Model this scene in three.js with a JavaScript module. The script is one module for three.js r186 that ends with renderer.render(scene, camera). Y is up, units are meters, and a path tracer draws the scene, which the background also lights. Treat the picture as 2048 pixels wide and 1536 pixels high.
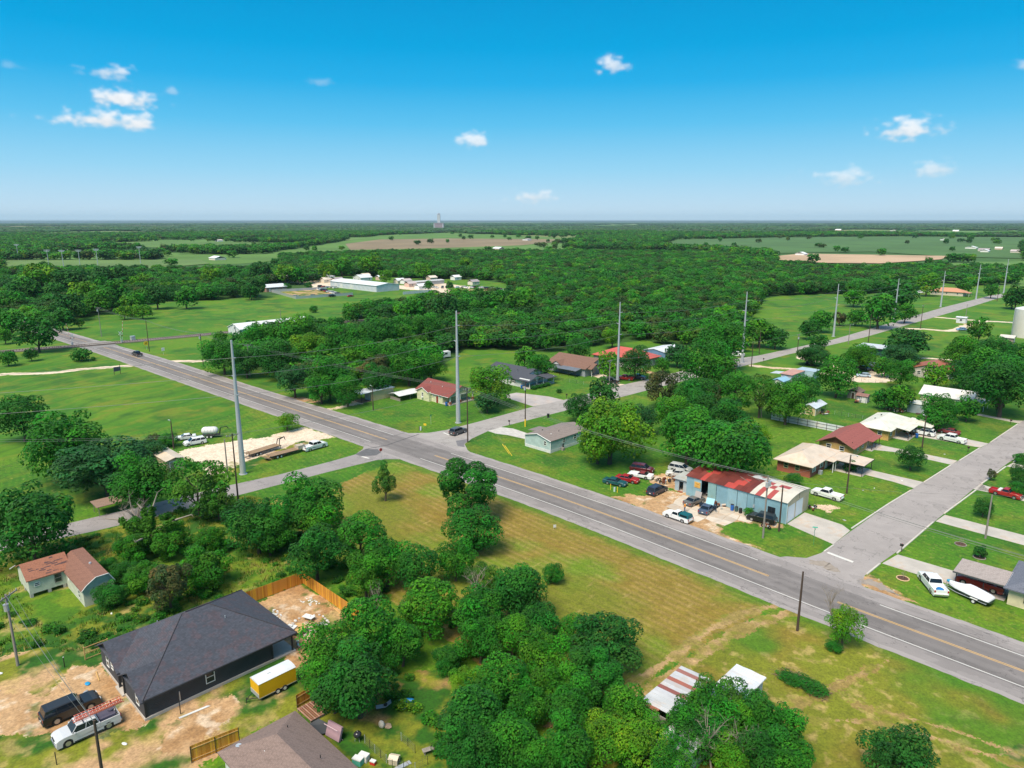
import * as THREE from 'three';
import { mergeGeometries } from 'three/addons/utils/BufferGeometryUtils.js';
import { MarchingCubes } from 'three/addons/objects/MarchingCubes.js';

// ---------------------------------------------------------------- camera, sky, sun, exposure
const scene = new THREE.Scene();
const camera = new THREE.PerspectiveCamera(56.82, 4 / 3, 0.5, 60000);
camera.position.set(0, 52, 0);
camera.rotation.x = -THREE.MathUtils.degToRad(12.97);
const renderer = new THREE.WebGLRenderer({ antialias: true });
renderer.setSize(1024, 768);
renderer.toneMapping = THREE.LinearToneMapping;
renderer.toneMappingExposure = 1.35;
renderer.shadowMap.enabled = true;
scene.fog = new THREE.FogExp2(new THREE.Color().setRGB(0.62, 0.85, 1.0), 0.00003);

// small seeded random and noise
function rng(seed) { let s = seed >>> 0; return () => { s = (s + 0x6D2B79F5) | 0; let t = Math.imul(s ^ (s >>> 15), 1 | s); t = (t + Math.imul(t ^ (t >>> 7), 61 | t)) ^ t; return ((t ^ (t >>> 14)) >>> 0) / 4294967296; }; }
function hash2(x, y) { let h = Math.imul(x, 374761393) + Math.imul(y, 668265263) | 0; h = Math.imul(h ^ (h >>> 13), 1274126177); return ((h ^ (h >>> 16)) >>> 0) / 4294967296; }
function vnoise(x, y) {
  const ix = Math.floor(x), iy = Math.floor(y); let fx = x - ix, fy = y - iy;
  fx = fx * fx * (3 - 2 * fx); fy = fy * fy * (3 - 2 * fy);
  const a = hash2(ix, iy), b = hash2(ix + 1, iy), c = hash2(ix, iy + 1), d = hash2(ix + 1, iy + 1);
  return a + (b - a) * fx + (c - a) * fy + (a - b - c + d) * fx * fy;
}
function fbm(x, y, o = 4) { let s = 0, a = 0.5, t = 0; for (let i = 0; i < o; i++) { s += a * vnoise(x, y); t += a; x = x * 2.03 + 17.1; y = y * 2.03 - 9.7; a *= 0.5; } return s / t; }
const lerp = (a, b, t) => a + (b - a) * t, clamp01 = (x) => Math.max(0, Math.min(1, x)), smooth = (a, b, x) => { const t = clamp01((x - a) / (b - a)); return t * t * (3 - 2 * t); };

// the sky: clear blue air, pale towards the horizon, with a few small fair-weather clouds and added cover overhead
{
  const W = 4096, H = 2048, data = new Float32Array(W * H * 4), r = rng(77);
  const stops = [[0, .44, .58, .69], [.8, .43, .58, .69], [3.7, .24, .51, .69], [7, .085, .41, .665], [9.9, .014, .325, .62], [12.3, .0, .285, .575], [15.4, .0, .245, .52], [24, .004, .215, .47], [40, .008, .19, .42], [90, .012, .17, .37]];
  const clouds = []; // azimuth (deg from straight ahead, right positive), elevation, half width, half height, strength
  const px = (x, y, w, h, s) => { // directions read off the photograph
    const f = 1420, p = THREE.MathUtils.degToRad(12.97), dx = (x - 1024) / f, dy = (768 - y) / f, cy = dy * Math.cos(p) - Math.sin(p), cz = Math.cos(p) + dy * Math.sin(p), k = 57.3;
    clouds.push([Math.atan2(dx, cz) * k, Math.atan2(cy, Math.hypot(dx, cz)) * k, w / 2 / f * k, h / 2 / f * k, s]);
  };
  px(226, 147, 100, 34, .75); px(246, 198, 140, 50, 1); px(218, 240, 190, 52, 1); px(345, 183, 44, 22, .3); px(160, 146, 30, 16, .25); px(1221, 133, 66, 44, .8); px(948, 284, 96, 42, .8); px(1068, 395, 120, 34, .7); px(1815, 260, 130, 52, .95); px(1870, 337, 90, 36, .6); px(1680, 357, 150, 42, .6); px(640, 164, 60, 18, .2); px(2052, 130, 40, 24, .5); px(24, 132, 40, 18, .15);
  for (let i = 0; i < 90; i++) { const a = 42 + r() * 276, e = 3 + Math.pow(r(), 1.8) * 16, w = 1.2 + r() * 2.6; clouds.push([a > 180 ? a - 360 : a, e, w, w * (.3 + .15 * r()), .3 + .7 * r()]); }
  for (let y = 0; y < H; y++) {
    const el = ((y + 0.5) / H - 0.5) * 180;
    let i = 0; while (i < stops.length - 2 && el > stops[i + 1][0]) i++;
    const t = clamp01((el - stops[i][0]) / (stops[i + 1][0] - stops[i][0])), c = [1, 2, 3].map((k) => lerp(stops[i][k], stops[i + 1][k], t));
    const near = clouds.filter((q) => Math.abs(q[1] - el) < q[3] * 1.6);
    let over = 0;
    for (let x = 0; x < W; x++) {
      let rr = c[0], gg = c[1], bb = c[2];
      if (near.length) {
        const az = ((x + 0.5) / W) * 360 - 180;             // atan2(z, x) of the direction
        let a2 = az + 90; if (a2 > 180) a2 -= 360;            // zero straight ahead (-z), right positive
        for (const q of near) {
          let da = a2 - q[0]; if (da > 180) da -= 360; if (da < -180) da += 360;
          const ex = da * Math.cos(el / 57.3) / q[2], ey = (el - q[1]) / q[3];
          if (Math.abs(ex) > 1.5) continue;
          const n = fbm(a2 * 1.7 + 40, el * 3.1 + 11, 5), n2 = fbm(a2 * .8 + 4, el * 1.4 + 31, 4);
          const d = 1 - Math.sqrt(ex * ex + (ey < 0 ? ey * ey * 1.9 : ey * ey)) + (n - .5) * 1.5 + (n2 - .5) * .9;
          const al = smooth(.1, 1.05, d) * q[4] * .92;
          const wh = .62 + .14 * smooth(-.6, .7, ey + (n - .5));
          rr = lerp(rr, wh, al); gg = lerp(gg, wh * 1.005, al); bb = lerp(bb, wh * 1.02, al);
        }
      }
      if (el > 17) { if (x % 4 === 0) { const az = ((x + .5) / W) * 6.2832, q = 1 / Math.tan(el / 57.3 + .12), n = fbm(Math.cos(az) * q * 5 + 50, Math.sin(az) * q * 5 + 50, 5), q2 = smooth(.54, .68, n) * smooth(17, 24, el) * .8; over = q2; } const al = over, wh = .74; rr = lerp(rr, wh, al); gg = lerp(gg, wh, al); bb = lerp(bb, wh * 1.01, al); }  // cloud cover added above the view, to make the skylight less blue
      const k = (y * W + x) * 4, hz = el < -1.5 ? 0 : 1;
      data[k] = hz ? rr : .05; data[k + 1] = hz ? gg : .075; data[k + 2] = hz ? bb : .06; data[k + 3] = 1;
    }
  }
  const tex = new THREE.DataTexture(data, W, H, THREE.RGBAFormat, THREE.FloatType);
  tex.mapping = THREE.EquirectangularReflectionMapping; tex.magFilter = THREE.LinearFilter; tex.needsUpdate = true;
  scene.background = tex; scene.environment = tex;
}
const sun = new THREE.DirectionalLight(new THREE.Color().setRGB(1, 0.90, 0.74), 4.1);
sun.position.set(-52, 150, 78); sun.target.position.set(0, 0, -120);
sun.position.add(sun.target.position);
sun.castShadow = true; sun.shadow.radius = 55; sun.shadow.mapSize.set(4096, 4096);
Object.assign(sun.shadow.camera, { left: -260, right: 260, top: 260, bottom: -260, near: 1, far: 700 });
scene.add(sun, sun.target);

// ---------------------------------------------------------------- the town grid: u runs down the highway, v across it
const GRID = THREE.MathUtils.degToRad(44.04), GU = [Math.cos(GRID), Math.sin(GRID)], GV = [Math.sin(GRID), -Math.cos(GRID)];
const wx = (u, v) => -21.69 + u * GU[0] + v * GV[0], wz = (u, v) => -156.34 + u * GU[1] + v * GV[1];
const taken = {};
function numbered(n) { const k = (taken[n] = (taken[n] ?? -1) + 1); return k ? n + '_' + String(k).padStart(3, '0') : n; }
function meta(o, label, category, group, kind) { o.userData.label = label; o.userData.category = category; if (group) o.userData.group = group; if (kind) o.userData.kind = kind; return o; }
function thing(name, label, category, u, v, turn = 0, group, y = 0) {      // a group in the grid's directions: local x = u, local z = -v
  const o = new THREE.Group(); o.name = numbered(name); o.position.set(wx(u, v), y, wz(u, v)); o.rotation.y = -GRID + THREE.MathUtils.degToRad(turn);
  scene.add(o); return meta(o, label, category, group);
}
function shade(o) { o.traverse((c) => { if (c.isMesh) { c.castShadow = true; c.receiveShadow = true; } }); }
function part(name, geo, mat, parent, label) {
  const g = Array.isArray(geo) ? join(geo) : geo, m = new THREE.Mesh(g, mat); m.name = name; m.castShadow = m.receiveShadow = true; if (label) m.userData.label = label; parent.add(m); return m;
}
function structure(name, geo, mat, label) { const m = part(numbered(name), geo, mat, scene); m.userData.kind = 'structure'; if (label) { m.userData.label = label; m.userData.category = name.replace(/_/g, ' '); } return m; }
function copy(o, u, v, turn, label) { const c = o.clone(); c.name = numbered(o.name.replace(/_\d\d\d$/, '')); c.userData = { ...o.userData }; c.position.set(wx(u, v), o.position.y, wz(u, v)); c.rotation.y = -GRID + THREE.MathUtils.degToRad(turn); if (label) c.userData.label = label; scene.add(c); return c; }

// ---------------------------------------------------------------- geometry helpers
function join(list) {
  const gs = list.map((g) => { let q = g.index ? g.toNonIndexed() : g; for (const k of Object.keys(q.attributes)) if (!['position', 'normal', 'uv'].includes(k)) q.deleteAttribute(k); if (!q.attributes.uv) q.setAttribute('uv', new THREE.BufferAttribute(new Float32Array(q.attributes.position.count * 2), 2)); return q; });
  return gs.length === 1 ? gs[0] : mergeGeometries(gs);
}
function metric(g) {                                                        // uv in metres by the way each face points
  const q = g.index ? g.toNonIndexed() : g, p = q.attributes.position, uv = new Float32Array(p.count * 2), a = new THREE.Vector3(), b = new THREE.Vector3(), c = new THREE.Vector3();
  for (let i = 0; i < p.count; i += 3) {
    a.fromBufferAttribute(p, i); b.fromBufferAttribute(p, i + 1).sub(a); c.fromBufferAttribute(p, i + 2).sub(a); b.cross(c);
    const ax = Math.abs(b.x), ay = Math.abs(b.y), az = Math.abs(b.z);
    for (let k = 0; k < 3; k++) {
      const x = p.getX(i + k), y = p.getY(i + k), z = p.getZ(i + k), j = (i + k) * 2;
      if (ay > ax * .9 && ay > az * .9) { if (az > ax) { uv[j] = x; uv[j + 1] = z * Math.hypot(az, ay) / ay; } else { uv[j] = z; uv[j + 1] = x * Math.hypot(ax, ay) / ay; } }
      else if (ax > az) { uv[j] = z; uv[j + 1] = y; } else { uv[j] = x; uv[j + 1] = y; }
    }
  }
  q.setAttribute('uv', new THREE.BufferAttribute(uv, 2)); return q;
}
// box between two corners given as (u, v, height)
function B(u0, v0, h0, u1, v1, h1) { const g = new THREE.BoxGeometry(Math.abs(u1 - u0), Math.abs(h1 - h0), Math.abs(v1 - v0)); g.translate((u0 + u1) / 2, (h0 + h1) / 2, -(v0 + v1) / 2); return metric(g); }
function cyl(r0, r1, h, x = 0, y = 0, z = 0, n = 10) { const g = new THREE.CylinderGeometry(r1, r0, h, n); g.translate(x, y + h / 2, z); return g; }
function bar(a, b, r, n = 6, r2 = r) {                                      // round bar between two points
  const A = new THREE.Vector3(...a), D = new THREE.Vector3(...b).sub(A), L = D.length(), g = new THREE.CylinderGeometry(r2, r, L, n);
  g.translate(0, L / 2, 0); g.applyQuaternion(new THREE.Quaternion().setFromUnitVectors(new THREE.Vector3(0, 1, 0), D.normalize())); g.translate(A.x, A.y, A.z); return g;
}
function slab(poly, t) {                                                    // sloped sheet: polygon of (u, v, h), thickness straight down
  const n = poly.length, pos = [], P = poly.map(([u, v, h]) => [u, h, -v]), Q = P.map(([x, y, z]) => [x, y - t, z]);
  const ar = P.reduce((s, p, i) => { const q = P[(i + 1) % n]; return s + p[2] * q[0] - p[0] * q[2]; }, 0), o = ar > 0 ? P : P, flip = ar < 0;
  const tri = (a, b, c) => flip ? pos.push(...a, ...c, ...b) : pos.push(...a, ...b, ...c);
  for (let i = 1; i < n - 1; i++) { tri(P[0], P[i], P[i + 1]); tri(Q[0], Q[i + 1], Q[i]); }
  for (let i = 0; i < n; i++) { const j = (i + 1) % n; tri(P[i], Q[i], Q[j]); tri(P[i], Q[j], P[j]); }
  const g = new THREE.BufferGeometry(); g.setAttribute('position', new THREE.Float32BufferAttribute(pos, 3)); g.computeVertexNormals(); return metric(g);
}
function prism(poly, t0, t1, axis) {                                        // closed outline (across, height) swept along u or v
  const s = new THREE.Shape(poly.map(([a, h]) => new THREE.Vector2(a, h))), g = new THREE.ExtrudeGeometry(s, { depth: Math.abs(t1 - t0), bevelEnabled: false, steps: 1 });
  if (axis === 'u') { g.rotateY(Math.PI / 2); g.scale(1, 1, 1); g.translate(Math.min(t0, t1), 0, 0); }        // outline in v: shape x -> -z = v
  else { g.translate(0, 0, -Math.max(t0, t1)); }                                                                 // outline in u, swept along v
  return metric(g);
}
function gable(u0, v0, u1, v1, eave, ridge, along, over = .4, t = .14) {    // two roof slabs, ridge along 'u' or 'v'
  const o = over;
  if (along === 'v') { const m = (u0 + u1) / 2, k = (ridge - eave) / ((u1 - u0) / 2), e = eave - k * o; return [slab([[u0 - o, v0 - o, e], [m, v0 - o, ridge], [m, v1 + o, ridge], [u0 - o, v1 + o, e]], t), slab([[u1 + o, v0 - o, e], [u1 + o, v1 + o, e], [m, v1 + o, ridge], [m, v0 - o, ridge]], t)]; }
  const m = (v0 + v1) / 2, k = (ridge - eave) / ((v1 - v0) / 2), e = eave - k * o;
  return [slab([[u0 - o, v0 - o, e], [u1 + o, v0 - o, e], [u1 + o, m, ridge], [u0 - o, m, ridge]], t), slab([[u0 - o, v1 + o, e], [u0 - o, m, ridge], [u1 + o, m, ridge], [u1 + o, v1 + o, e]], t)];
}
function gableEnd(u0, v0, u1, v1, eave, ridge, along) {                     // the solid under a gable roof
  if (along === 'v') { const m = (u0 + u1) / 2; return prism([[u0, eave], [u1, eave], [m, ridge - .15]], v0, v1, 'v'); }
  const m = (v0 + v1) / 2; return prism([[v0, eave], [v1, eave], [m, ridge - .15]], u0, u1, 'u');
}
function hip(u0, v0, u1, v1, eave, ridge, over = .5, t = .16) {
  u0 -= over; v0 -= over; u1 += over; v1 += over; const W = u1 - u0, D = v1 - v0;
  let a, b; if (D >= W) { a = [(u0 + u1) / 2, v0 + W / 2, ridge]; b = [(u0 + u1) / 2, v1 - W / 2, ridge]; } else { a = [u0 + D / 2, (v0 + v1) / 2, ridge]; b = [u1 - D / 2, (v0 + v1) / 2, ridge]; }
  const A = [u0, v0, eave], C = [u1, v0, eave], Dd = [u1, v1, eave], E = [u0, v1, eave];
  return D >= W ? [slab([A, C, a], t), slab([C, Dd, b, a], t), slab([Dd, E, b], t), slab([E, A, a, b], t)] : [slab([A, C, b, a], t), slab([C, Dd, b], t), slab([Dd, E, a, b], t), slab([E, A, a], t)];
}
function sheet(poly, y, uvScale = 1) {                                       // flat polygon on the ground, in world space
  const s = new THREE.Shape(poly.map(([u, v]) => new THREE.Vector2(u, v))), g = new THREE.ShapeGeometry(s), p = g.attributes.position, uv = g.attributes.uv, idx = g.index.array;
  for (let i = 0; i < p.count; i++) { const u = p.getX(i), v = p.getY(i); uv.setXY(i, u * uvScale, v * uvScale); p.setXYZ(i, wx(u, v), y, wz(u, v)); }
  for (let i = 0; i < idx.length; i += 3) { const t = idx[i + 1]; const ax = p.getX(idx[i]), az = p.getZ(idx[i]); const cr = (p.getZ(t) - az) * (p.getX(idx[i + 2]) - ax) - (p.getX(t) - ax) * (p.getZ(idx[i + 2]) - az); if (cr < 0) { idx[i + 1] = idx[i + 2]; idx[i + 2] = t; } }
  g.computeVertexNormals(); return g;
}
function ribbon(line, half0, half1, y, tile = 1) {                           // strip along a polyline in (u, v): uv = (metres along, 0..1 across)
  const pos = [], uv = [], idx = []; let s = 0;
  for (let i = 0; i < line.length; i++) {
    const a = line[Math.max(0, i - 1)], b = line[Math.min(line.length - 1, i + 1)], dx = b[0] - a[0], dy = b[1] - a[1], L = Math.hypot(dx, dy) || 1, nx = -dy / L, ny = dx / L;
    if (i) s += Math.hypot(line[i][0] - line[i - 1][0], line[i][1] - line[i - 1][1]);
    const lo = typeof half0 === 'function' ? half0(line[i][0]) : half0, hi = typeof half1 === 'function' ? half1(line[i][0]) : half1;
    for (const [k, w] of [[0, lo], [1, hi]]) { const u = line[i][0] + nx * w, v = line[i][1] + ny * w; pos.push(wx(u, v), y, wz(u, v)); uv.push(s / tile, k); }
    if (i) { const k = i * 2; idx.push(k - 2, k, k - 1, k - 1, k, k + 1); }
  }
  const g = new THREE.BufferGeometry(); g.setAttribute('position', new THREE.Float32BufferAttribute(pos, 3)); g.setAttribute('uv', new THREE.Float32BufferAttribute(uv, 2)); g.setIndex(idx); g.computeVertexNormals();
  if (g.attributes.normal.getY(0) < 0) { for (let i = 0; i < idx.length; i += 3) { const t = idx[i + 1]; idx[i + 1] = idx[i + 2]; idx[i + 2] = t; } g.setIndex(idx); g.computeVertexNormals(); }
  return g;
}
function smoothLine(pts, n = 8) { const c = new THREE.CatmullRomCurve3(pts.map(([u, v]) => new THREE.Vector3(u, v, 0)), false, 'centripetal'); return c.getPoints(pts.length * n).map((p) => [p.x, p.y]); }
function inside(poly, x, y) { let c = false; for (let i = 0, j = poly.length - 1; i < poly.length; j = i++) { const a = poly[i], b = poly[j]; if ((a[1] > y) !== (b[1] > y) && x < ((b[0] - a[0]) * (y - a[1])) / (b[1] - a[1]) + a[0]) c = !c; } return c; }

// ---------------------------------------------------------------- materials
const s8 = (x) => { x = clamp01(x); return Math.round((x <= .0031308 ? x * 12.92 : 1.055 * Math.pow(x, 1 / 2.4) - .055) * 255); };
function texture(w, h, fn, linear) {
  const d = new Uint8Array(w * h * 4);
  for (let y = 0; y < h; y++) for (let x = 0; x < w; x++) { const c = fn(x, y, w, h), k = (y * w + x) * 4; if (linear) { d[k] = d[k + 1] = d[k + 2] = clamp01(c) * 255; } else { d[k] = s8(c[0]); d[k + 1] = s8(c[1]); d[k + 2] = s8(c[2]); } d[k + 3] = 255; }
  const t = new THREE.DataTexture(d, w, h); t.wrapS = t.wrapT = THREE.RepeatWrapping; t.magFilter = THREE.LinearFilter; t.minFilter = THREE.LinearMipmapLinearFilter; t.generateMipmaps = true; if (!linear) t.colorSpace = THREE.SRGBColorSpace; t.needsUpdate = true; return t;
}
const rep = (t, x, y = x) => { const c = t.clone(); c.repeat.set(x, y); c.needsUpdate = true; return c; };
// tiling noise
function tnoise(x, y, n, s) { const ix = Math.floor(x), iy = Math.floor(y); let fx = x - ix, fy = y - iy; fx = fx * fx * (3 - 2 * fx); fy = fy * fy * (3 - 2 * fy); const m = (k) => ((k % n) + n) % n; const a = hash2(m(ix) + s, m(iy)), b = hash2(m(ix + 1) + s, m(iy)), c = hash2(m(ix) + s, m(iy + 1)), d = hash2(m(ix + 1) + s, m(iy + 1)); return a + (b - a) * fx + (c - a) * fy + (a - b - c + d) * fx * fy; }
const tf = (x, y, s = 0, n0 = 4) => { let v = 0, a = .5, n = n0; for (let i = 0; i < 5; i++) { v += a * tnoise(x * n, y * n, n, s + i * 91); a *= .55; n *= 2; } return v / .95; };
const tGrain = texture(256, 256, (x, y, w) => { const n = .82 + .32 * (tf(x / w, y / w, 3, 4) - .5) + .18 * (hash2(x, y) - .5); return [n, n, n]; });
const tStain = texture(256, 256, (x, y, w) => { const n = tf(x / w, y / w, 9, 3), m = .9 + .35 * (n - .5) + .08 * (hash2(x, y) - .5), r = smooth(.6, .8, tf(x / w, y / w, 40, 5)); return [m * (1 + .02 * r), m * (1 - .08 * r), m * (1 - .16 * r)]; });
const tShingle = texture(256, 256, (x, y, w) => { const row = Math.floor(y / 16), tab = Math.floor((x + (row % 2) * 10) / 20), n = .72 + .28 * hash2(tab % 13, row) + .2 * (hash2(x, y) - .5) + .3 * (tf(x / w, y / w, 5, 4) - .5), e = y % 16 < 2 ? .78 : 1; return [n * e, n * e, n * e]; });
const bRib = texture(64, 8, (x) => { const p = (x / 64 * 4) % 1; return p < .18 ? 1 : p < .26 ? 1 - (p - .18) / .08 : p > .92 ? (p - .92) / .08 : .0; }, true);
const bLap = texture(8, 64, (x, y) => { const p = (y / 64 * 4) % 1; return 1 - p; }, true);
const tBrick = texture(256, 256, (x, y) => { const row = Math.floor(y / 8), cx = x + (row % 2) * 12, b = Math.floor(cx / 24), m = y % 8 < 1 || cx % 24 < 1.5, n = .7 + .5 * hash2(b % 10 + 7, row) + .15 * (hash2(x, y) - .5); return m ? [1.25, 1.3, 1.3] : [n, n * .92, n * .88]; });
const tWood = texture(128, 256, (x, y) => { const n = .85 + .3 * (tnoise(x / 6, y / 90, 64, 4) - .5) + .25 * (tnoise(x / 24, y / 60, 32, 8) - .5) + .08 * (hash2(x, y) - .5); return [n, n * .99, n * .97]; });
function mat(rgb, rough = .9, o = {}) { const m = new (o.physical ? THREE.MeshPhysicalMaterial : THREE.MeshStandardMaterial)({ roughness: rough, ...o.set }); m.color.setRGB(...rgb); if (o.map) m.map = o.map; if (o.bump) { m.bumpMap = o.bump; m.bumpScale = o.bs ?? .02; } if (o.metal) m.metalness = o.metal; return m; }
const gr = rep(tGrain, .35), st = rep(tStain, .18), sh = rep(tShingle, .55), rib = rep(bRib, 1), lap = rep(bLap, 1, 1.2), brk = rep(tBrick, .4), wd = rep(tWood, 1.2, .5);
const M = {
  glass: mat([.02, .028, .035], .08, { set: { metalness: 0 } }), carGlass: mat([.012, .016, .022], .06), white: mat([.78, .78, .76], .55, { map: gr }), trim: mat([.8, .79, .77], .5), black: mat([.012, .012, .014], .45), tyre: mat([.018, .018, .019], .85), rim: mat([.45, .46, .48], .35, { metal: .7 }), chrome: mat([.6, .6, .62], .2, { metal: .9 }),
  lamp: mat([.75, .76, .78], .12), tail: mat([.35, .01, .01], .2), steel: mat([.5, .53, .56], .5, { map: st, metal: .25 }), wood: mat([.085, .055, .042], .92, { map: wd }), greywood: mat([.3, .27, .24], .92, { map: wd }), cedar: mat([.84, .44, .035], .85, { map: wd }), pine: mat([.68, .42, .16], .85, { map: wd }),
  concrete: mat([.52, .47, .42], .92, { map: st }), porcelain: mat([.5, .32, .22], .4), galv: mat([.58, .62, .66], .4, { map: st, metal: .35 }), wire: mat([.22, .23, .22], .5, { metal: .4 }), alu: mat([.55, .57, .6], .42, { metal: .4, map: st }), dark: mat([.02, .02, .022], .8), rust: mat([.22, .07, .035], .9, { map: st }), yellow: mat([.85, .55, .03], .5), red: mat([.55, .03, .03], .5), orange: mat([.8, .28, .03], .6), bluePlastic: mat([.02, .12, .42], .5), greenSign: mat([.01, .2, .09], .5), teal: mat([.1, .45, .36], .6), kerb: mat([.6, .56, .5], .9, { map: st }),
};
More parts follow.
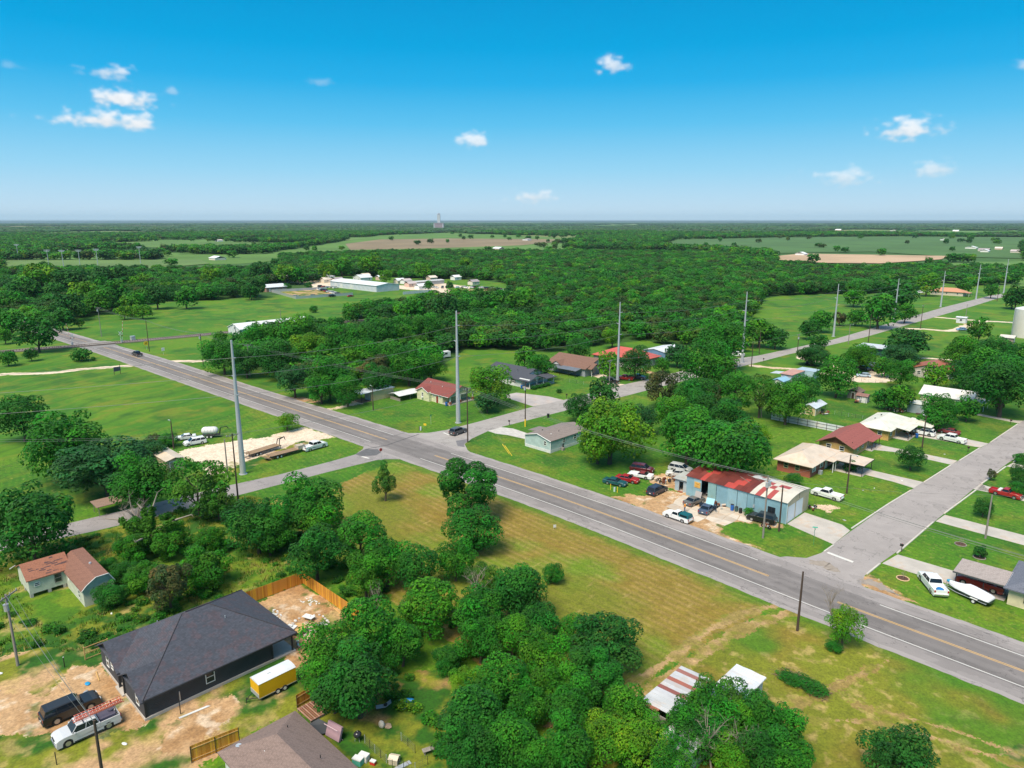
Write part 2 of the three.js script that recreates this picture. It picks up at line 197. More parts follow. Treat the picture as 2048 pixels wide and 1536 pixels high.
// ---------------------------------------------------------------- surveyed places in town-grid metres (u, v)
// trees: kind, u, v, crown width, height
const TREES = [['g',22.5,-40.7,10.6,10.6],['g',23.6,-48.3,7.2,7.2],['k',36.6,-18.1,10.7,10.7],['p',18.9,-23.0,5.4,7.8],['b',47.2,-26.3,9.0,8.5],['g',26.9,-41.5,7.5,7.5],['g',36.6,-48.2,8.1,8.1],['g',36.4,-40.3,8.2,8.2],['g',45.7,-42.1,6.9,6.9],['g',46.2,-46.2,5.9,5.9],['g',50.0,-40.0,6.4,6.4],['g',51.6,-34.2,5.8,5.8],['s',57.3,-34.0,4.9,4.9],['g',60.1,-45.9,8.0,8.0],['g',64.7,-41.3,6.0,6.0],['g',64.6,-34.6,6.0,6.0],['g',59.4,-54.7,7.9,7.9],['g',60.4,-60.5,7.4,7.4],['g',66.5,-61.0,8.1,8.1],['g',62.6,-52.3,5.4,5.4],['b',67.1,-49.1,3.6,3.2],['g',63.9,-62.5,5.7,5.7],['g',66.1,-35.8,7.5,7.5],['g',64.7,-41.8,6.4,6.4],['g',68.8,-45.4,5.3,5.3],['g',70.8,-41.9,5.2,5.2],['g',71.8,-38.2,5.5,5.5],['d',80.5,-36.1,8.3,7.5],['g',75.6,-36.2,4.7,4.7],['g',76.4,-42.9,5.8,5.8],['k',83.2,-41.8,6.4,6.4],['g',76.6,-49.7,6.0,6.0],['y',71.9,-50.4,3.4,3.4],['g',81.1,-45.7,5.1,5.1],['g',79.0,-56.2,6.5,6.5],['g',80.8,-49.8,4.6,4.6],['g',84.8,-47.1,5.5,5.5],['g',88.9,-43.7,5.4,5.4],['y',89.3,-48.1,5.4,5.4],['g',87.9,-51.9,5.5,5.5],['g',83.9,-55.5,5.8,5.8],['y',92.3,-46.6,5.4,5.4],['g',81.2,-58.8,5.3,5.3],['g',86.0,-54.7,4.5,4.5],['g',76.7,-52.8,5.1,5.1],['s',94.8,-35.6,5.9,5.9],['g',97.9,-34.6,4.8,4.8],['g',95.1,-38.1,5.6,5.6],['g',93.6,-40.6,4.4,4.4],['g',97.4,-37.1,4.5,4.5],['g',95.5,-41.7,4.7,4.7],['g',101.5,-35.9,5.4,5.4],['y',99.1,-41.3,4.1,4.1],['d',110.8,-31.0,6.5,5.8],['g',101.5,-39.3,4.9,4.9],['g',103.5,-38.2,4.5,4.5],['g',95.5,-45.7,4.5,4.5],['g',91.9,-44.6,4.1,4.1],['g',-74.1,-61.1,12.1,12.1],['g',-35.9,-61.4,15.2,15.2],['o',-21.6,-58.6,17.5,10.9],['o',-35.7,-46.6,7.7,5.4],['g',0.6,-75.8,13.3,13.3],['g',-7.9,-57.0,11.0,11.0],['s',1.6,-50.8,11.6,11.6],['s',5.2,-49.1,6.6,6.6],['i',5.7,-62.0,5.2,5.7],['b',-45.0,-38.7,4.7,3.7],['c',-49.3,-40.4,3.3,2.7],['i',11.1,-65.2,5.9,5.3],['i',13.4,-60.1,6.6,6.0],['i',26.6,-60.5,7.7,7.0],['i',16.8,-55.6,5.7,5.1],['c',30.1,-66.7,6.0,7.5],['g',22.4,-50.2,9.7,9.7],['g',24.3,-49.2,7.0,7.0],['b',22.6,-71.9,4.7,3.8],['b',17.1,-68.5,4.1,3.7],['i',22.0,-67.5,5.4,4.9],['b',11.0,-68.8,2.9,2.3],['y',37.0,23.7,15.4,15.4],['y',35.0,22.0,10.0,8.0],['d',11.3,44.8,8.0,8.0],['d',8.1,59.6,8.5,8.5],['o',30.3,46.6,7.8,7.8],['g',34.2,53.7,10.1,10.1],['g',29.1,72.8,11.4,11.4],['c',19.5,72.1,10.4,11.4],['g',49.4,34.8,13.7,13.7],['w',60.8,30.7,17.9,13.4],['g',46.8,57.0,10.4,10.4],['g',32.1,90.4,10.2,10.2],['s',43.6,82.1,12.3,12.3],['g',51.6,80.5,11.5,11.5],['g',48.0,99.8,10.0,10.0],['g',18.1,99.2,16.5,16.5],['c',14.6,117.0,8.0,8.0],['y',-13.6,91.3,7.6,9.9],['d',-7.9,98.4,11.0,11.0],['o',-8.1,126.0,9.2,7.3],['g',-6.8,113.9,5.8,5.8],['y',54.0,58.5,5.7,5.7],['g',36.6,62.4,9.7,9.7],['c',27.6,88.0,4.8,6.2],['g',-114.1,6.2,13.5,13.5],['d',-103.3,9.1,10.7,10.7],['g',-94.1,15.4,14.4,14.4],['y',-105.3,33.2,13.3,13.3],['g',-94.4,42.8,16.0,16.0],['g',-122.3,38.9,18.0,18.0],['o',-66.6,6.3,10.6,10.6],['g',-56.1,11.6,13.4,13.4],['g',-54.4,7.9,9.5,9.5],['g',-79.1,37.2,13.4,13.4],['c',-61.0,31.6,10.9,10.9],['g',-73.8,47.1,12.3,12.3],['g',-54.4,39.7,13.4,13.4],['g',-54.9,49.5,9.2,9.2],['g',-102.9,62.0,16.2,16.2],['g',-103.6,73.0,15.7,15.7],['g',-105.2,88.5,14.3,14.3],['b',-203.6,60.0,7.4,5.9],['b',-204.3,78.0,5.7,4.6],['b',-183.4,86.7,5.6,5.0],['b',-183.7,96.2,7.0,5.6],['g',-175.7,32.6,6.0,6.0],['g',-50.1,24.7,9.9,9.9],['g',-46.4,11.6,9.4,9.4],['g',-133.6,31.1,14.7,14.7],['s',-92.3,72.8,9.9,9.9],['y',-17.5,40.3,12.8,12.2],['o',-13.0,34.7,7.3,5.8],['g',-29.9,74.9,9.7,8.8],['g',-45.2,84.5,8.7,8.7],['g',-41.3,109.4,9.6,9.6],['y',-48.0,140.9,9.7,9.7],['d',85.6,65.1,5.7,5.7],['b',76.7,55.5,3.6,2.9],['b',71.4,38.8,3.6,2.9],['g',50.1,119.4,12.6,13.2],['d',25.6,163.8,9.7,6.8],['g',41.9,162.3,9.8,9.8],['o',52.0,172.1,12.3,9.8],['g',81.2,106.2,9.2,9.2],['g',84.8,116.8,6.7,6.7],['g',68.8,115.5,8.0,8.0],['g',65.2,114.9,6.2,6.2],['g',81.1,100.3,6.4,6.4],['d',46.2,203.1,16.4,12.3],['g',40.2,170.5,9.5,9.5],['o',50.2,178.8,11.6,8.7],['s',57.8,263.3,11.4,11.4],['d',46.1,416.0,12.1,14.6],['g',68.6,183.5,13.5,13.5],['g',75.5,196.2,13.1,13.1],['g',80.2,207.9,10.3,10.3],['g',60.2,145.4,9.4,9.4],['y',68.6,151.3,8.5,8.5],['g',74.8,159.4,9.9,9.9],['g',82.0,162.0,11.1,11.1],['g',86.8,171.0,9.9,9.9],['g',51.4,160.2,7.2,7.2],['g',90.2,128.0,16.2,16.2],['g',83.1,147.8,16.1,16.1],['d',102.3,47.2,3.4,3.4],['c',99.4,69.8,2.0,2.5],['b',101.5,86.6,3.3,2.6],['d',104.1,70.5,4.4,4.4],['b',105.0,63.8,3.9,3.1],['r',89.0,131.2,3.6,4.6],['y',98.8,-11.5,4.1,5.6],['b',98.4,-13.2,2.1,1.4],['b',62.6,-24.8,3.2,3.5],['y',-36.7,-12.7,5.3,4.8],['g',-209.4,-27.0,14.4,14.4],['g',-257.5,-25.9,13.8,13.8],['g',-185.5,-42.2,6.2,6.2],['g',-243.0,-31.8,6.6,6.6],['g',-270.0,-3.0,11.3,11.3],['g',-314.2,-2.2,7.3,7.3],['b',-176.9,-20.7,6.9,5.5],['b',-174.5,-17.3,1.7,1.8],['y',-289.8,31.1,7.9,7.9],['y',-297.4,37.5,5.6,5.6],['y',-284.4,38.5,10.3,8.2],['s',-270.8,4.4,5.4,5.4],['g',-190.3,-33.9,5.0,5.0],['g',-309.6,-19.7,9.6,9.6],['y',-446.3,29.3,25.3,25.3],['d',-422.5,42.1,21.7,21.7],['g',-396.3,10.1,19.2,19.2],['y',-363.5,32.6,17.2,17.2],['g',-348.3,42.6,18.8,18.8],['d',-456.9,71.4,20.1,20.1],['d',-454.0,85.7,18.9,18.9],['y',-434.2,88.3,14.3,14.3],['d',-324.9,60.9,15.2,15.2],['g',-306.5,41.1,14.3,14.3],['d',-304.1,9.1,15.5,15.5],['g',-312.9,73.3,14.0,14.0],['g',-356.6,-7.3,14.3,14.3],['g',-323.0,28.5,13.8,13.8],['g',-405.5,27.7,13.8,13.8],['b',-791.5,112.2,11.8,9.4],['y',-435.6,143.6,17.6,17.6],['d',-343.5,132.3,15.4,15.4],['g',-332.7,124.0,11.8,11.8],['g',-462.2,171.6,13.9,13.9],['d',-445.5,188.5,19.7,19.7],['y',-423.3,198.6,17.8,17.8],['y',-425.4,238.5,17.0,17.0],['y',-370.8,261.7,12.3,12.3],['b',-377.8,193.1,6.1,6.1],['b',-378.5,175.2,6.7,6.0],['b',-243.1,117.4,5.1,4.6],['g',-416.9,206.5,16.2,16.2],['y',-441.2,295.4,22.0,22.0],['g',-451.6,271.2,19.9,19.9],['d',-289.7,262.3,6.0,6.6],['g',-294.1,244.8,8.1,8.1],['g',-162.5,126.0,14.9,14.9],['d',-148.2,134.6,15.7,15.7],['g',-171.4,168.6,9.8,9.8],['g',-171.1,178.8,8.3,8.3],['g',-152.3,177.4,16.1,16.1],['g',-137.7,180.6,15.8,15.8],['y',-382.0,311.5,15.8,15.8],['y',-436.3,412.0,15.4,15.4],['y',-352.0,375.9,12.8,12.8],['g',-5.7,185.7,13.0,13.0],['g',0.9,187.2,9.8,9.8],['g',4.1,132.8,18.1,18.1],['o',-8.5,126.1,8.6,8.6],['g',-28.4,363.2,12.3,12.3],['g',2.0,339.0,19.4,19.4],['g',12.7,277.1,17.9,17.9],['g',1.3,279.4,9.2,9.2],['g',16.2,306.9,10.4,10.4],['y',-14.4,464.8,16.6,16.6],['g',0.3,501.0,11.9,11.9],['g',21.4,479.5,10.0,10.0],['g',43.7,420.0,12.1,12.1],['g',15.7,193.7,7.4,7.4],['d',25.9,162.1,11.3,7.9],['g',-2.8,245.0,11.2,11.2],['c',-4.8,274.5,7.4,7.4],['g',1.8,220.8,9.0,9.0]];
const WOODS = [[[-336,-16],[-614,37],[-587,107],[-502,174],[-492,230],[-466,256],[-381,205],[-350,154],[-348,109],[-362,79],[-334,40],[-309,10],[-276,-7]],[[-492,230],[-838,417],[-786,696],[-630,901],[-468,952],[-332,849],[-236,727],[-138,673],[-113,749],[-14,824],[16,633],[-9,583],[-37,595],[-36,482],[-56,438],[-74,430],[-89,396],[-89,368],[-47,264],[-14,186],[-1,160],[-23,169],[-37,164],[-51,169],[-57,145],[-61,116],[-80,106],[-90,96],[-78,78],[-66,58],[-78,46],[-124,64],[-158,81],[-164,101],[-144,170],[-170,223],[-199,254],[-231,268],[-294,333],[-342,344],[-398,314],[-459,296]],[[-187,102],[-214,120],[-237,217],[-215,247],[-199,254],[-178,222],[-180,167]],[[-138,13],[-168,38],[-174,80],[-134,70],[-66,58],[-52,49],[-61,41],[-68,24],[-79,18],[-106,19]],[[-1146,139],[-1365,279],[-1308,432],[-1148,553],[-990,472],[-1066,350],[-979,242],[-1080,127]],[[-679,50],[-765,66],[-691,138],[-589,207],[-593,285],[-492,230],[-600,111]]];
const FIELDS = [[[0.1,0.2,0.03],[[-787,220],[-1054,338],[-941,447],[-1045,528],[-1271,744],[-1572,1019],[-2007,1431],[-2424,2124],[-1579,1728],[-1187,1541],[-915,1002],[-832,735],[-878,580],[-844,452],[-766,378],[-729,305]]],[[0.25,0.185,0.11],[[-1290,820],[-1556,1107],[-1501,1319],[-1153,1498],[-936,1024],[-945,784],[-994,638]]],[[0.1,0.19,0.035],[[-1771,457],[-1835,630],[-1464,754],[-1536,919],[-1302,714],[-1219,590],[-1334,442],[-1581,401]]],[[0.12,0.2,0.05],[[-810,75],[-1034,118],[-924,225],[-855,309],[-755,279],[-702,180]]],[[0.07,0.15,0.035],[[-705,1205],[-933,1637],[-852,2123],[-626,2540],[-302,2655],[-59,1113],[-148,1105],[-289,1203],[-375,1042],[-498,1149]]],[[0.5,0.34,0.22],[[-334,924],[-344,1047],[-151,1122],[-136,1004],[-164,850],[-217,814],[-286,841]]]];
const FARHOUSE = [[-1248,174],[-1334,220],[-1738,338],[-1684,391],[-1300,254],[-846,317],[-1697,700],[-1808,791],[-1538,794],[-1966,1143],[-1983,1228],[-1921,1288],[-2160,1541],[-3913,2344],[-1199,1311],[-809,817],[-621,608],[-825,1089],[-717,1039],[-685,1035],[-1032,1692],[-1367,2951],[-1222,2910],[-1331,3887],[-1060,3891],[-788,3920],[-398,2085],[-156,1449],[-206,1464],[-163,1353],[-329,992],[-338,682],[-282,553],[-374,415],[-603,518],[-595,463],[-4147,906],[-5835,1849],[-3410,4194],[-9474,6056],[-151,1310],[-111,1322],[-96,1312]];
const CARS = [];
// ---------------------------------------------------------------- ground: one sheet to the horizon
const HWY = smoothLine([[-420, -22], [-290, -9.5], [-204, -4.9], [-134, -2.9], [-90, -1.9], [-32, -.2], [5, .8], [28, 1.2], [50, 1.1], [72, .1], [95, -1.1], [116, -1.8], [165, -3.4]], 26);
const hwyV = (u) => { for (let i = 1; i < HWY.length; i++) if (HWY[i][0] >= u) { const a = HWY[i - 1], b = HWY[i]; return lerp(a[1], b[1], (u - a[0]) / (b[0] - a[0])); } return -2; };
const K = { lawn: 0, dry: 1, weed: 2, dirt: 3, gravel: 4, patch: 5, yard: 6, wood: 7, rough: 8, stone: 9, worn: 10 };
const ZONES = [
  [K.dry, [[1.5, -8.2], [4.7, -23.5], [10, -34], [20, -42], [32, -44], [45, -44], [57, -44], [70, -46], [84, -46], [87, -20], [88.5, -8.2], [71, -6.2], [40, -5.2], [15, -5.2]]],
  [K.rough, [[90.5, -8], [101, -7.4], [118, -8.4], [145, -11], [145, -45], [104, -62], [95, -62], [88, -50], [86.5, -30], [87, -18]]],
  [K.weed, [[-5, -66], [-3.5, -42], [3, -36], [12, -36], [22, -46], [36, -50], [35.5, -62], [34, -76.5], [27, -82], [26, -100], [-12, -100]]],
  [K.patch, [[22, -100], [25, -86], [28, -78.5], [34, -73.5], [36, -70], [36, -50.3], [51, -50.4], [56, -58], [59, -62], [61, -63], [61, -77], [63, -100]]],
  [K.dirt, [[36, -59.5], [36.2, -50.6], [46, -50.6], [47, -55], [53.5, -58], [54, -63], [50, -61]]],
  [K.dirt, [[34, -79.5], [36, -76.8], [51, -77], [50, -81], [44, -86], [40, -91], [62, -100], [30, -100], [33, -88], [38, -84]]],
  [K.dirt, [[52.5, -76], [52.5, -69], [56, -69.5], [58.5, -73], [57, -78]]],
  [K.yard, [[61, -66], [60, -58], [66, -50], [76, -52], [84, -58], [84, -66], [78, -66.5]]],
  [K.gravel, [[-40.2, -38.6], [-39.2, -29.4], [-35.5, -19.3], [-37, -8], [-23.5, -7], [-24, -14.8], [-22.9, -22.9], [-20.7, -31.1], [-17.5, -38.8], [-19.5, -40.5], [-28.8, -38.6], [-34.6, -40]]],
  [K.patch, [[-27, -14], [-22, -14], [-16, -36], [-20, -36]]],
  [K.dirt, [[48, 8.6], [52.8, 14.2], [54.2, 19.2], [58.3, 20.3], [78.1, 19.6], [77.7, 16.8], [73.4, 15], [69.7, 13], [71.5, 9], [80, 7], [66, 6.6], [58, 7]]],
  [K.dirt, [[49, 20], [48, 26.5], [52, 30], [57, 26], [56, 20]]],
  [K.dirt, [[93.5, 6.2], [94.6, 10.4], [96.5, 9.4], [103, 6], [98, 5.4]]],
  [K.dirt, [[-72, 4.4], [-66, 7.4], [-57, 10.5], [-57, 7.2], [-63, 4.6]]],
  [K.gravel, [[-47, 5.4], [-46, 9.5], [-47.5, 19], [-49.5, 19.8], [-52, 16], [-48.5, 14], [-48.8, 5.2]]],
  [K.gravel, [[78.8, 30.5], [80.2, 34], [82.3, 33.6], [81.4, 30]]],
  [K.patch, [[120, -9.6], [121.5, -15], [119, -21], [117, -20], [118.6, -14], [118, -10]]],
  [K.gravel, [[-384, 198], [-386, 242], [-312, 242], [-300, 252], [-256, 220], [-262, 246], [-296, 291], [-346, 301], [-346, 262], [-386, 256], [-452, 232], [-452, 217], [-392, 206]]],
  [K.patch, [[-373, 160], [-317, 149], [-312, 189], [-364, 200]]],
  [K.patch, [[-292, 292], [-248, 292], [-236, 268], [-248, 240], [-266, 250]]],
];
const LINES = [ // tracks: kind, half width, points
  [K.gravel, 2, [[-300, -170], [-215, -104], [-185, -68], [-171, -48], [-161, -35], [-160, -26], [-156, -15], [-153, -8]]],
  [K.gravel, 2, [[-152, 3], [-145, 10], [-138, 19], [-128, 36]]],
  [K.worn, 1.0, [[91, -8], [89.4, -12], [87.6, -19], [87, -28], [86, -37], [84, -50]]],
  [K.worn, .8, [[88.6, -8.4], [86.8, -12], [85.3, -19], [84.8, -28], [84, -37], [82, -48]]],
  [K.worn, .45, [[104, -10.5], [102, -18], [99, -27], [96, -40]]], [K.worn, .45, [[126, -19], [112, -21.5], [106, -24], [98, -31]]], [K.worn, .4, [[124, -17.5], [112, -19.3], [104, -22]]],
  [K.gravel, 2.2, [[22, 346], [37, 345.5], [56, 350], [80, 356]]], [K.gravel, 2.4, [[21, 287], [30, 292.3], [39, 293.6], [41.6, 327], [44, 345]]],
  [K.gravel, 1.6, [[10, 148], [18, 150], [25, 153], [38, 152]]], [K.gravel, 1.6, [[14, 180], [18, 174], [27, 172], [36, 160], [46, 152]]], [K.gravel, 5, [[44, 150], [50, 156], [49, 170]]],
  [K.gravel, 2.2, [[-2.5, 88.5], [-9, 88], [-14, 93], [-20, 95]]], [K.dirt, 1.5, [[-5, 112], [-12, 112], [-20, 114]]],
  [K.gravel, 1.5, [[30, 208], [44, 206], [60, 212]]], [K.dirt, 1.3, [[-262, 243], [-258, 226], [-262, 215]]],
];
for (const l of LINES) l[2] = smoothLine(l[2], 5);
const bb = (p, m = 3) => { let a = 1e9, b = -1e9, c = 1e9, d = -1e9; for (const q of p) { a = Math.min(a, q[0]); b = Math.max(b, q[0]); c = Math.min(c, q[1]); d = Math.max(d, q[1]); } return [a - m, b + m, c - m, d + m]; };
for (const z of ZONES) z.push(bb(z[1])); for (const l of LINES) l.push(bb(l[2], 8));
const WBOX = WOODS.map((w) => bb(w, 4));
function lineDist(pts, u, v) { let best = 1e9; for (let i = 1; i < pts.length; i++) { const a = pts[i - 1], b = pts[i], dx = b[0] - a[0], dy = b[1] - a[1], t = clamp01(((u - a[0]) * dx + (v - a[1]) * dy) / (dx * dx + dy * dy)), d = (u - a[0] - dx * t) ** 2 + (v - a[1] - dy * t) ** 2; if (d < best) best = d; } return Math.sqrt(best); }
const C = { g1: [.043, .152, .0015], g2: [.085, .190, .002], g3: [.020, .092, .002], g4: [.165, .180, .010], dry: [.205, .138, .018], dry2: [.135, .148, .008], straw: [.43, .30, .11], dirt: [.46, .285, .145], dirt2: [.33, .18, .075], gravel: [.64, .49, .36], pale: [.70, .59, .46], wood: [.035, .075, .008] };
const mix3 = (a, b, t) => [lerp(a[0], b[0], t), lerp(a[1], b[1], t), lerp(a[2], b[2], t)];
function groundColour(u, v, fine) {
  const n1 = fbm(u * .06 + 9, v * .06 + 3, 4), n2 = fbm(u * .5 + 31, v * .5 + 7, fine ? 4 : 2), n3 = fine ? vnoise(u * 6.1, v * 6.1) : .5, n0 = fine ? hash2(Math.floor(u * 11), Math.floor(v * 11)) : .5;
  const wu = u + (n2 - .5) * 2.6 + (n3 - .5) * .8, wv = v + (fbm(u * .5 + 77, v * .5 - 40, 3) - .5) * 2.6 + (n0 - .5) * .4;
  let kind = K.lawn;
  for (const z of ZONES) { const b = z[2]; if (wu > b[0] && wu < b[1] && wv > b[2] && wv < b[3] && inside(z[1], wu, wv)) kind = z[0]; }
  for (const l of LINES) { const b = l[3]; if (u > b[0] && u < b[1] && v > b[2] && v < b[3]) { const d = lineDist(l[2], u, v) + (n2 - .5) * 2 + (n3 - .5) * .6; if (d < l[1]) kind = l[0]; } }
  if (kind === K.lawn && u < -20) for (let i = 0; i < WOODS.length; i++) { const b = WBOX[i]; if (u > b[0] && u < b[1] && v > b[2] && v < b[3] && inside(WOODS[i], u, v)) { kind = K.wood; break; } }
  let c;
  const speck = 1 + (n3 - .5) * .42 + (n0 - .5) * .34 + (fbm(u * 1.7 + 3, v * 1.7, 2) - .5) * .35;
  const grass = () => {
    let q = mix3(C.g1, C.g2, smooth(.35, .7, n1)); q = mix3(q, C.g3, smooth(.56, .8, fbm(u * .11 - 50, v * .11 + 20, 3)) * .75);
    q = mix3(q, C.g4, smooth(.55, .78, fbm(u * .19 + 5, v * .19 - 66, 4)) * .55 + smooth(.62, .8, n2) * .25);
    if (u < -20 && v < 0) { const s = Math.sin((u * .93 + v * .36) * .55 + n1 * 5); q = mix3(q, C.g4, smooth(.75, 1, s) * .35); q = mix3(q, C.g3, smooth(.8, 1, -s) * .4); }
    const dh = Math.abs(v - hwyV(u)); if (u > -260 && dh > 6 && dh < 10) q = mix3(q, C.g4, .3 * n2);
    if (fine) { const mow = Math.sin((v * .97 + u * .2) * 5.4 + n1 * 9); q = mix3(q, mow > 0 ? C.g2 : C.g3, Math.abs(mow) * .22); q = mix3(q, C.straw, smooth(.66, .82, fbm(u * 2.1 + 12, v * 2.1, 3)) * .28); q = mix3(q, C.g3, smooth(.6, .75, fbm(u * 1.1 - 12, v * 1.1 + 70, 3)) * .5); }
    return q;
  };
  if (kind === K.lawn) c = grass();
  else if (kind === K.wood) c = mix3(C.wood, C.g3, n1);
  else if (kind === K.dry) {
    const mow = .5 + .5 * Math.sin((v * 1.02 + .06 * u) * 4.6 + (n1 - .5) * 3), big = fbm(u * .045 + 3, v * .075 - 8, 4);
    c = mix3(C.dry, C.dry2, smooth(.38, .66, big)); c = mix3(c, C.g2, smooth(.48, .74, fbm(u * .08 - 12, v * .1 + 4, 4)) * .8); c = mix3(c, C.straw, (.28 * mow) * smooth(.3, .7, n2 + .1) * (1 - smooth(.45, .7, big) * .7)); c = mix3(c, C.g4, (1 - mow) * .2);
    c = mix3(c, C.straw, smooth(.72, .85, fbm(u * .9, v * .25 + 60, 4)) * .4);
    const dh = Math.abs(v - hwyV(u)); c = mix3(c, C.g1, smooth(10.5, 7, dh + (n2 - .5) * 3) * .75);
  } else if (kind === K.rough) {
    c = mix3(C.dry2, C.g4, smooth(.35, .7, n1)); c = mix3(c, C.dry, smooth(.45, .75, fbm(u * .13 + 40, v * .13, 4)) * .8); c = mix3(c, C.straw, smooth(.55, .75, fbm(u * .8 + 9, v * .8 + 3, 4)) * .6); c = mix3(c, C.g1, smooth(.56, .78, fbm(u * .1 + 70, v * .1 + 8, 3)) * .8);
    const dh = Math.abs(v - hwyV(u)); c = mix3(c, C.g1, smooth(11, 7, dh + (n2 - .5) * 3) * .7);
  } else if (kind === K.weed) { c = mix3(C.g3, C.g4, smooth(.4, .65, n2)); c = mix3(c, C.g2, smooth(.45, .7, n1) * .6); c = mix3(c, C.straw, smooth(.6, .8, fbm(u * .35 + 4, v * .35 - 3, 4)) * .6); }
  else if (kind === K.dirt) { c = mix3(C.dirt, C.dirt2, smooth(.4, .7, n1 * .5 + n2 * .5)); c = mix3(c, C.pale, smooth(.55, .75, fbm(u * .7 + 20, v * .7 + 9, 3)) * .5); c = mix3(c, C.g3, smooth(.62, .78, fbm(u * .4 + 8, v * .4 + 90, 4)) * .8); }
  else if (kind === K.gravel) { c = mix3(C.gravel, C.pale, n2); c = mix3(c, C.dirt, smooth(.5, .75, n1) * .5); c = mix3(c, C.g4, smooth(.68, .8, fbm(u * .3 + 2, v * .3 - 9, 4)) * .7); }
  else if (kind === K.worn) { c = mix3(mix3(C.dry2, C.dry, n1), C.dirt, .25 + .5 * smooth(.4, .65, n2)); c = mix3(c, C.g4, smooth(.5, .7, fbm(u * .7 + 8, v * .7 + 90, 3)) * .7); }
  else if (kind === K.stone) { c = n3 > .55 && n2 > .42 ? C.pale : mix3(C.dirt, C.g4, n2); }
  else if (kind === K.yard) { c = mix3(C.g3, C.g4, smooth(.35, .7, n2)); c = mix3(c, C.dirt2, smooth(.56, .75, fbm(u * .3 + 8, v * .3, 4)) * .8); }
  else { c = mix3(C.g4, C.g3, smooth(.4, .62, fbm(u * .22 + 8, v * .22 + 4, 4))); c = mix3(c, C.dirt, smooth(.47, .66, fbm(u * .24 - 30, v * .24 + 14, 4))); c = mix3(c, C.straw, smooth(.55, .75, n2) * .5); }
  return [c[0] * speck, c[1] * speck, c[2] * speck];
}
{
  const near = [-62, 138, -104, 136], mid = [-470, 250, -290, 600], far = [-16000, 16000, -16000, 16000];
  const area = (r, n, fine) => { const t = texture(n, n, (x, y) => groundColour(lerp(r[0], r[1], (x + .5) / n), lerp(r[2], r[3], (y + .5) / n), fine)); t.wrapS = t.wrapT = THREE.ClampToEdgeWrapping; return t; };
  const farTex = texture(1024, 1024, (x, y) => { const u = lerp(far[0], far[1], (x + .5) / 1024), v = lerp(far[2], far[3], (y + .5) / 1024), n = fbm(u * .002 + 5, v * .002 + 8, 4), m = fbm(u * .0006 + 50, v * .0006 + 1, 3); const d = Math.hypot(u - 124, v + 97), op = d < 3100 ? fbm(u * .0035 + 60, v * .0035 + 20, 4) : fbm(u * .0012 + 6, v * .0012 + 2, 4); return mix3(mix3([.03, .095, .010], [.06, .13, .02], n), mix3([.10, .20, .035], [.20, .19, .07], smooth(.45, .65, m)), smooth(.54, .57, op)); });
  const bGrass = texture(512, 512, (x, y) => .5 * hash2(x, y) + .5 * tf(x / 512, y / 512, 8, 16), true);
  const mats = [[near, area(near, 2048, true), .06], [mid, area(mid, 2048, false), .12], [far, farTex, 0]].map(([r, t, b]) => { const m = new THREE.MeshStandardMaterial({ map: t, roughness: 1 }); m.userData.r = r; return m; });
  const pos = [], uv = [], groups = [];
  const quad = (u0, u1, v0, v1, r) => { const c = [[u0, v0], [u1, v0], [u1, v1], [u0, v0], [u1, v1], [u0, v1]]; for (const [u, v] of c) { pos.push(wx(u, v), 0, wz(u, v)); uv.push((u - r[0]) / (r[1] - r[0]), (v - r[2]) / (r[3] - r[2])); } };
  const ring = (o, i, r) => { quad(o[0], o[1], o[2], i[2], r); quad(o[0], o[1], i[3], o[3], r); quad(o[0], i[0], i[2], i[3], r); quad(i[1], o[1], i[2], i[3], r); };
  quad(near[0], near[1], near[2], near[3], near); ring(mid, near, mid); ring(far, mid, far);
  const g = new THREE.BufferGeometry(); g.setAttribute('position', new THREE.Float32BufferAttribute(pos, 3)); g.setAttribute('uv', new THREE.Float32BufferAttribute(uv, 2)); g.addGroup(0, 6, 0); g.addGroup(6, 24, 1); g.addGroup(30, 24, 2); g.computeVertexNormals();
  structure('ground', g, mats, 'lawns, fields and bare lots out to the horizon');
}
// far fields
{
  const names = ['pale green pasture beyond the town', 'brown ploughed field beyond the town', 'long light green pasture behind the tree belt', 'mown ball field with light poles', 'wide green orchard field before the far woods', 'bare sandy building site beyond the woods'];
  const tF = texture(256, 256, (x, y) => { const n = .9 + .5 * (tf(x / 256, y / 256, 21, 4) - .5); return [n, n, n * .95]; });
  FIELDS.forEach(([c, p], i) => structure('field', sheet(p, .25 + i * .12, .004), mat(c, 1, { map: tF }), names[i]));
}
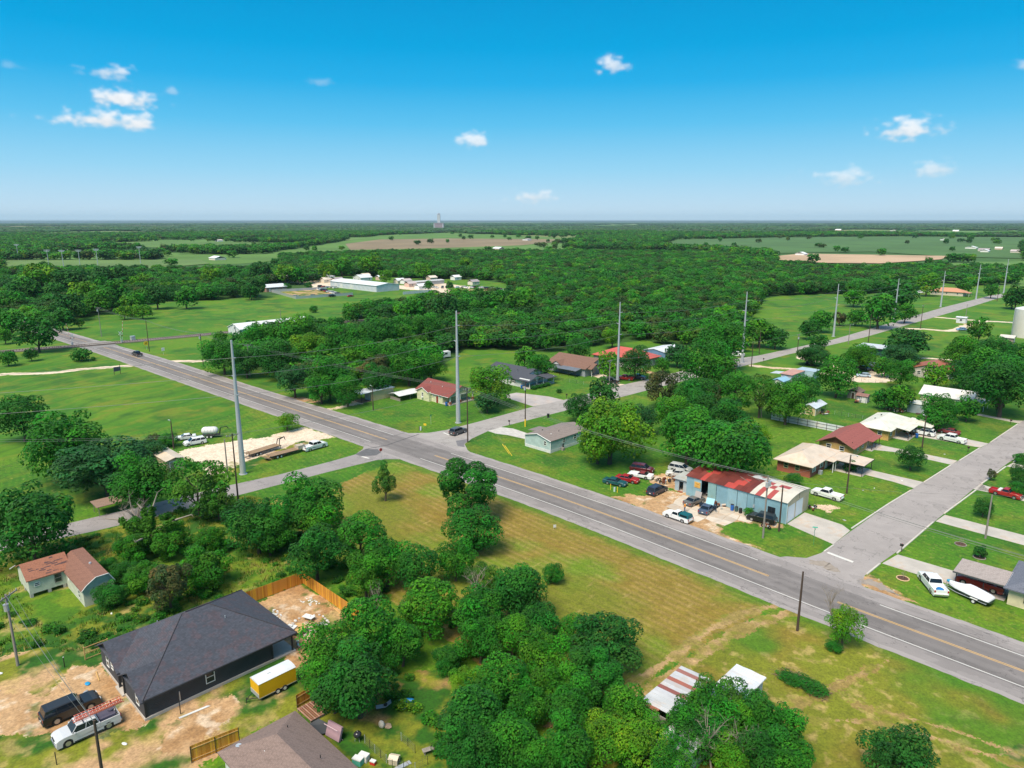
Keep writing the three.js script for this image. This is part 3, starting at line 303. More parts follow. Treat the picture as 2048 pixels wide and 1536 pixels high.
// ---------------------------------------------------------------- roads
{
  const lane = texture(512, 256, (x, y, w, h) => { const a = (y / h - .5) * 13.4, n = tf(x / w, y / h * .5, 2, 8), g = hash2(x, y), sl = Math.abs(a) > 3.75; let k = sl ? .262 : .195; const tr = Math.min(Math.abs(Math.abs(a) - .9), Math.abs(Math.abs(a) - 2.7)); if (!sl) k -= .022 * smooth(.7, .2, tr); k *= .9 + .22 * (n - .5) + .1 * (g - .5); if (Math.abs(a) > 6.1 - .5 * n) k = lerp(k, .33, .6); const ck = Math.abs(tf(x / w, y / h, 57, 6) - .5); if (ck < .005) k *= .62; if (tf(x / w, y / h, 83, 5) > .66) k *= .88; if (tf(x / w, y / h, 87, 5) > .68) k *= 1.12; return [k * 1.10, k * .98, k * .94]; });
  const m = mat([1, 1, 1], .92, { map: lane });
  const half = (u) => (fbm(u * .5, 3.3, 3) - .5) * .5 + 6.7 - 2.1 * smooth(-150, -235, u) + .4 * smooth(-60, -20, u);
  structure('highway', ribbon(HWY, (u) => -half(u + 400), half, .02, 34), m, 'two-lane asphalt highway with wide shoulders');
  const paint = mat([.72, .70, .66], .7, { map: rep(tStain, .3, 1) }), gold = mat([.74, .44, .13], .7, { map: rep(tStain, .3, 1) });
  const cut = (a, b, off) => HWY.filter(([u]) => u > a && u < b).map(([u, v]) => [u, v + off]); const cutE = (a, b, off) => [[a, hwyV(a) + off], ...cut(a, b, off), [b, hwyV(b) + off]];
  const stripe = (n, a, b, off, w, mm, l) => structure(n, ribbon(cutE(a, b, off), -w / 2, w / 2, .028), mm, l);
  stripe('edge_line', -330, -14.5, 3.55, .15, paint, 'white edge line on the far shoulder beyond the crossroads'); stripe('edge_line', 6.5, 80.8, 3.55, .15, paint, 'white edge line beside the blue workshop'); stripe('edge_line', 99, 160, 3.55, .15, paint, 'white edge line past the boat trailer');
  stripe('edge_line', -330, -14, -3.55, .15, paint, 'white edge line beside the gravel lot'); stripe('edge_line', 4.3, 160, -3.55, .15, paint, 'white edge line along the dry mown field');
  for (const [a, b] of [[-205, -12.5], [5, 84.3], [94.5, 160]]) for (const o of [-.14, .14]) stripe('centre_line', a, b, o, .11, gold, 'yellow centre line');
  stripe('centre_line', -330, -218, 0, .14, gold, 'yellow centre line');
  // side streets
  const tSt = texture(512, 256, (x, y, w, h) => { const n = tf(x / w, y / h, 12, 5), n2 = tf(x / w, y / h, 33, 12), g = hash2(x, y); let k = .315 * (.93 + .25 * (n - .5) + .16 * (n2 - .5) + .1 * (g - .5)); const cr = Math.abs(tf(x / w, y / h, 55, 4) - .5); if (cr < .006) k *= .72; if (smooth(.7, .78, tf(x / w, y / h, 71, 6)) > .3) k *= .86; return [k * 1.08, k * .98, k * .92]; });
  const mSt = mat([1, 1, 1], .93, { map: rep(tSt, .06, .06) }), mSt2 = mat([.86, .85, .88], .93, { map: rep(tSt, .06, .06) });
  structure('side_street', sheet([[-30, -200], [-24, -140], [-17.5, -100], [-12.8, -68], [-12.1, -60], [-10.4, -40], [-8.9, -30], [-8.4, -18], [-8.6, -11.4], [-10.6, -7.9], [-14, -5], [-2, -4], [3.6, -5], [1.2, -6.4], [-1, -8.6], [-1.9, -10.5], [-2.4, -16], [-2.9, -22], [-4, -42], [-4.6, -55], [-6, -66], [-8, -76], [-12, -100], [-19, -140], [-25, -200]], .012, 1), mSt2, 'narrow grey street running past the gravel lot');
  structure('side_street', sheet([[-17, 5.5], [-13, 7.6], [-9.8, 11], [-8.4, 16], [-8.1, 27], [-8.2, 48], [-6.5, 64], [-6.3, 86], [-4.7, 102], [-3.2, 130], [-1.2, 155], [2.4, 168], [6.4, 205], [9, 228], [10.5, 302], [12, 403], [17, 500], [36, 640], [44, 640], [25, 488], [23.5, 418], [19.5, 315], [17, 245], [13, 205], [10, 180], [8.8, 158], [7.2, 138], [5.2, 110], [3.4, 77], [1, 48], [-.2, 28], [-.2, 23], [1.6, 15.5], [3.6, 11.2], [7.5, 8.6], [13, 6.6]], .012, 1), mSt, 'pale concrete street leading away under the steel poles');
  structure('residential_street', sheet([[81.5, 4.6], [83.5, 7.6], [86, 9.2], [87, 12.6], [87.5, 25.3], [88.3, 41], [89.6, 60], [91.4, 80], [93.3, 98], [95.4, 126], [98, 160], [106, 160], [104, 126], [100.9, 97], [99.6, 85], [97.8, 60.6], [96.7, 39], [95.7, 23], [94.9, 14.7], [94.6, 9.6], [95.2, 6.4], [98, 4.2]], .012, 1), mat([.98, .96, .97], .93, { map: rep(tSt, .05, .05) }), 'pale residential street with low kerbs');
  structure('tar_patch', ribbon([[-10.6, 8.8], [-9, -2], [-10, -7.6]], -.14, .14, .031), mat([.06, .058, .06], .9), 'dark patch across the highway at the crossroads'); structure('tar_patch', ribbon([[-14.2, 7], [-13.2, 0], [-14.8, -5.2]], -.06, .06, .031), mat([.1, .095, .098], .9), 'thin dark seam across the highway');
  structure('tar_patch', sheet([[-10.2, -7.4], [-8.7, -11.3], [-6.4, -11], [-4.6, -8.4], [-5.6, -6.4], [-8, -5.6]], .024), mat([.14, .135, .14], .92, { map: gr }), 'grey asphalt patch on the narrow street'); structure('tar_patch', sheet([[.2, 11.4], [1.2, 14.6], [2.6, 13.2], [3.4, 11.2], [5.4, 9.6], [3.6, 9]], .024), mat([.2, .19, .2], .95, { map: gr }), 'broken grey patch at the street corner');
  structure('stop_line', sheet([[-6.3, -11.4], [-4, -11], [-4, -10.5], [-6.2, -10.9]], .03), paint, 'white stop line on the narrow street'); structure('stop_line', sheet([[-7.2, 13.6], [-4.4, 13.2], [-4.4, 13.6], [-7.1, 14]], .03), paint, 'worn white stop line before the grey vehicle'); structure('stop_line', sheet([[87.6, 13.2], [91.8, 12.6], [91.8, 13.2], [87.7, 13.8]], .03), paint, 'white stop line beside the workshop drive');
  const ragged = (p) => { const q = []; for (let i = 0; i < p.length; i++) { const a = p[i], b = p[(i + 1) % p.length]; for (let k = 0; k < 12; k++) { const t = k / 12, u = lerp(a[0], b[0], t), v = lerp(a[1], b[1], t); q.push([u + (fbm(u * 2.3, v * 2.3, 3) - .5) * 2.2, v + (fbm(u * 2.3 + 40, v * 2.3, 3) - .5) * 1.8]); } } return q; };
  const gravelMouth = mat([.36, .30, .25], 1, { map: gr }); structure('dirt_spill', sheet(ragged([[86.8, 8.8], [88.6, 10.2], [91, 9.2], [91.6, 8], [90, 7.7], [88, 8]]), .022), gravelMouth, 'scatter of dirt at the street mouth'); structure('dirt_spill', sheet(ragged([[94.4, 7], [95, 8.6], [96, 9.6], [97, 8.6], [100.2, 7.2], [97.4, 6.7]]), .026), gravelMouth, 'dirt spill on the highway shoulder by the boat lawn');
  // kerbs of the residential street
  const kerbs = [[[87.2, 13.4], [87.4, 16.8]], [[87.2, 25.6], [88.2, 41], [89.2, 52.4]], [[89.8, 59.2], [91, 74.6]], [[91.6, 79.6], [92.7, 92.8]], [[93.6, 100], [95.2, 123.5]], [[94.7, 10.2], [95, 15.2]], [[95.8, 20.9], [96.6, 38.4]], [[97, 44], [98.4, 61.4]], [[98.4, 66.2], [99.8, 82]], [[100.4, 86.6], [102, 104]]];
  for (const k of kerbs) { const gs = []; for (let i = 1; i < k.length; i++) { const [a, b] = [k[i - 1], k[i]], L = Math.hypot(b[0] - a[0], b[1] - a[1]), g = new THREE.BoxGeometry(.26, .14, L); g.rotateY(-GRID - Math.atan2(b[0] - a[0], b[1] - a[1]) + 0); g.translate(wx((a[0] + b[0]) / 2, (a[1] + b[1]) / 2), .07, wz((a[0] + b[0]) / 2, (a[1] + b[1]) / 2)); gs.push(metric(g)); } structure('kerb', gs, M.kerb, 'pale concrete kerb along the residential street'); }
  // drives
  const drive = (p, l, m = M.concrete) => structure('driveway', sheet(p, .008, 1), m, l);
  drive([[78.3, 19.8], [78.5, 27], [85.4, 26.2], [87.3, 24.6], [87.2, 17.2]], 'wide concrete apron beside the workshop doors'); drive([[78.3, 55.6], [79.2, 59.4], [89.9, 59.2], [89.2, 54.2], [85, 55.2]], 'concrete drive to the carport of the brick house'); drive([[74.3, 74], [74.6, 79.4], [91.2, 79.2], [91, 75.2], [84, 75.8], [79, 76]], 'concrete drive to the red roofed house'); drive([[78.5, 93.4], [80, 100], [93.4, 98.6], [92.7, 93.6]], 'concrete drive with parked white cars'); drive([[84, 126.5], [84.4, 128.6], [93.6, 127.2], [95.8, 128.4], [95.6, 124.4]], 'gravel drive by the far mailbox', mat([.55, .48, .4], .95, { map: gr })); drive([[96.8, 39.2], [97.2, 43.6], [109.6, 43.2], [130, 43], [130, 38.4], [109.8, 38.6]], 'long pale drive between the lawns across the residential street'); drive([[95.2, 15.6], [96, 20.6], [103.7, 20.6], [111.2, 20.2], [111.2, 15.4]], 'concrete drive under the carport'); drive([[98.4, 61.8], [98.5, 66], [103, 64.6], [112, 64], [112, 60.6], [101, 62]], 'short drive under the red pickup'); drive([[99.8, 82.4], [100.4, 86.2], [110, 85.6], [110, 82]], 'short drive by the far shrubs'); drive([[-8.4, 48.6], [-6.4, 60.4], [-13, 60.6], [-18, 59], [-23.4, 57.4], [-24, 51]], 'wide pale drive between two front lawns', mat([.47, .42, .4], .93, { map: st })); drive([[-.4, 22.6], [-.2, 27.4], [3, 28.6], [9, 28], [14.6, 27], [14.6, 24.6], [6, 23.6], [3, 22.4]], 'pale gravel drive of the mint trailer home', mat([.6, .56, .52], .95, { map: gr })); drive([[96.2, 61.4], [100.6, 62.6], [98.6, 66.2], [97.8, 66]], 'drive mouth');
  // broken forecourt slabs in front of the workshop: each piece its own thickness and tilt
  const r = rng(5), slabM = [mat([.60, .51, .41], .95, { map: st }), mat([.53, .44, .35], .95, { map: st }), mat([.66, .57, .47], .95, { map: st })], lot = [[56.5, 11.4], [59, 18.8], [66, 18.9], [77.4, 18.8], [76.8, 16.4], [72, 14.6], [70.4, 12.2], [66, 9.8], [60.5, 10.2]];
  const root = new THREE.Group(); root.name = 'forecourt'; root.userData.kind = 'structure'; root.userData.label = 'cracked concrete forecourt of the blue workshop'; root.userData.category = 'forecourt'; scene.add(root);
  for (let i = 0; i < 11; i++) for (let j = 0; j < 5; j++) {
    const c0 = (a, b) => [56.4 + a * 2.1 + (hash2(a, b) - .5) * 1.1, 9.8 + b * 1.9 + (hash2(a + 50, b) - .5) * 1.0], q = [c0(i, j), c0(i + 1, j), c0(i + 1, j + 1), c0(i, j + 1)], m = [(q[0][0] + q[2][0]) / 2, (q[0][1] + q[2][1]) / 2];
    if (!inside(lot, ...m) || hash2(i + 9, j + 3) < .12) continue;
    const k = .955 + .025 * r(), p = q.map(([a, b]) => [m[0] + (a - m[0]) * k, m[1] + (b - m[1]) * k]); const g = slab(p.map(([a, b]) => [a, b, .03 + .02 * r()]), .03); g.rotateY(-GRID); g.translate(-21.69, 0, -156.34); part(i + j ? 'slab_' + String(i * 5 + j).padStart(3, '0') : 'slab', g, slabM[Math.floor(r() * 3)], root);
  }
}
// ---------------------------------------------------------------- trees
function leafCloud(seed, o) {                                              // crown: many leaf-sized faces gathered in clumps. unit: 10 m wide, 10 m tall
  const r = rng(seed), lobes = [], pos = [], nor = [], col = [], idx = [], cr = 5, cy = o.cy ?? 5.3, ry = o.ry ?? 4.5;
  for (let i = 0; i < o.lobes; i++) {
    const a = i * 2.39996 + r() * .9, yy = o.full ? lerp(-.95, .95, (i + .5) / o.lobes) : lerp(-.86, .95, Math.pow((i + .5) / o.lobes, .85)), rad = Math.sqrt(Math.max(0, 1 - yy * yy)) * (o.cone ? (1 - yy) * .62 + .05 : 1), k = .5 + .42 * r(), s = (o.lobe ?? .34) * (.55 + .8 * r());
    lobes.push([Math.cos(a) * rad * k * cr, cy + yy * ry * k, Math.sin(a) * rad * k * cr, s * cr, .7 + .6 * r(), r()]);
  }
  if (o.core !== 0) for (let i = 0; i < 5; i++) lobes.push([(r() - .5) * 4, cy + (r() - .4) * 3, (r() - .5) * 4, cr * .42, .9, .5]);
  const W = lobes.reduce((s, l) => s + l[3] * l[3], 0), v = new THREE.Vector3(), n = new THREE.Vector3(), t = new THREE.Vector3(), b = new THREE.Vector3();
  for (const l of lobes) {
    const cnt = Math.round(o.leaves * l[3] * l[3] / W);
    for (let i = 0; i < cnt; i++) {
      const z = r() * 2 - 1, a = r() * 6.2832, q = Math.sqrt(1 - z * z); n.set(q * Math.cos(a), z, q * Math.sin(a)); if (n.y < -.35 && r() < .65) n.y *= -1;
      const d = l[3] * (.72 + .36 * Math.sqrt(r())); v.set(l[0] + n.x * d, l[1] + n.y * d * .85, l[2] + n.z * d);
      let buried = false; for (const m of lobes) if (m !== l) { const e = (v.x - m[0]) ** 2 + ((v.y - m[1]) / .85) ** 2 + (v.z - m[2]) ** 2; if (e < m[3] * m[3] * .42) { buried = true; break; } }
      if (buried && r() < .85) continue; if (v.y < (o.floor ?? .6)) { if (v.y < 0.02) continue; if (r() < .4) continue; }
      if (o.weep && r() < .5) v.y -= r() * 1.6;
      n.x += (r() - .5) * 1.5; n.y += (r() - .1) * 1.2; n.z += (r() - .5) * 1.5; n.normalize();
      t.set(r() - .5, o.weep ? -1.6 : r() - .5, r() - .5).cross(n).normalize(); b.copy(n).cross(t);
      const s = o.size * (.6 + .8 * r()), w = s * (.45 + .2 * r()), k0 = pos.length / 3, tone = l[4] * (.78 + .44 * r()), yel = .6 + .9 * l[5] * l[5] + (r() < .1 ? .7 : 0);
      for (const [x, y] of [[-s, 0], [0, -w], [s, 0], [0, w]]) { pos.push(v.x + b.x * x + t.x * y, Math.max(.03, v.y + b.y * x + t.y * y), v.z + b.z * x + t.z * y); nor.push(n.x, n.y, n.z); col.push(tone * yel, tone, tone * .9); }
      idx.push(k0, k0 + 2, k0 + 1, k0, k0 + 3, k0 + 2);
    }
  }
  const g = new THREE.BufferGeometry(); g.setAttribute('position', new THREE.Float32BufferAttribute(pos, 3)); g.setAttribute('normal', new THREE.Float32BufferAttribute(nor, 3)); g.setAttribute('color', new THREE.Float32BufferAttribute(col, 3)); g.setIndex(idx); return g;
}
function limbs(seed, o = {}) {                                             // trunk and limbs in the same 10 m unit
  const r = rng(seed), gs = [], R = o.r ?? .3, top = o.top ?? 5.5, lean = o.lean ?? .5; let p = [0, -.15, 0];
  const path = [[(r() - .5) * lean, top * .3, (r() - .5) * lean], [(r() - .5) * lean * 1.6, top * .65, (r() - .5) * lean * 1.6], [(r() - .5) * lean * 2, top, (r() - .5) * lean * 2]]; let rad = R * 1.25;
  for (const q of path) { gs.push(bar(p, q, rad, 7, rad * .72)); rad *= .72; p = q; }
  const n = o.n ?? 6; for (let i = 0; i < n; i++) { const k = .35 + .6 * (i + .5) / n, b = path[k < .65 ? 0 : 1], a = i * 2.4 + r(), L = (o.len ?? 3) * (.7 + .6 * r()), m = [b[0] + Math.cos(a) * L * .5, b[1] + top * .12 + L * .3, b[2] + Math.sin(a) * L * .5], e = [m[0] + Math.cos(a + .4) * L * .5, m[1] + L * (.25 + .3 * r()), m[2] + Math.sin(a + .4) * L * .5]; gs.push(bar(b, m, R * .5, 5, R * .32), bar(m, e, R * .32, 5, R * .14)); if (o.twig) for (let j = 0; j < o.twig; j++) { const t = r(), s = [lerp(m[0], e[0], t), lerp(m[1], e[1], t), lerp(m[2], e[2], t)], d = L * .45; const e2 = [s[0] + (r() - .5) * d * 2, s[1] + (r() - .1) * d, s[2] + (r() - .5) * d * 2]; gs.push(bar(s, e2, R * .14, 4, R * .05)); for (let q = 0; q < 2; q++) gs.push(bar([lerp(s[0], e2[0], .6), lerp(s[1], e2[1], .6), lerp(s[2], e2[2], .6)], [e2[0] + (r() - .5) * d, e2[1] + (r() - .2) * d * .6, e2[2] + (r() - .5) * d], R * .07, 3, R * .03)); } }
  return join(gs);
}
const leafMat = (rgb, tr = .34) => { const m = new THREE.MeshPhysicalMaterial({ roughness: .82, vertexColors: true, side: THREE.DoubleSide, transmission: tr, thickness: 0, specularIntensity: .35 }); m.color.setRGB(...rgb); return m; };
const LEAF = { g: leafMat([.028, .190, .008]), k: leafMat([.020, .155, .010]), d: leafMat([.020, .122, .013]), o: leafMat([.026, .132, .030]), p: leafMat([.060, .185, .020]), y: leafMat([.090, .255, .006]), s: leafMat([.045, .180, .010]), b: leafMat([.022, .158, .010]), i: leafMat([.038, .195, .005]), c: leafMat([.075, .095, .028]), w: leafMat([.030, .205, .009]), r: leafMat([.12, .09, .05]) };
LEAF.g2 = leafMat([.046, .215, .006]); LEAF.g3 = leafMat([.020, .150, .011]);
const BARK = mat([.11, .085, .065], .95, { map: wd }), BARE = mat([.36, .30, .25], .95, { map: wd });
const NEAR = { leaves: 9000, size: .225 }, MID = { leaves: 1900, size: .50 };
const CROWN = {}; const crown = (key, fn) => (CROWN[key] ??= fn());
const shapes = {
  g: (q, i) => leafCloud(100 + i, { ...q, lobes: 24 + 4 * (i % 3), lobe: .33 }), k: (q, i) => leafCloud(200 + i, { ...q, lobes: 17, lobe: .30, core: 0 }), d: (q, i) => leafCloud(300 + i, { ...q, lobes: 30, lobe: .3 }), o: (q, i) => leafCloud(400 + i, { ...q, lobes: 46, lobe: .25, cy: 5.6, ry: 4.2 }), y: (q, i) => leafCloud(500 + i, { ...q, leaves: q.leaves * .85, lobes: 22, lobe: .32 }), s: (q, i) => leafCloud(600 + i, { ...q, leaves: q.leaves * .5, lobes: 26, lobe: .25, core: 0 }), b: (q, i) => leafCloud(700 + i, { ...q, lobes: 20, lobe: .36, cy: 4.6, ry: 4.7, full: true, floor: .1 }), i: (q, i) => leafCloud(800 + i, { ...q, lobes: 28, lobe: .28, cy: 4.4, ry: 4.8, full: true, floor: .1 }), c: (q, i) => leafCloud(900 + i, { ...q, leaves: q.leaves * .7, lobes: 26, lobe: .26, cy: 5.2, ry: 4.6, core: 0 }), w: (q, i) => leafCloud(1000 + i, { ...q, lobes: 30, lobe: .32, weep: true, cy: 5.4 }), p: (q, i) => leafCloud(1150 + i, { ...q, leaves: q.leaves * .55, lobes: 26, lobe: .22, cy: 5.4, ry: 4.6, cone: true, full: true, core: 0 }), r: (q, i) => leafCloud(1100 + i, { ...q, leaves: q.leaves * .35, lobes: 20, lobe: .2, cy: 6, ry: 3.6, core: 0 }),
};
const TRUNKS = [0, 1, 2, 3].map((i) => limbs(40 + i)), THIN = limbs(60, { r: .2, n: 9, top: 7, len: 3.2 }), SHORT = limbs(61, { r: .18, n: 5, top: 3.4, len: 2 });
const KINDNAME = { g: ['leafy_tree', 'rounded mid-green leafy tree'], k: ['oak_tree', 'open lobed dark green oak'], d: ['evergreen_oak', 'dense dark green tree'], o: ['live_oak', 'broad blue-green live oak'], y: ['pecan_tree', 'light yellow-green leafy tree'], s: ['sparse_tree', 'thin-leaved tree with visible branches'], b: ['bush', 'rounded dark green bush'], i: ['ivy_thicket', 'mound of bright ivy-covered growth'], c: ['cedar_tree', 'dull brownish green cedar'], w: ['willow_tree', 'broad weeping tree with drooping foliage'], p: ['young_tree', 'young upright light green tree'], r: ['budding_shrub', 'bare reddish brown shrub'] };
const PLACES = [ // where a tree stands, from the first that holds
  [(u, v) => u > 60 && u < 104 && v < -28 && v > -62, 'in the thicket beside the rusty-roofed trailer home'], [(u, v) => u > 104 && v < -20, 'alone on the rough grass past the brush pile'], [(u, v) => u > 12 && u < 62 && v < -28 && v > -64 && u + v > -38, 'in the belt between the cedar fence and the mown lot'], [(u, v) => u > -8 && u < 30 && v < -40, 'by the abandoned red-roofed house and the narrow street'], [(u, v) => u < -8 && u > -130 && v < -28, 'round the tan shed by the gravel lot'], [(u, v) => u > 0 && u < 60 && v < 0, 'on the dry mown lot'], [(u, v) => u > 84 && v > -20 && v < 0, 'on the verge beside the bare pole'],
  [(u, v) => u > 96 && v > 0 && v < 130, 'on the lawns across the residential street'], [(u, v) => u > 60 && v > 30 && v < 112, 'in the front yards of the brick houses'], [(u, v) => u > 20 && u <= 64 && v > 10 && v < 62, 'on the lawn between the mint trailer home and the workshop'], [(u, v) => u > 0 && u <= 64 && v >= 62 && v < 125, 'in the overgrown lots behind the white metal fence'], [(u, v) => u > 60 && v >= 112, 'among the houses with white and rusty roofs'], [(u, v) => u > 8 && v >= 125, 'beside the long pale street and its drives'], [(u, v) => u > -50 && u < 8 && v > 20 && v < 62, 'on the corner lawn by the yellow house'], [(u, v) => u > -60 && u <= 8 && v >= 62 && v < 180, 'behind the houses along the pale street'], [(u, v) => u <= -30 && u > -160 && v > 4 && v < 130, 'in the wood beside the highway'], [(u, v) => u > -280 && v > -120 && v < 30, 'near the level crossing'], [(u, v) => v >= 180 && u > -60, 'along the power line corridor'], [(u, v) => u > -300 && v > 60 && v < 320, 'in the wood behind the grass strip'], [(u, v) => u <= -280 && v < 130, 'in the old streets beyond the meadow'], [() => true, 'round the white warehouse and the car yard'],
];
const camU = 124.3, camV = -97.3;
TREES.forEach(([k, u, v, W, T], n) => {
  const dist = Math.hypot(u - camU, v - camV), near = dist < 190 || (W > 9 && dist < 300), q = near ? NEAR : MID, vi = n % (near ? 3 : 3), kk = k;
  if (k === 'g' && T < 8 && dist < 120) T *= 1.12;
  const [name, what] = KINDNAME[k], place = PLACES.find(([f]) => f(u, v))[1], o = thing(name, what + ' ' + place, ['b', 'i', 'r'].includes(k) ? 'bush' : 'tree', u, v, (n * 137) % 360, name.replace(/_/g, ' ') + 's ' + place);
  o.scale.set(W / 10, T / 10, W / 10);
  const mt = k === 'g' ? [LEAF.g, LEAF.g2, LEAF.g3, LEAF.g][n % 4] : LEAF[k];
  part('trunk', k === 's' || k === 'r' ? THIN : k === 'b' || k === 'i' ? SHORT : TRUNKS[n % 4], BARK, o);
  part('crown', crown(k + vi + (near ? 'n' : 'm'), () => shapes[k](q, vi)), mt, o);
});
// leafless trees
const bareGeo = [limbs(71, { r: .22, n: 13, top: 6.5, len: 3.3, twig: 6, lean: 1 }), limbs(72, { r: .2, n: 12, top: 7, len: 3, twig: 6, lean: 1.4 })];
[[58.6, -36.5, 5, 6.6, 'leafless grey tree at the edge of the dry mown lot'], [97.5, -41.8, 4.6, 7.4, 'leafless pale tree in front of the rusty roofed trailer home'], [99.6, -40.2, 4, 6.6, 'leafless forked tree beside the pale leafless tree'], [3.2, -61.8, 8, 9, 'leafless grey tree by the narrow street'], [95.8, -7.6, 3.4, 7, 'leafless sapling beside the small roadside tree'], [44, 83, 7, 10, 'tall leafless tree behind the white metal fence'], [52.6, -49, 2.6, 7, 'thin dead trunk in the belt behind the cedar fence']].forEach(([u, v, W, T, l], i) => { const o = thing('leafless_tree', l, 'tree', u, v, i * 77); o.scale.set(W / 10, T / 10, W / 10); part('branches', bareGeo[i % 2], BARE, o); });
// dead tree draped in ivy
{
  const o = thing('ivy_clad_tree', 'dead forked tree with ivy-clad limbs and bare pale branch ends', 'tree', 9.5, -62.5, 30), r = rng(8), limb = [], ends = [], lp = [];
  const arms = [[[0, 0, 0], [.3, 2.6, .2], [1.4, 5.2, .4], [2.2, 8.4, .2], [2.6, 10.4, -.6]], [[.3, 2.6, .2], [3.2, 4.6, .8], [6.2, 6.6, .4], [8.6, 7.4, -.4]], [[.3, 2.2, .2], [-2.4, 4.4, .6], [-4.6, 5.2, -.2], [-7, 5.4, .4]], [[.2, 2, 0], [-1.6, 4, -2], [-3, 5.6, -3.4], [-4.6, 6.6, -3.8]], [[.3, 2.6, .2], [1.8, 4, 2.8], [2.6, 4.6, 5]]];
  for (const a of arms) for (let i = 1; i < a.length; i++) { const f = .3 * (1 - i / (a.length + .6)); (i === a.length - 1 ? ends : limb).push(bar(a[i - 1], a[i], f + .05, 6, Math.max(.05, f - .03))); if (i === a.length - 1) for (let j = 0; j < 3; j++) ends.push(bar(a[i], [a[i][0] + (r() - .3) * 1.4 * Math.sign(a[i][0]), a[i][1] + (r() - .2), a[i][2] + (r() - .5) * 1.6], .045, 4, .02)); else for (let j = 0; j < 170; j++) { const t = r(); lp.push([lerp(a[i - 1][0], a[i][0], t) + (r() - .5) * .8, lerp(a[i - 1][1], a[i][1], t) + (r() - .45) * .8, lerp(a[i - 1][2], a[i][2], t) + (r() - .5) * .8]); } }
  part('trunk', limb, BARK, o); part('bare_branches', ends, BARE, o);
  const pos = [], nor = [], col = [], idx = []; for (const p of lp) for (let q = 0; q < 3; q++) { const n = new THREE.Vector3(r() - .5, r(), r() - .5).normalize(), t = new THREE.Vector3(r() - .5, r() - .5, r() - .5).cross(n).normalize(), b = n.clone().cross(t), s = .2 + .16 * r(), k = pos.length / 3, tn = .8 + .5 * r(); for (const [x, y] of [[-s, 0], [0, -s * .6], [s, 0], [0, s * .6]]) { pos.push(p[0] + b.x * x + t.x * y, Math.max(.05, p[1] + b.y * x + t.y * y), p[2] + b.z * x + t.z * y); nor.push(n.x, n.y, n.z); col.push(tn, tn, tn); } idx.push(k, k + 2, k + 1, k, k + 3, k + 2); }
  const g = new THREE.BufferGeometry(); g.setAttribute('position', new THREE.Float32BufferAttribute(pos, 3)); g.setAttribute('normal', new THREE.Float32BufferAttribute(nor, 3)); g.setAttribute('color', new THREE.Float32BufferAttribute(col, 3)); g.setIndex(idx); part('ivy', g, leafMat([.055, .19, .008]), o);
}
// ---------------------------------------------------------------- woods too dense to count
const CLEAR = [[[-420, 140], [-250, 140], [-236, 300], [-420, 310]], [[-180, 80], [-180, 128], [-160, 208], [-148, 208], [-150, 120], [-160, 78]], [[-90, 70], [-78, 74], [-78, 86], [-92, 84]], [[-215, 46], [-185, 46], [-195, 92], [-215, 92]], [[-60, 60], [12, 60], [12, 160], [-60, 160]], [[-360, 455], [-330, 470], [-330, 515], [-360, 500]]];
const taper = (g) => g;
function wood(name, label, geo, m, pts, tint) {
  const im = new THREE.InstancedMesh(geo, m, pts.length), d = new THREE.Object3D(), c = new THREE.Color();
  pts.forEach(([u, v, W, T, t, k], i) => { d.position.set(wx(u, v), 0, wz(u, v)); d.rotation.set(0, k, 0); d.scale.set(W / 10, T / 10, W / 10); d.updateMatrix(); im.setMatrixAt(i, d.matrix); im.setColorAt(i, c.setRGB(...(tint ? tint(t, k) : [t, t, t]))); });
  im.name = name; im.castShadow = im.receiveShadow = true; meta(im, label, 'woodland', null, 'stuff'); scene.add(im); return im;
}
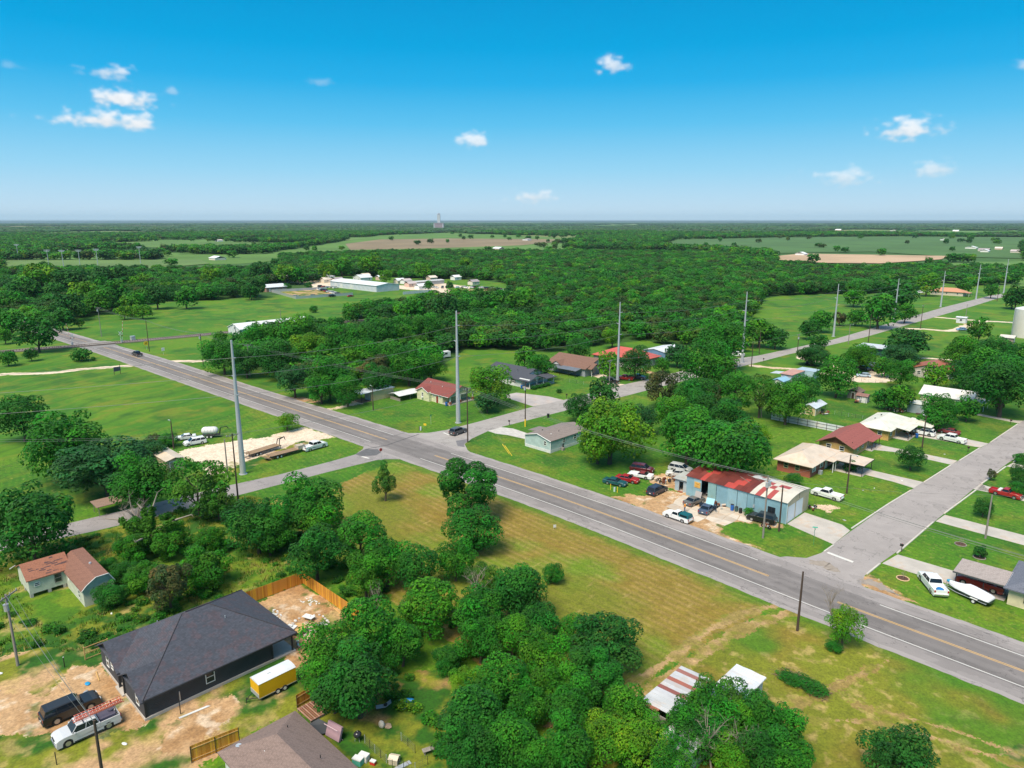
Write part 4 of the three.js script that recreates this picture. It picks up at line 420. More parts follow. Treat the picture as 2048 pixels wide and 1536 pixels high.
{
  const r = rng(2024), midP = [[], [], []], farP = [[], []], own = TREES.map((t) => [t[1], t[2], t[3] * .42]);
  WOODS.forEach((w, wi) => {
    const b = bb(w, 0), step = 7.6; for (let u = b[0]; u < b[1]; u += step) for (let v = b[2]; v < b[3]; v += step) {
      const a = u + (r() - .5) * step, c = v + (r() - .5) * step, W = 7.5 + 4.5 * r() * r() + 2 * r(), k = r() * 6.28, t = .55 + .8 * r(), d = Math.hypot(a - camU, c - camV), skip = r();
      if (!inside(w, a, c) || CLEAR.some((p) => inside(p, a, c))) continue; if (d > 1150 || (d > 600 && skip < .35)) continue;
      if (own.some((o) => Math.hypot(o[0] - a, o[1] - c) < o[2])) continue;
      midP[Math.floor(r() * 3)].push([a, c, W * (d > 600 ? 1.25 : 1), 6.2 + 3.4 * r(), t, k]);
    }
  });
  const tint = (t, k) => { const y = k % 1; return y > .84 ? [t * 2.6, t * 1.35, t * .8] : y < .12 ? [t * 1.9, t * .62, t * 2] : y < .3 ? [t * .6, t * .66, t * 1.1] : [t * (.8 + .5 * y), t, t]; };
  midP.forEach((p, i) => wood('woodland', ['dense green woodland filling the ground behind the houses', 'dense green woodland round the meadow and car yard', 'dense green woodland along the power line'][i], leafCloud(1300 + i, { leaves: 1300, size: .58, lobes: 22, lobe: .34 }), leafMat([.032, .190, .009]), p, tint));
  // trees between 0.9 and 3 km, then whole copses out to the horizon
  const away = (u, v, d) => { const L = Math.hypot(u - camU, v - camV); return [u + (u - camU) / L * d, v + (v - camV) / L * d]; }, inField = (u, v) => [0, 70, 140].some((d) => { const q = away(u, v, d); return FIELDS.some((f) => inside(f[1], q[0], q[1])); }), wedge = (x, z) => Math.abs(Math.atan2(x, -z)) < .74, toUV = (x, z) => [(x + 21.69) * GU[0] + (z + 156.34) * GU[1], (x + 21.69) * GV[0] + (z + 156.34) * GV[1]];
  for (let i = 0; i < 60000; i++) {
    const a = (r() - .5) * 1.48, d = Math.sqrt(lerp(850 * 850, 3200 * 3200, r())), x = Math.sin(a) * d, z = -Math.cos(a) * d, [u, v] = toUV(x, z), k = r() * 6.28, W = 9 + 9 * r(); if (r() < .5 + .35 * smooth(1500, 3000, d)) { if (fbm(u * .004 + 3, v * .004 + 9, 4) < .3) continue; }
    if (inField(u, v) ? r() > .004 : fbm(u * .0035 + 60, v * .0035 + 20, 4) > .555 && r() > .035) continue; if (WOODS.some((w, j) => { const b = WBOX[j]; return u > b[0] && u < b[1] && v > b[2] && v < b[3] && d < 1150 && inside(w, u, v); }) || CLEAR.some((p) => inside(p, u, v))) continue; if (d < 1000 && u > -380 && u < 250 && v > 330 && u > -20) continue;
    farP[i % 2].push([u, v, W, 8 + 5 * r(), .7 + .5 * r(), k]);
  }
  farP.forEach((p, i) => wood('far_woodland', ['far woodland beyond the pastures', 'far woodland round the distant houses'][i], leafCloud(1400 + i, { leaves: 320, size: 1.15, lobes: 14, lobe: .38 }), leafMat([.034, .185, .010]), p, tint));
  const copse = []; for (let i = 0; i < 16000; i++) { const a = (r() - .5) * 1.5, d = 2900 + Math.pow(r(), 1.7) * 11500, x = Math.sin(a) * d, z = -Math.cos(a) * d, [u, v] = toUV(x, z), k = r() * 6.28; if (inField(u, v) || (fbm(u * .0012 + 6, v * .0012 + 2, 4) > .555 && r() > .02)) continue; copse.push([u, v, 60 + 90 * r() + d * .008, 9 + 5 * r(), .7 + .45 * r(), k]); }
  wood('horizon_woodland', 'blue-green woodland reaching to the horizon', leafCloud(1500, { leaves: 420, size: .62, lobes: 30, lobe: .2, cy: 4, ry: 5, full: true, floor: .1 }), leafMat([.034, .185, .010]), copse, tint);
}
// weeds and long grass on the unmown ground
{
  const r = rng(99), blades = (n, h, s) => { const pos = [], nor = [], idx = []; for (let i = 0; i < n; i++) { const a = r() * 6.28, q = r() * s, x = Math.cos(a) * q, z = Math.sin(a) * q, hh = h * (.5 + .7 * r()), bx = (r() - .5) * .3, bz = (r() - .5) * .3, w = .018 + .02 * r(), k = pos.length / 3, c = Math.cos(a * 3) * w, d = Math.sin(a * 3) * w; pos.push(x - c, -.02, z - d, x + c, -.02, z + d, x + bx, hh, z + bz); nor.push(0, 1, 0, 0, 1, 0, 0, 1, 0); idx.push(k, k + 1, k + 2); } const g = new THREE.BufferGeometry(); g.setAttribute('position', new THREE.Float32BufferAttribute(pos, 3)); g.setAttribute('normal', new THREE.Float32BufferAttribute(nor, 3)); g.setIndex(idx); return g; };
  const scatter = (name, label, geo, rgb, n, poly, test, smin, smax, tint) => { const b = bb(poly, 0), pts = []; let guard = 0; while (pts.length < n && guard++ < n * 12) { const u = lerp(b[0], b[1], r()), v = lerp(b[2], b[3], r()); if (inside(poly, u, v) && test(u, v)) pts.push([u, v]); } const m = mat(rgb, .9); m.side = THREE.DoubleSide; const im = new THREE.InstancedMesh(geo, m, pts.length), d = new THREE.Object3D(), c = new THREE.Color(); pts.forEach(([u, v], i) => { const s = lerp(smin, smax, r()); d.position.set(wx(u, v), 0, wz(u, v)); d.rotation.set(0, r() * 6.28, 0); d.scale.set(s * 1.3, s, s * 1.3); d.updateMatrix(); im.setMatrixAt(i, d.matrix); im.setColorAt(i, c.setRGB(...tint(r(), u, v))); }); im.name = name; im.castShadow = im.receiveShadow = true; meta(im, label, 'grass', null, 'stuff'); scene.add(im); };
  const built = [[34.5, 59, -79, -59], [5, 21.5, -80, -70], [92, 97, -46, -28], [87, 92.5, -42, -32]], free = (u, v) => !built.some((q) => u > q[0] && u < q[1] && v > q[2] && v < q[3]) && Math.abs(v - hwyV(u)) > 6.9;
scatter('long_grass', 'long rank grass on the overgrown ground by the abandoned house', blades(16, .42, .5), [1, 1, 1], 2600, ZONES[2][1], (u, v) => free(u, v) && fbm(u * .2, v * .2 + 5, 3) > .42, .5, 1.2, (t, u, v) => fbm(u * .3 + 4, v * .3, 3) > .62 ? [.22 + .1 * t, .21 + .06 * t, .05] : [.05 + .06 * t, .17 + .06 * t, .006]);
  const low = []; let gd = 0; const spots = [[ZONES[2][1], 420, .8, 2.4], [[[14, -48], [36, -50], [60, -52], [62, -40], [40, -38], [18, -38]], 90, 1, 2.4], [[[62, -60], [86, -58], [104, -42], [100, -36], [80, -40], [64, -44]], 120, 1, 2.6]]; for (const [poly, n, a, b] of spots) { const q = bb(poly, 0); let c = 0; gd = 0; while (c < n && gd++ < n * 20) { const u = lerp(q[0], q[1], r()), v = lerp(q[2], q[3], r()); if (!inside(poly, u, v) || !free(u, v) || fbm(u * .16 + 3, v * .16, 3) < .46) continue; const W = lerp(a, b, r() * r()); low.push([u, v, W, W * (.35 + .4 * r()), .65 + .6 * r(), r() * 6.28]); c++; } }
  wood('undergrowth', 'low leafy undergrowth in the thickets and overgrown ground', leafCloud(1600, { leaves: 420, size: .95, lobes: 14, lobe: .42, cy: 4, ry: 5, full: true, floor: .1 }), leafMat([.034, .175, .007]), low, (t, k) => { const y = k % 1; return y > .8 ? [t * 2.2, t * 1.2, t] : [t * (.7 + .6 * y), t, t]; });
}
// ---------------------------------------------------------------- buildings (written in grid metres, moved to each building's own base)
function site(name, label, cat, u0, v0, group) {
  const o = thing(name, label, cat, u0, v0, 0, group);
  const SPLIT = ['corner_board', 'shutter', 'roof_vent', 'roof_turbine', 'fascia', 'rake_board', 'ridge_cap', 'eave_trim', 'carport_fascia', 'loose_lath', 'edge_trim', 'vent_pipe', 'clutter_shelf', 'pier', 'gutter', 'porch_beam', 'porch_rail'];
  const add = (n, gs, m, parent = o, l) => Array.isArray(gs) && gs.length > 1 && SPLIT.includes(n) ? gs.map((g) => add(n, g, m, parent, l)).pop() : part(n, join(Array.isArray(gs) ? gs : [gs]).translate(-u0, 0, v0), m, parent, l);
  const at = (side, a, pl, w, y0, y1, d0, d1) => side === '-v' ? B(a - w / 2, pl - d1, y0, a + w / 2, pl - d0, y1) : side === '+v' ? B(a - w / 2, pl + d0, y0, a + w / 2, pl + d1, y1) : side === '+u' ? B(pl + d0, a - w / 2, y0, pl + d1, a + w / 2, y1) : B(pl - d1, a - w / 2, y0, pl - d0, a + w / 2, y1);
  const win = (side, a, pl, y, w, h, q = {}) => {
    const f = .09, fr = [at(side, a, pl, w, y, y + f, -.02, .07), at(side, a, pl, w, y + h - f, y + h, -.02, .07), at(side, a - w / 2 + f / 2, pl, f, y + f, y + h - f, -.02, .065), at(side, a + w / 2 - f / 2, pl, f, y + f, y + h - f, -.02, .065), at(side, a, pl, w - 2 * f, y + h / 2 - .04, y + h / 2 + .04, -.02, .06)];
    const m = add('window', fr, q.frame ?? M.trim); for (const k of [0, 1]) add('pane', at(side, a, pl, w - 2 * f - .004, y + (k ? h / 2 + .044 : f + .004), y + (k ? h - f - .004 : h / 2 - .044), .005, .03), q.glass ?? M.glass, m); return m;
  };
  const door = (side, a, pl, w, h, m = M.white, y = 0) => { const d = add('door', [at(side, a, pl, w, y, y + h, .01, .07)], m); add('handle', at(side, a + w * .36, pl, .12, y + h * .46, y + h * .5, .07, .12), M.chrome, d); add('door_frame', [at(side, a - w / 2 - .06, pl, .12, y, y + h, .0, .09), at(side, a + w / 2 + .06, pl, .12, y, y + h, .0, .09), at(side, a, pl, w + .24, y + h, y + h + .12, 0, .09)], M.trim, d); return d; };
  const post = (u, v, h, s = .12, m = M.trim, n = 'post', y = 0) => add(n, B(u - s / 2, v - s / 2, y, u + s / 2, v + s / 2, h), m);
  return { o, add, win, door, post, at };
}
const siding = (rgb) => mat(rgb, .75, { map: gr, bump: lap, bs: .03 }), metalWall = (rgb) => mat(rgb, .5, { map: st, bump: rib, bs: .04 }), roofing = (rgb) => mat(rgb, .95, { map: sh }), metalRoof = (rgb, r = .45) => mat(rgb, r, { map: st, bump: rib, bs: .03 });
const brickOf = (rgb) => mat(rgb, .92, { map: brk });
// 1. new dark house
{
  const s = site('dark_house', 'new charcoal house with dark hipped shingle roof and two front gables', 'house', 36.5, -77.2), w = siding([.055, .058, .068]), r = mat([1, 1, 1], .95, { map: rep(texture(512, 512, (x, y, w) => { const row = Math.floor(y / 12), n = .75 + .3 * hash2(Math.floor((x + row * 7) / 16) % 32, row) + .15 * (hash2(x, y) - .5), q = .42 * smooth(.5, .72, tf(x / w, y / w, 15, 11)) * (.4 + .6 * hash2(Math.floor(x / 9), Math.floor(y / 6))), e2 = y % 12 < 1.5 ? .8 : 1; return [lerp(.066, .125, q) * n * e2, lerp(.071, .066, q) * n * e2, lerp(.092, .068, q) * n * e2]; }), .12) }), e = 2.75, tr = mat([.03, .032, .036], .7);
  s.add('foundation', B(36.3, -77.3, 0, 50.6, -62.3, .28), M.concrete); s.add('wall', [B(36.5, -75.2, .28, 50.4, -62.5, e), B(44.6, -77.2, .28, 50.4, -75.2, e), B(36.5, -77.2, .28, 42.2, -75.2, e)], w);
  const H = hip(36.7, -76.9, 50.5, -60, e, 6.75, .5); const rf = s.add('roof', H, r); s.add('ridge_cap', [bar([43.6, 6.79, 69.6], [43.6, 6.79, 66.9], .07), bar([51, e + .02, 59.5], [43.6, 6.76, 66.9], .05), bar([36.2, e + .02, 59.5], [43.6, 6.76, 66.9], .05), bar([51, e + .02, 77.4], [43.6, 6.76, 70], .05)], roofing([.05, .045, .05]), rf);
  for (const [a, b, k] of [[44.4, 50.6, 4.55], [36.3, 43.4, 4.75]]) { s.add('gable', gableEnd(a + .2, -77.2, b - .2, -74, e, k, 'v'), w); s.add('roof', [...gable(a, -77.3, b, -72.5, e, k, 'v', .35)], r); }
  s.add('porch_slab', B(42.2, -77.6, 0, 44.6, -75.2, .2), M.concrete); s.add('porch_post', B(42.7, -77.35, .2, 42.95, -77.1, 2.6), tr); s.add('porch_post', B(44.3, -77.35, .2, 44.55, -77.1, 2.6), tr); s.door('-v', 43.5, -75.22, 1.0, 2.1, mat([.02, .02, .022], .5), .28);
  s.win('-v', 48.6, -77.2, 1.0, .95, 1.5); s.win('-v', 39, -77.2, 1.0, .9, 1.5); s.win('-v', 40.6, -77.2, 1.4, .8, .9); s.win('+u', -70.1, 50.4, .95, 1.05, 1.5); s.add('downpipe', B(50.42, -77.2, .1, 50.52, -77.1, e), tr); s.add('corner_board', [B(50.42, -62.7, .28, 50.47, -62.5, e), B(50.42, -77.08, .28, 50.46, -76.9, e)], tr);
  s.add('patio_slab', B(38, -62.3, 0, 50.6, -59.6, .16), M.concrete); s.post(50.3, -59.9, e - .1, .16, tr); s.post(44, -59.9, e - .1, .16, tr); s.post(38.4, -59.9, e - .1, .16, tr); s.add('fascia', [B(36.1, -77.4, e - .2, 36.2, -59.5, e - .06), B(51, -77.4, e - .2, 51.06, -59.5, e - .06)], tr); s.add('roof_vent', [cyl(.05, .05, .35, 41, 5.2, 72), cyl(.05, .05, .35, 46, 5.4, 66)], M.galv); s.add('vent_pipe', B(50.42, -73.6, .5, 50.5, -73.5, 1.6), M.galv);
}
// 2. neighbour's brown roof at the bottom edge
{
  const s = site('brown_roof_house', 'white-walled house with weathered brown hipped roof beside the cluttered yard', 'house', 64.2, -74.6), r = roofing([.25, .175, .15]); s.add('wall', B(64.3, -74.6, 0, 82, -67.6, 2.6), siding([.72, .72, .7]));
  const rf = s.add('roof', hip(64.2, -74.6, 82.5, -67.4, 2.6, 4.55, .5), r); for (const [u, v, y] of [[66.8, -69.4, 3.7], [72.8, -69.4, 3.9]]) s.add('vent_pipe', cyl(.045, .045, .3, u, y, -v), M.dark, rf); s.add('roof_vent', [cyl(.16, .14, .12, 68.2, 3.72, 72.4)], M.white, rf); s.add('satellite_dish', [cyl(.03, .03, .4, 65.1, 2.85, 73.6), cyl(.04, .28, .1, 65.1, 3.2, 73.6)], M.galv, rf); s.win('-v', 66.6, -74.6, .9, 1.2, 1.3); s.win('-v', 70.2, -74.6, .9, 1.2, 1.3); s.win('+v', 70, -67.6, .9, 1.2, 1.3); s.door('+v', 74, -67.6, .95, 2.05); s.add('corner_board', [B(64.24, -74.66, 0, 64.36, -74.54, 2.6)], M.trim);
}
// 3. abandoned house
{
  const s = site('abandoned_house', 'derelict pale house with torn red-brown shingle roof among the weeds', 'house', 7, -79.2), w = siding([.60, .62, .50]), r = roofing([.34, .14, .085]), r2 = roofing([.25, .12, .085]);
  s.add('pier', [[6.6, -78.9], [12, -79], [12, -76.8], [12, -74.9], [9, -79]].map(([u, v]) => B(u - .2, v - .2, 0, u + .2, v + .2, .55)), M.concrete); s.add('wall', [B(6.2, -79.2, .55, 12.2, -74.6, 2.85)], w); s.add('gable', gableEnd(6.2, -79.2, 12.2, -74.6, 2.85, 4.2, 'v'), w); const rf = s.add('roof', gable(6.2, -79.2, 12.2, -74, 2.85, 4.2, 'v', .25), r);
  const rr = rng(3); for (let i = 0; i < 26; i++) { const v = -79 + rr() * 4.4, t = rr(), u = 9.4 + t * 2.6, h = 4.2 - (u - 9.2) * .45 + .014; s.add('torn_shingle', slab([[u, v, h], [u + .16, v, h - .07], [u + .16, v + .25 + rr() * .7, h - .07], [u, v + .25 + rr() * .5, h]], .008), mat([.09, .05, .05], .95), rf); }
  const P2 = [[-74.6, 2.6], [-74.15, 3.25], [-72.9, 4.05], [-71.3, 4.05], [-70.6, 2.75]]; s.add('wall', [B(9.5, -74.6, 0, 20.4, -70.7, 2.6)], w); s.add('gable', prism([...P2, [-70.7, 2.6]].map(([a, b]) => [a * 1, b - .08]), 9.6, 20.35, 'u'), w); const rg = []; for (let i = 1; i < P2.length; i++) { const [a, b] = [P2[i - 1], P2[i]]; rg.push(slab([[9.2, a[0] - (i === 1 ? .25 : 0), a[1] - (i === 1 ? .1 : 0)], [20.7, a[0] - (i === 1 ? .25 : 0), a[1] - (i === 1 ? .1 : 0)], [20.7, b[0], b[1]], [9.2, b[0], b[1]]], .12)); } const rf2 = s.add('roof', rg, r2); s.add('roof_vent', [cyl(.18, .16, .25, 15.8, 4, 72.2)], M.galv, rf2); s.add('rake_board', [bar([20.72, 2.5, 74.85], [20.72, 3.2, 74.15], .06), bar([20.72, 3.2, 74.15], [20.72, 4, 72.9], .06), bar([20.72, 4, 72.9], [20.72, 4, 71.3], .06), bar([20.72, 4, 71.3], [20.72, 2.7, 70.6], .06)], M.white, rf2);
  s.win('+u', -78.2, 12.2, 1.5, .75, .6, { frame: M.white, glass: mat([.01, .015, .08], .3) }); s.win('+u', -75.6, 12.2, 1.15, .95, 1.4, { frame: M.greywood }); s.win('-v', 18.4, -74.6, .6, .7, 1.3, { frame: M.white }); s.add('gutter', [bar([6, 2.9, 79.4], [6.6, 2.85, 80.2], .06), bar([12.7, 2.45, 74.5], [14.6, 1.9, 74.8], .05)], M.white); s.add('step', [B(12.4, -74.5, 0, 13.6, -73.2, .3)], M.concrete);
}
// 4. rusty-roofed trailer home
{
  const s = site('trailer_home', 'white single-wide trailer home with flat white metal roof', 'trailer home', 93.2, -46), w = metalWall([.62, .66, .70]); s.add('skirt', B(93.35, -46, 0, 96.15, -28.6, .55), M.greywood); s.add('wall', B(93.25, -46, .55, 96.25, -28.5, 2.9), w); const r = rng(14); for (let i = 0; i < 12; i++) s.add('roof_sheet', slab([[93, -46 + i * 1.47, 3.0], [94.75, -46 + i * 1.47, 3.1], [96.5, -46 + i * 1.47, 3.0], [96.5, -46 + i * 1.47 + 1.455, 3.0], [94.75, -46 + i * 1.47 + 1.455, 3.1], [93, -46 + i * 1.47 + 1.455, 3.0]], .07), metalRoof([[.72, .74, .77], [.66, .68, .71], [.76, .77, .79]][Math.floor(r() * 3)], .5));
  s.add('window', [s.at('+u', -30.2, 96.25, 1.5, 1.5, 2.4, 0, .06)], mat([.35, .3, .28], .6)); s.add('pane', [s.at('+u', -30.2, 96.25, 1.2, 1.6, 2.3, .061, .07)], mat([.04, .02, .03], .2)); s.win('+u', -35, 96.25, 1.4, 1.3, .9); s.win('+u', -40, 96.25, 1.4, 1.3, .9); s.door('+u', -37.6, 96.25, .9, 2, M.white, .6); s.add('eave_trim', [B(96.48, -46, 2.86, 96.54, -28.4, 3.0), B(93, -28.4, 2.9, 96.5, -28.34, 3.02)], M.trim);
}
{
  const s = site('rusty_shed', 'open lean-to shed roofed with grey and rust-red metal sheets', 'shed', 88.4, -41.4), r = rng(31), cols = [[.56, .56, .58], [.36, .15, .12], [.60, .60, .62], [.55, .55, .57], [.38, .13, .09], [.5, .48, .49], [.58, .58, .6], [.3, .1, .08], [.6, .6, .63], [.62, .62, .64], [.6, .61, .63], [.57, .58, .6], [.63, .63, .65], [.4, .14, .07]];
  for (let i = 0; i < 14; i++) { const v = -32.5 - i * .63, cut = i === 13 ? 1.4 : 0; s.add('roof_sheet', slab([[88.4, v - .6, 2.62 + r() * .03], [92.2 - cut, v - .6, 2.75], [92.2 - cut, v + .02, 2.75], [88.4, v + .02, 2.62]], .03), metalRoof(cols[i], .6)); }
  s.add('wall', [B(88.6, -41.2, 0, 88.75, -33, 2.4), B(88.75, -41.2, 0, 91.8, -41.05, 2.4)], M.greywood); for (const [u, v] of [[88.7, -32.8], [91.9, -32.8], [91.9, -37], [91.9, -41]]) s.post(u, v, 2.6, .12, M.greywood); s.add('beam', [B(91.85, -41, 2.5, 91.97, -32.6, 2.64)], M.greywood);
}
// 5. the blue workshop
{
  const s = site('workshop', 'long blue metal repair workshop with patched red and white arched roof', 'workshop', 58.4, 19.6), blue = metalWall([.27, .47, .56]), blue2 = metalWall([.32, .52, .60]), green = metalWall([.30, .50, .50]), cream = metalWall([.60, .50, .36]), e = 4.0;
  const arc = (v) => e + .62 * (1 - ((v - 24.3) / 5.05) ** 2), VS = [19.25, 21, 22.7, 24.3, 25.9, 27.6, 29.35];
  s.add('floor', B(58.5, 19.7, 0, 78.1, 29, .06), M.concrete);
  s.add('wall_panel', B(58.4, 19.5, 0, 59.9, 19.62, e), blue); s.add('wall_panel', B(59.92, 19.42, 0, 61.6, 19.5, e - .1), blue2);
  const cuts = [[63, 64.7, green], [64.72, 67, blue], [67.02, 68.9, blue2], [68.92, 70.8, blue2]]; cuts.forEach(([a, b, m], i) => s.add('sliding_door', B(a, 19.42 + (i % 2) * .09, .02, b - .03, 19.49 + (i % 2) * .09, e - .12), m)); s.add('door_track', B(59.9, 19.36, e - .1, 70.9, 19.56, e + .02), M.steel);
  s.add('wall', [B(70.84, 19.5, 0, 74.75, 19.62, e), B(76.15, 19.5, 0, 78.2, 19.62, e), B(74.75, 19.5, 0, 76.15, 19.62, 1.25), B(74.75, 19.5, 2.45, 76.15, 19.62, e)], blue); s.add('wall', [B(58.4, 19.7, 0, 58.52, 29, e), B(58.52, 28.9, 0, 78.1, 29, e)], blue);
  const wn = s.add('window', [B(74.75, 19.49, 1.25, 76.15, 19.56, 1.33), B(74.75, 19.49, 2.37, 76.15, 19.56, 2.45), B(74.75, 19.49, 1.33, 74.84, 19.56, 2.37), B(76.06, 19.49, 1.33, 76.15, 19.56, 2.37), B(75.42, 19.49, 1.33, 75.48, 19.56, 2.37)], M.dark); s.add('pane', B(74.85, 19.53, 1.34, 75.41, 19.55, 2.36), M.glass, wn); s.add('pane', B(75.49, 19.53, 1.34, 76.05, 19.55, 2.36), M.glass, wn);
  // end wall with two roll doors
  const end = (a, b, y0, cut) => { const n = 6, pts = [[a, y0]]; for (let i = 0; i <= n; i++) { const v = lerp(a, b, i / n); pts.push([v, arc(v) - .1]); } pts.push([b, y0]); return prism(pts, 78.06, 78.2, 'u'); };
  s.add('wall', [end(19.65, 20, 0), end(20, 26.5, 3.1), end(26.5, 29, 0), B(78.06, 23, 0, 78.2, 23.35, 3.1)], cream); s.add('gable', [end(19.65, 29, 3.99 - .9)].slice(0, 0).concat([prism([[19.7, 3.9], ...Array.from({ length: 9 }, (_, i) => [19.7 + i * 1.16, Math.max(3.91, arc(19.7 + i * 1.16) - .1)])], 58.42, 58.5, 'u')]), blue);
  const rd = mat([.74, .78, .82], .5, { bump: rep(bLap, 1, .6), bs: .02 }); s.add('roll_door', B(78.1, 20.02, .02, 78.17, 22.98, 3.08), rd); s.add('roll_door', B(78.1, 23.37, .02, 78.17, 26.48, 3.08), rd); s.add('corner_trim', B(78.18, 19.44, 0, 78.26, 19.56, e), mat([.5, .65, .72], .5));
  // roof in separate metal sheets
  const dk = [[.20, .042, .03], [.165, .034, .026], [.23, .055, .042]], br = [.52, .075, .06], wh = [.72, .66, .56], pk = [.45, .085, .075], gy = [.5, .5, .5], rr = rng(17), cache = {}, mr = (c) => (cache[c] ??= metalRoof(c, .55));
  for (let i = 0; i < 20; i++) for (let j = 0; j < 6; j++) {
    const u = 58.25 + i * 1.005; let c = dk[Math.floor(rr() * 3)];
    if ((i === 3 || (i === 4 && j > 1)) && j < 3) c = br; if ((i === 8 && j < 1) || (i === 9 && j < 2) || (i === 10 && j > 0 && j < 3)) c = br;
    if (i >= 13 || (i === 12 && j > 3)) c = wh; if ((i === 14 && j < 1) || (i === 14 && j === 1) || (i === 16 && j === 0) || (i === 15 && j === 2) || (i === 16 && j === 1) || ((i === 17 || i === 16) && j === 3) || (i === 18 && j === 3) || (i === 14 && j === 3)) c = pk; if ((i > 9 && i < 13 && j > 3 && rr() < .55) || (i === 13 && j > 3)) c = [.6, .62, .64];
    if (i > 17) c = wh; const a = VS[j], b = VS[j + 1], z = rr() * .012; s.add('roof_sheet', slab([[u, a, arc(a) + z], [u + 1.0, a, arc(a) + z], [u + 1.0, b, arc(b) + z], [u, b, arc(b) + z]], .035), mr(c));
  }
  s.add('loose_lath', [bar([67.5, 4.68, -26.2], [70.6, 4.68, -24.9], .05), bar([67, 4.7, -24.2], [69.6, 4.62, -22.6], .045), bar([71, 4.66, -25.5], [72.4, 4.66, -26], .05), bar([70.2, 4.58, -26.6], [71.6, 4.52, -27.2], .05)], M.greywood); s.add('edge_trim', [bar([58.2, 4.02, -19.25], [58.2, 4.62, -24.3], .06), bar([58.2, 4.62, -24.3], [58.2, 4, -29.3], .06)], M.galv);
  const sg = s.add('sign_board', B(60.15, 19.34, 2.15, 61.4, 19.41, 3.25), mat([.82, .47, .12], .7, { map: gr })); const ink = mat([.5, .22, .015], .7); s.add('faded_lettering', [.0, .14, .28, .42, .56].map((k, i) => B(60.42 + k, 19.33, 2.83 - i * .012, 60.53 + k, 19.345, 2.99 - i * .012)).concat([.0, .13, .26, .39, .52, .65].map((k, i) => B(60.3 + k, 19.33, 2.36 - i * .01, 60.39 + k, 19.345, 2.47 - i * .01))), ink, sg);
  s.add('conduit', [bar([72.2, 1.6, -19.4], [72.2, 3.5, -19.4], .03), bar([72.2, 3.5, -19.4], [74, 3.75, -19.38], .02)], M.dark); s.add('meter_box', B(72.05, 19.3, 1.4, 72.35, 19.5, 1.95), M.steel); s.add('roof_hose', [bar([78.35, 3.6, -24.2], [78.35, 4.6, -24.2], .025), bar([78.35, 4.6, -24.2], [78.35, 4.5, -25], .025)], M.dark);
}
{
  const s = site('lean_to_office', 'small pale blue lean-to with grey roof and open dark doorway', 'shed', 55.4, 20.3), w = metalWall([.45, .55, .62]); s.add('wall', [B(55.4, 20.3, 0, 56.35, 20.4, 2.5), B(57.25, 20.3, 0, 58.3, 20.4, 2.5), B(56.35, 20.3, 2.05, 57.25, 20.4, 2.5), B(55.4, 20.4, 0, 55.5, 24, 2.5), B(55.5, 23.9, 0, 58.3, 24, 2.8)], w); s.add('roof', slab([[55.1, 19.9, 2.55], [58.38, 19.9, 2.65], [58.38, 24.2, 2.95], [55.1, 24.2, 2.85]], .1), metalRoof([.5, .52, .5])); s.add('floor', B(55.5, 20.4, 0, 58.3, 23.9, .05), M.concrete); s.add('step', B(56.3, 19.7, 0, 57.3, 20.25, .12), brickOf([.34, .1, .06])); s.add('door_frame', [B(56.28, 20.26, 0, 56.35, 20.44, 2.1), B(57.25, 20.26, 0, 57.32, 20.44, 2.1)], M.steel);
}
// 6. three houses on the residential street
{
  const s = site('brick_house', 'red brick house with pale cream hipped metal roof and attached carport', 'house', 64.9, 45.5), w = brickOf([.36, .115, .075]), r = metalRoof([.74, .60, .47]); s.add('wall', B(65, 45.4, 0, 72, 59.2, 2.62), w); s.add('roof', hip(65, 45.1, 72.2, 59.4, 2.66, 4.3, .6, .12), r); s.win('-v', 66.9, 45.4, 1.0, .95, 1.15, { frame: mat([.32, .36, .2], .6) }); s.win('-v', 69.3, 45.4, 1.0, .95, 1.15, { frame: mat([.32, .36, .2], .6) });
  for (const v of [47.3, 51.4]) { s.win('+u', v, 72, .9, 1.0, 1.35); for (const k of [-.75, .75]) s.add('shutter', s.at('+u', v + k, 72, .3, .85, 2.3, .02, .06), M.white); } s.door('+u', 54, 72, .95, 2.05); s.add('porch_roof', slab([[72.2, 51.6, 2.62], [74.4, 51.6, 2.5], [74.4, 59.4, 2.5], [72.2, 59.4, 2.62]], .1), r); for (const v of [52, 53.4]) s.post(74.2, v, 2.45, .14, M.white); s.add('carport_roof', slab([[73.6, 53.3, 2.62], [79.8, 53.3, 2.42], [79.8, 59.8, 2.42], [73.6, 59.8, 2.62]], .12), r); s.add('carport_fascia', [B(73.6, 53.24, 2.3, 79.8, 53.3, 2.5), B(79.8, 53.3, 2.28, 79.86, 59.8, 2.44)], M.dark); for (const [u, v] of [[79.5, 53.6], [79.5, 59.4], [76.4, 53.6]]) s.post(u, v, 2.35, .1, M.dark); s.add('carport_slab', B(73, 53.6, 0, 79.6, 59.6, .1), M.concrete); s.add('air_conditioner', B(72.3, 49, 0, 73, 49.8, .8), M.steel); s.add('roof_vent', [cyl(.08, .08, .3, 68.4, 4.1, -50), cyl(.06, .06, .3, 71, 3.2, -49)], M.galv);
}
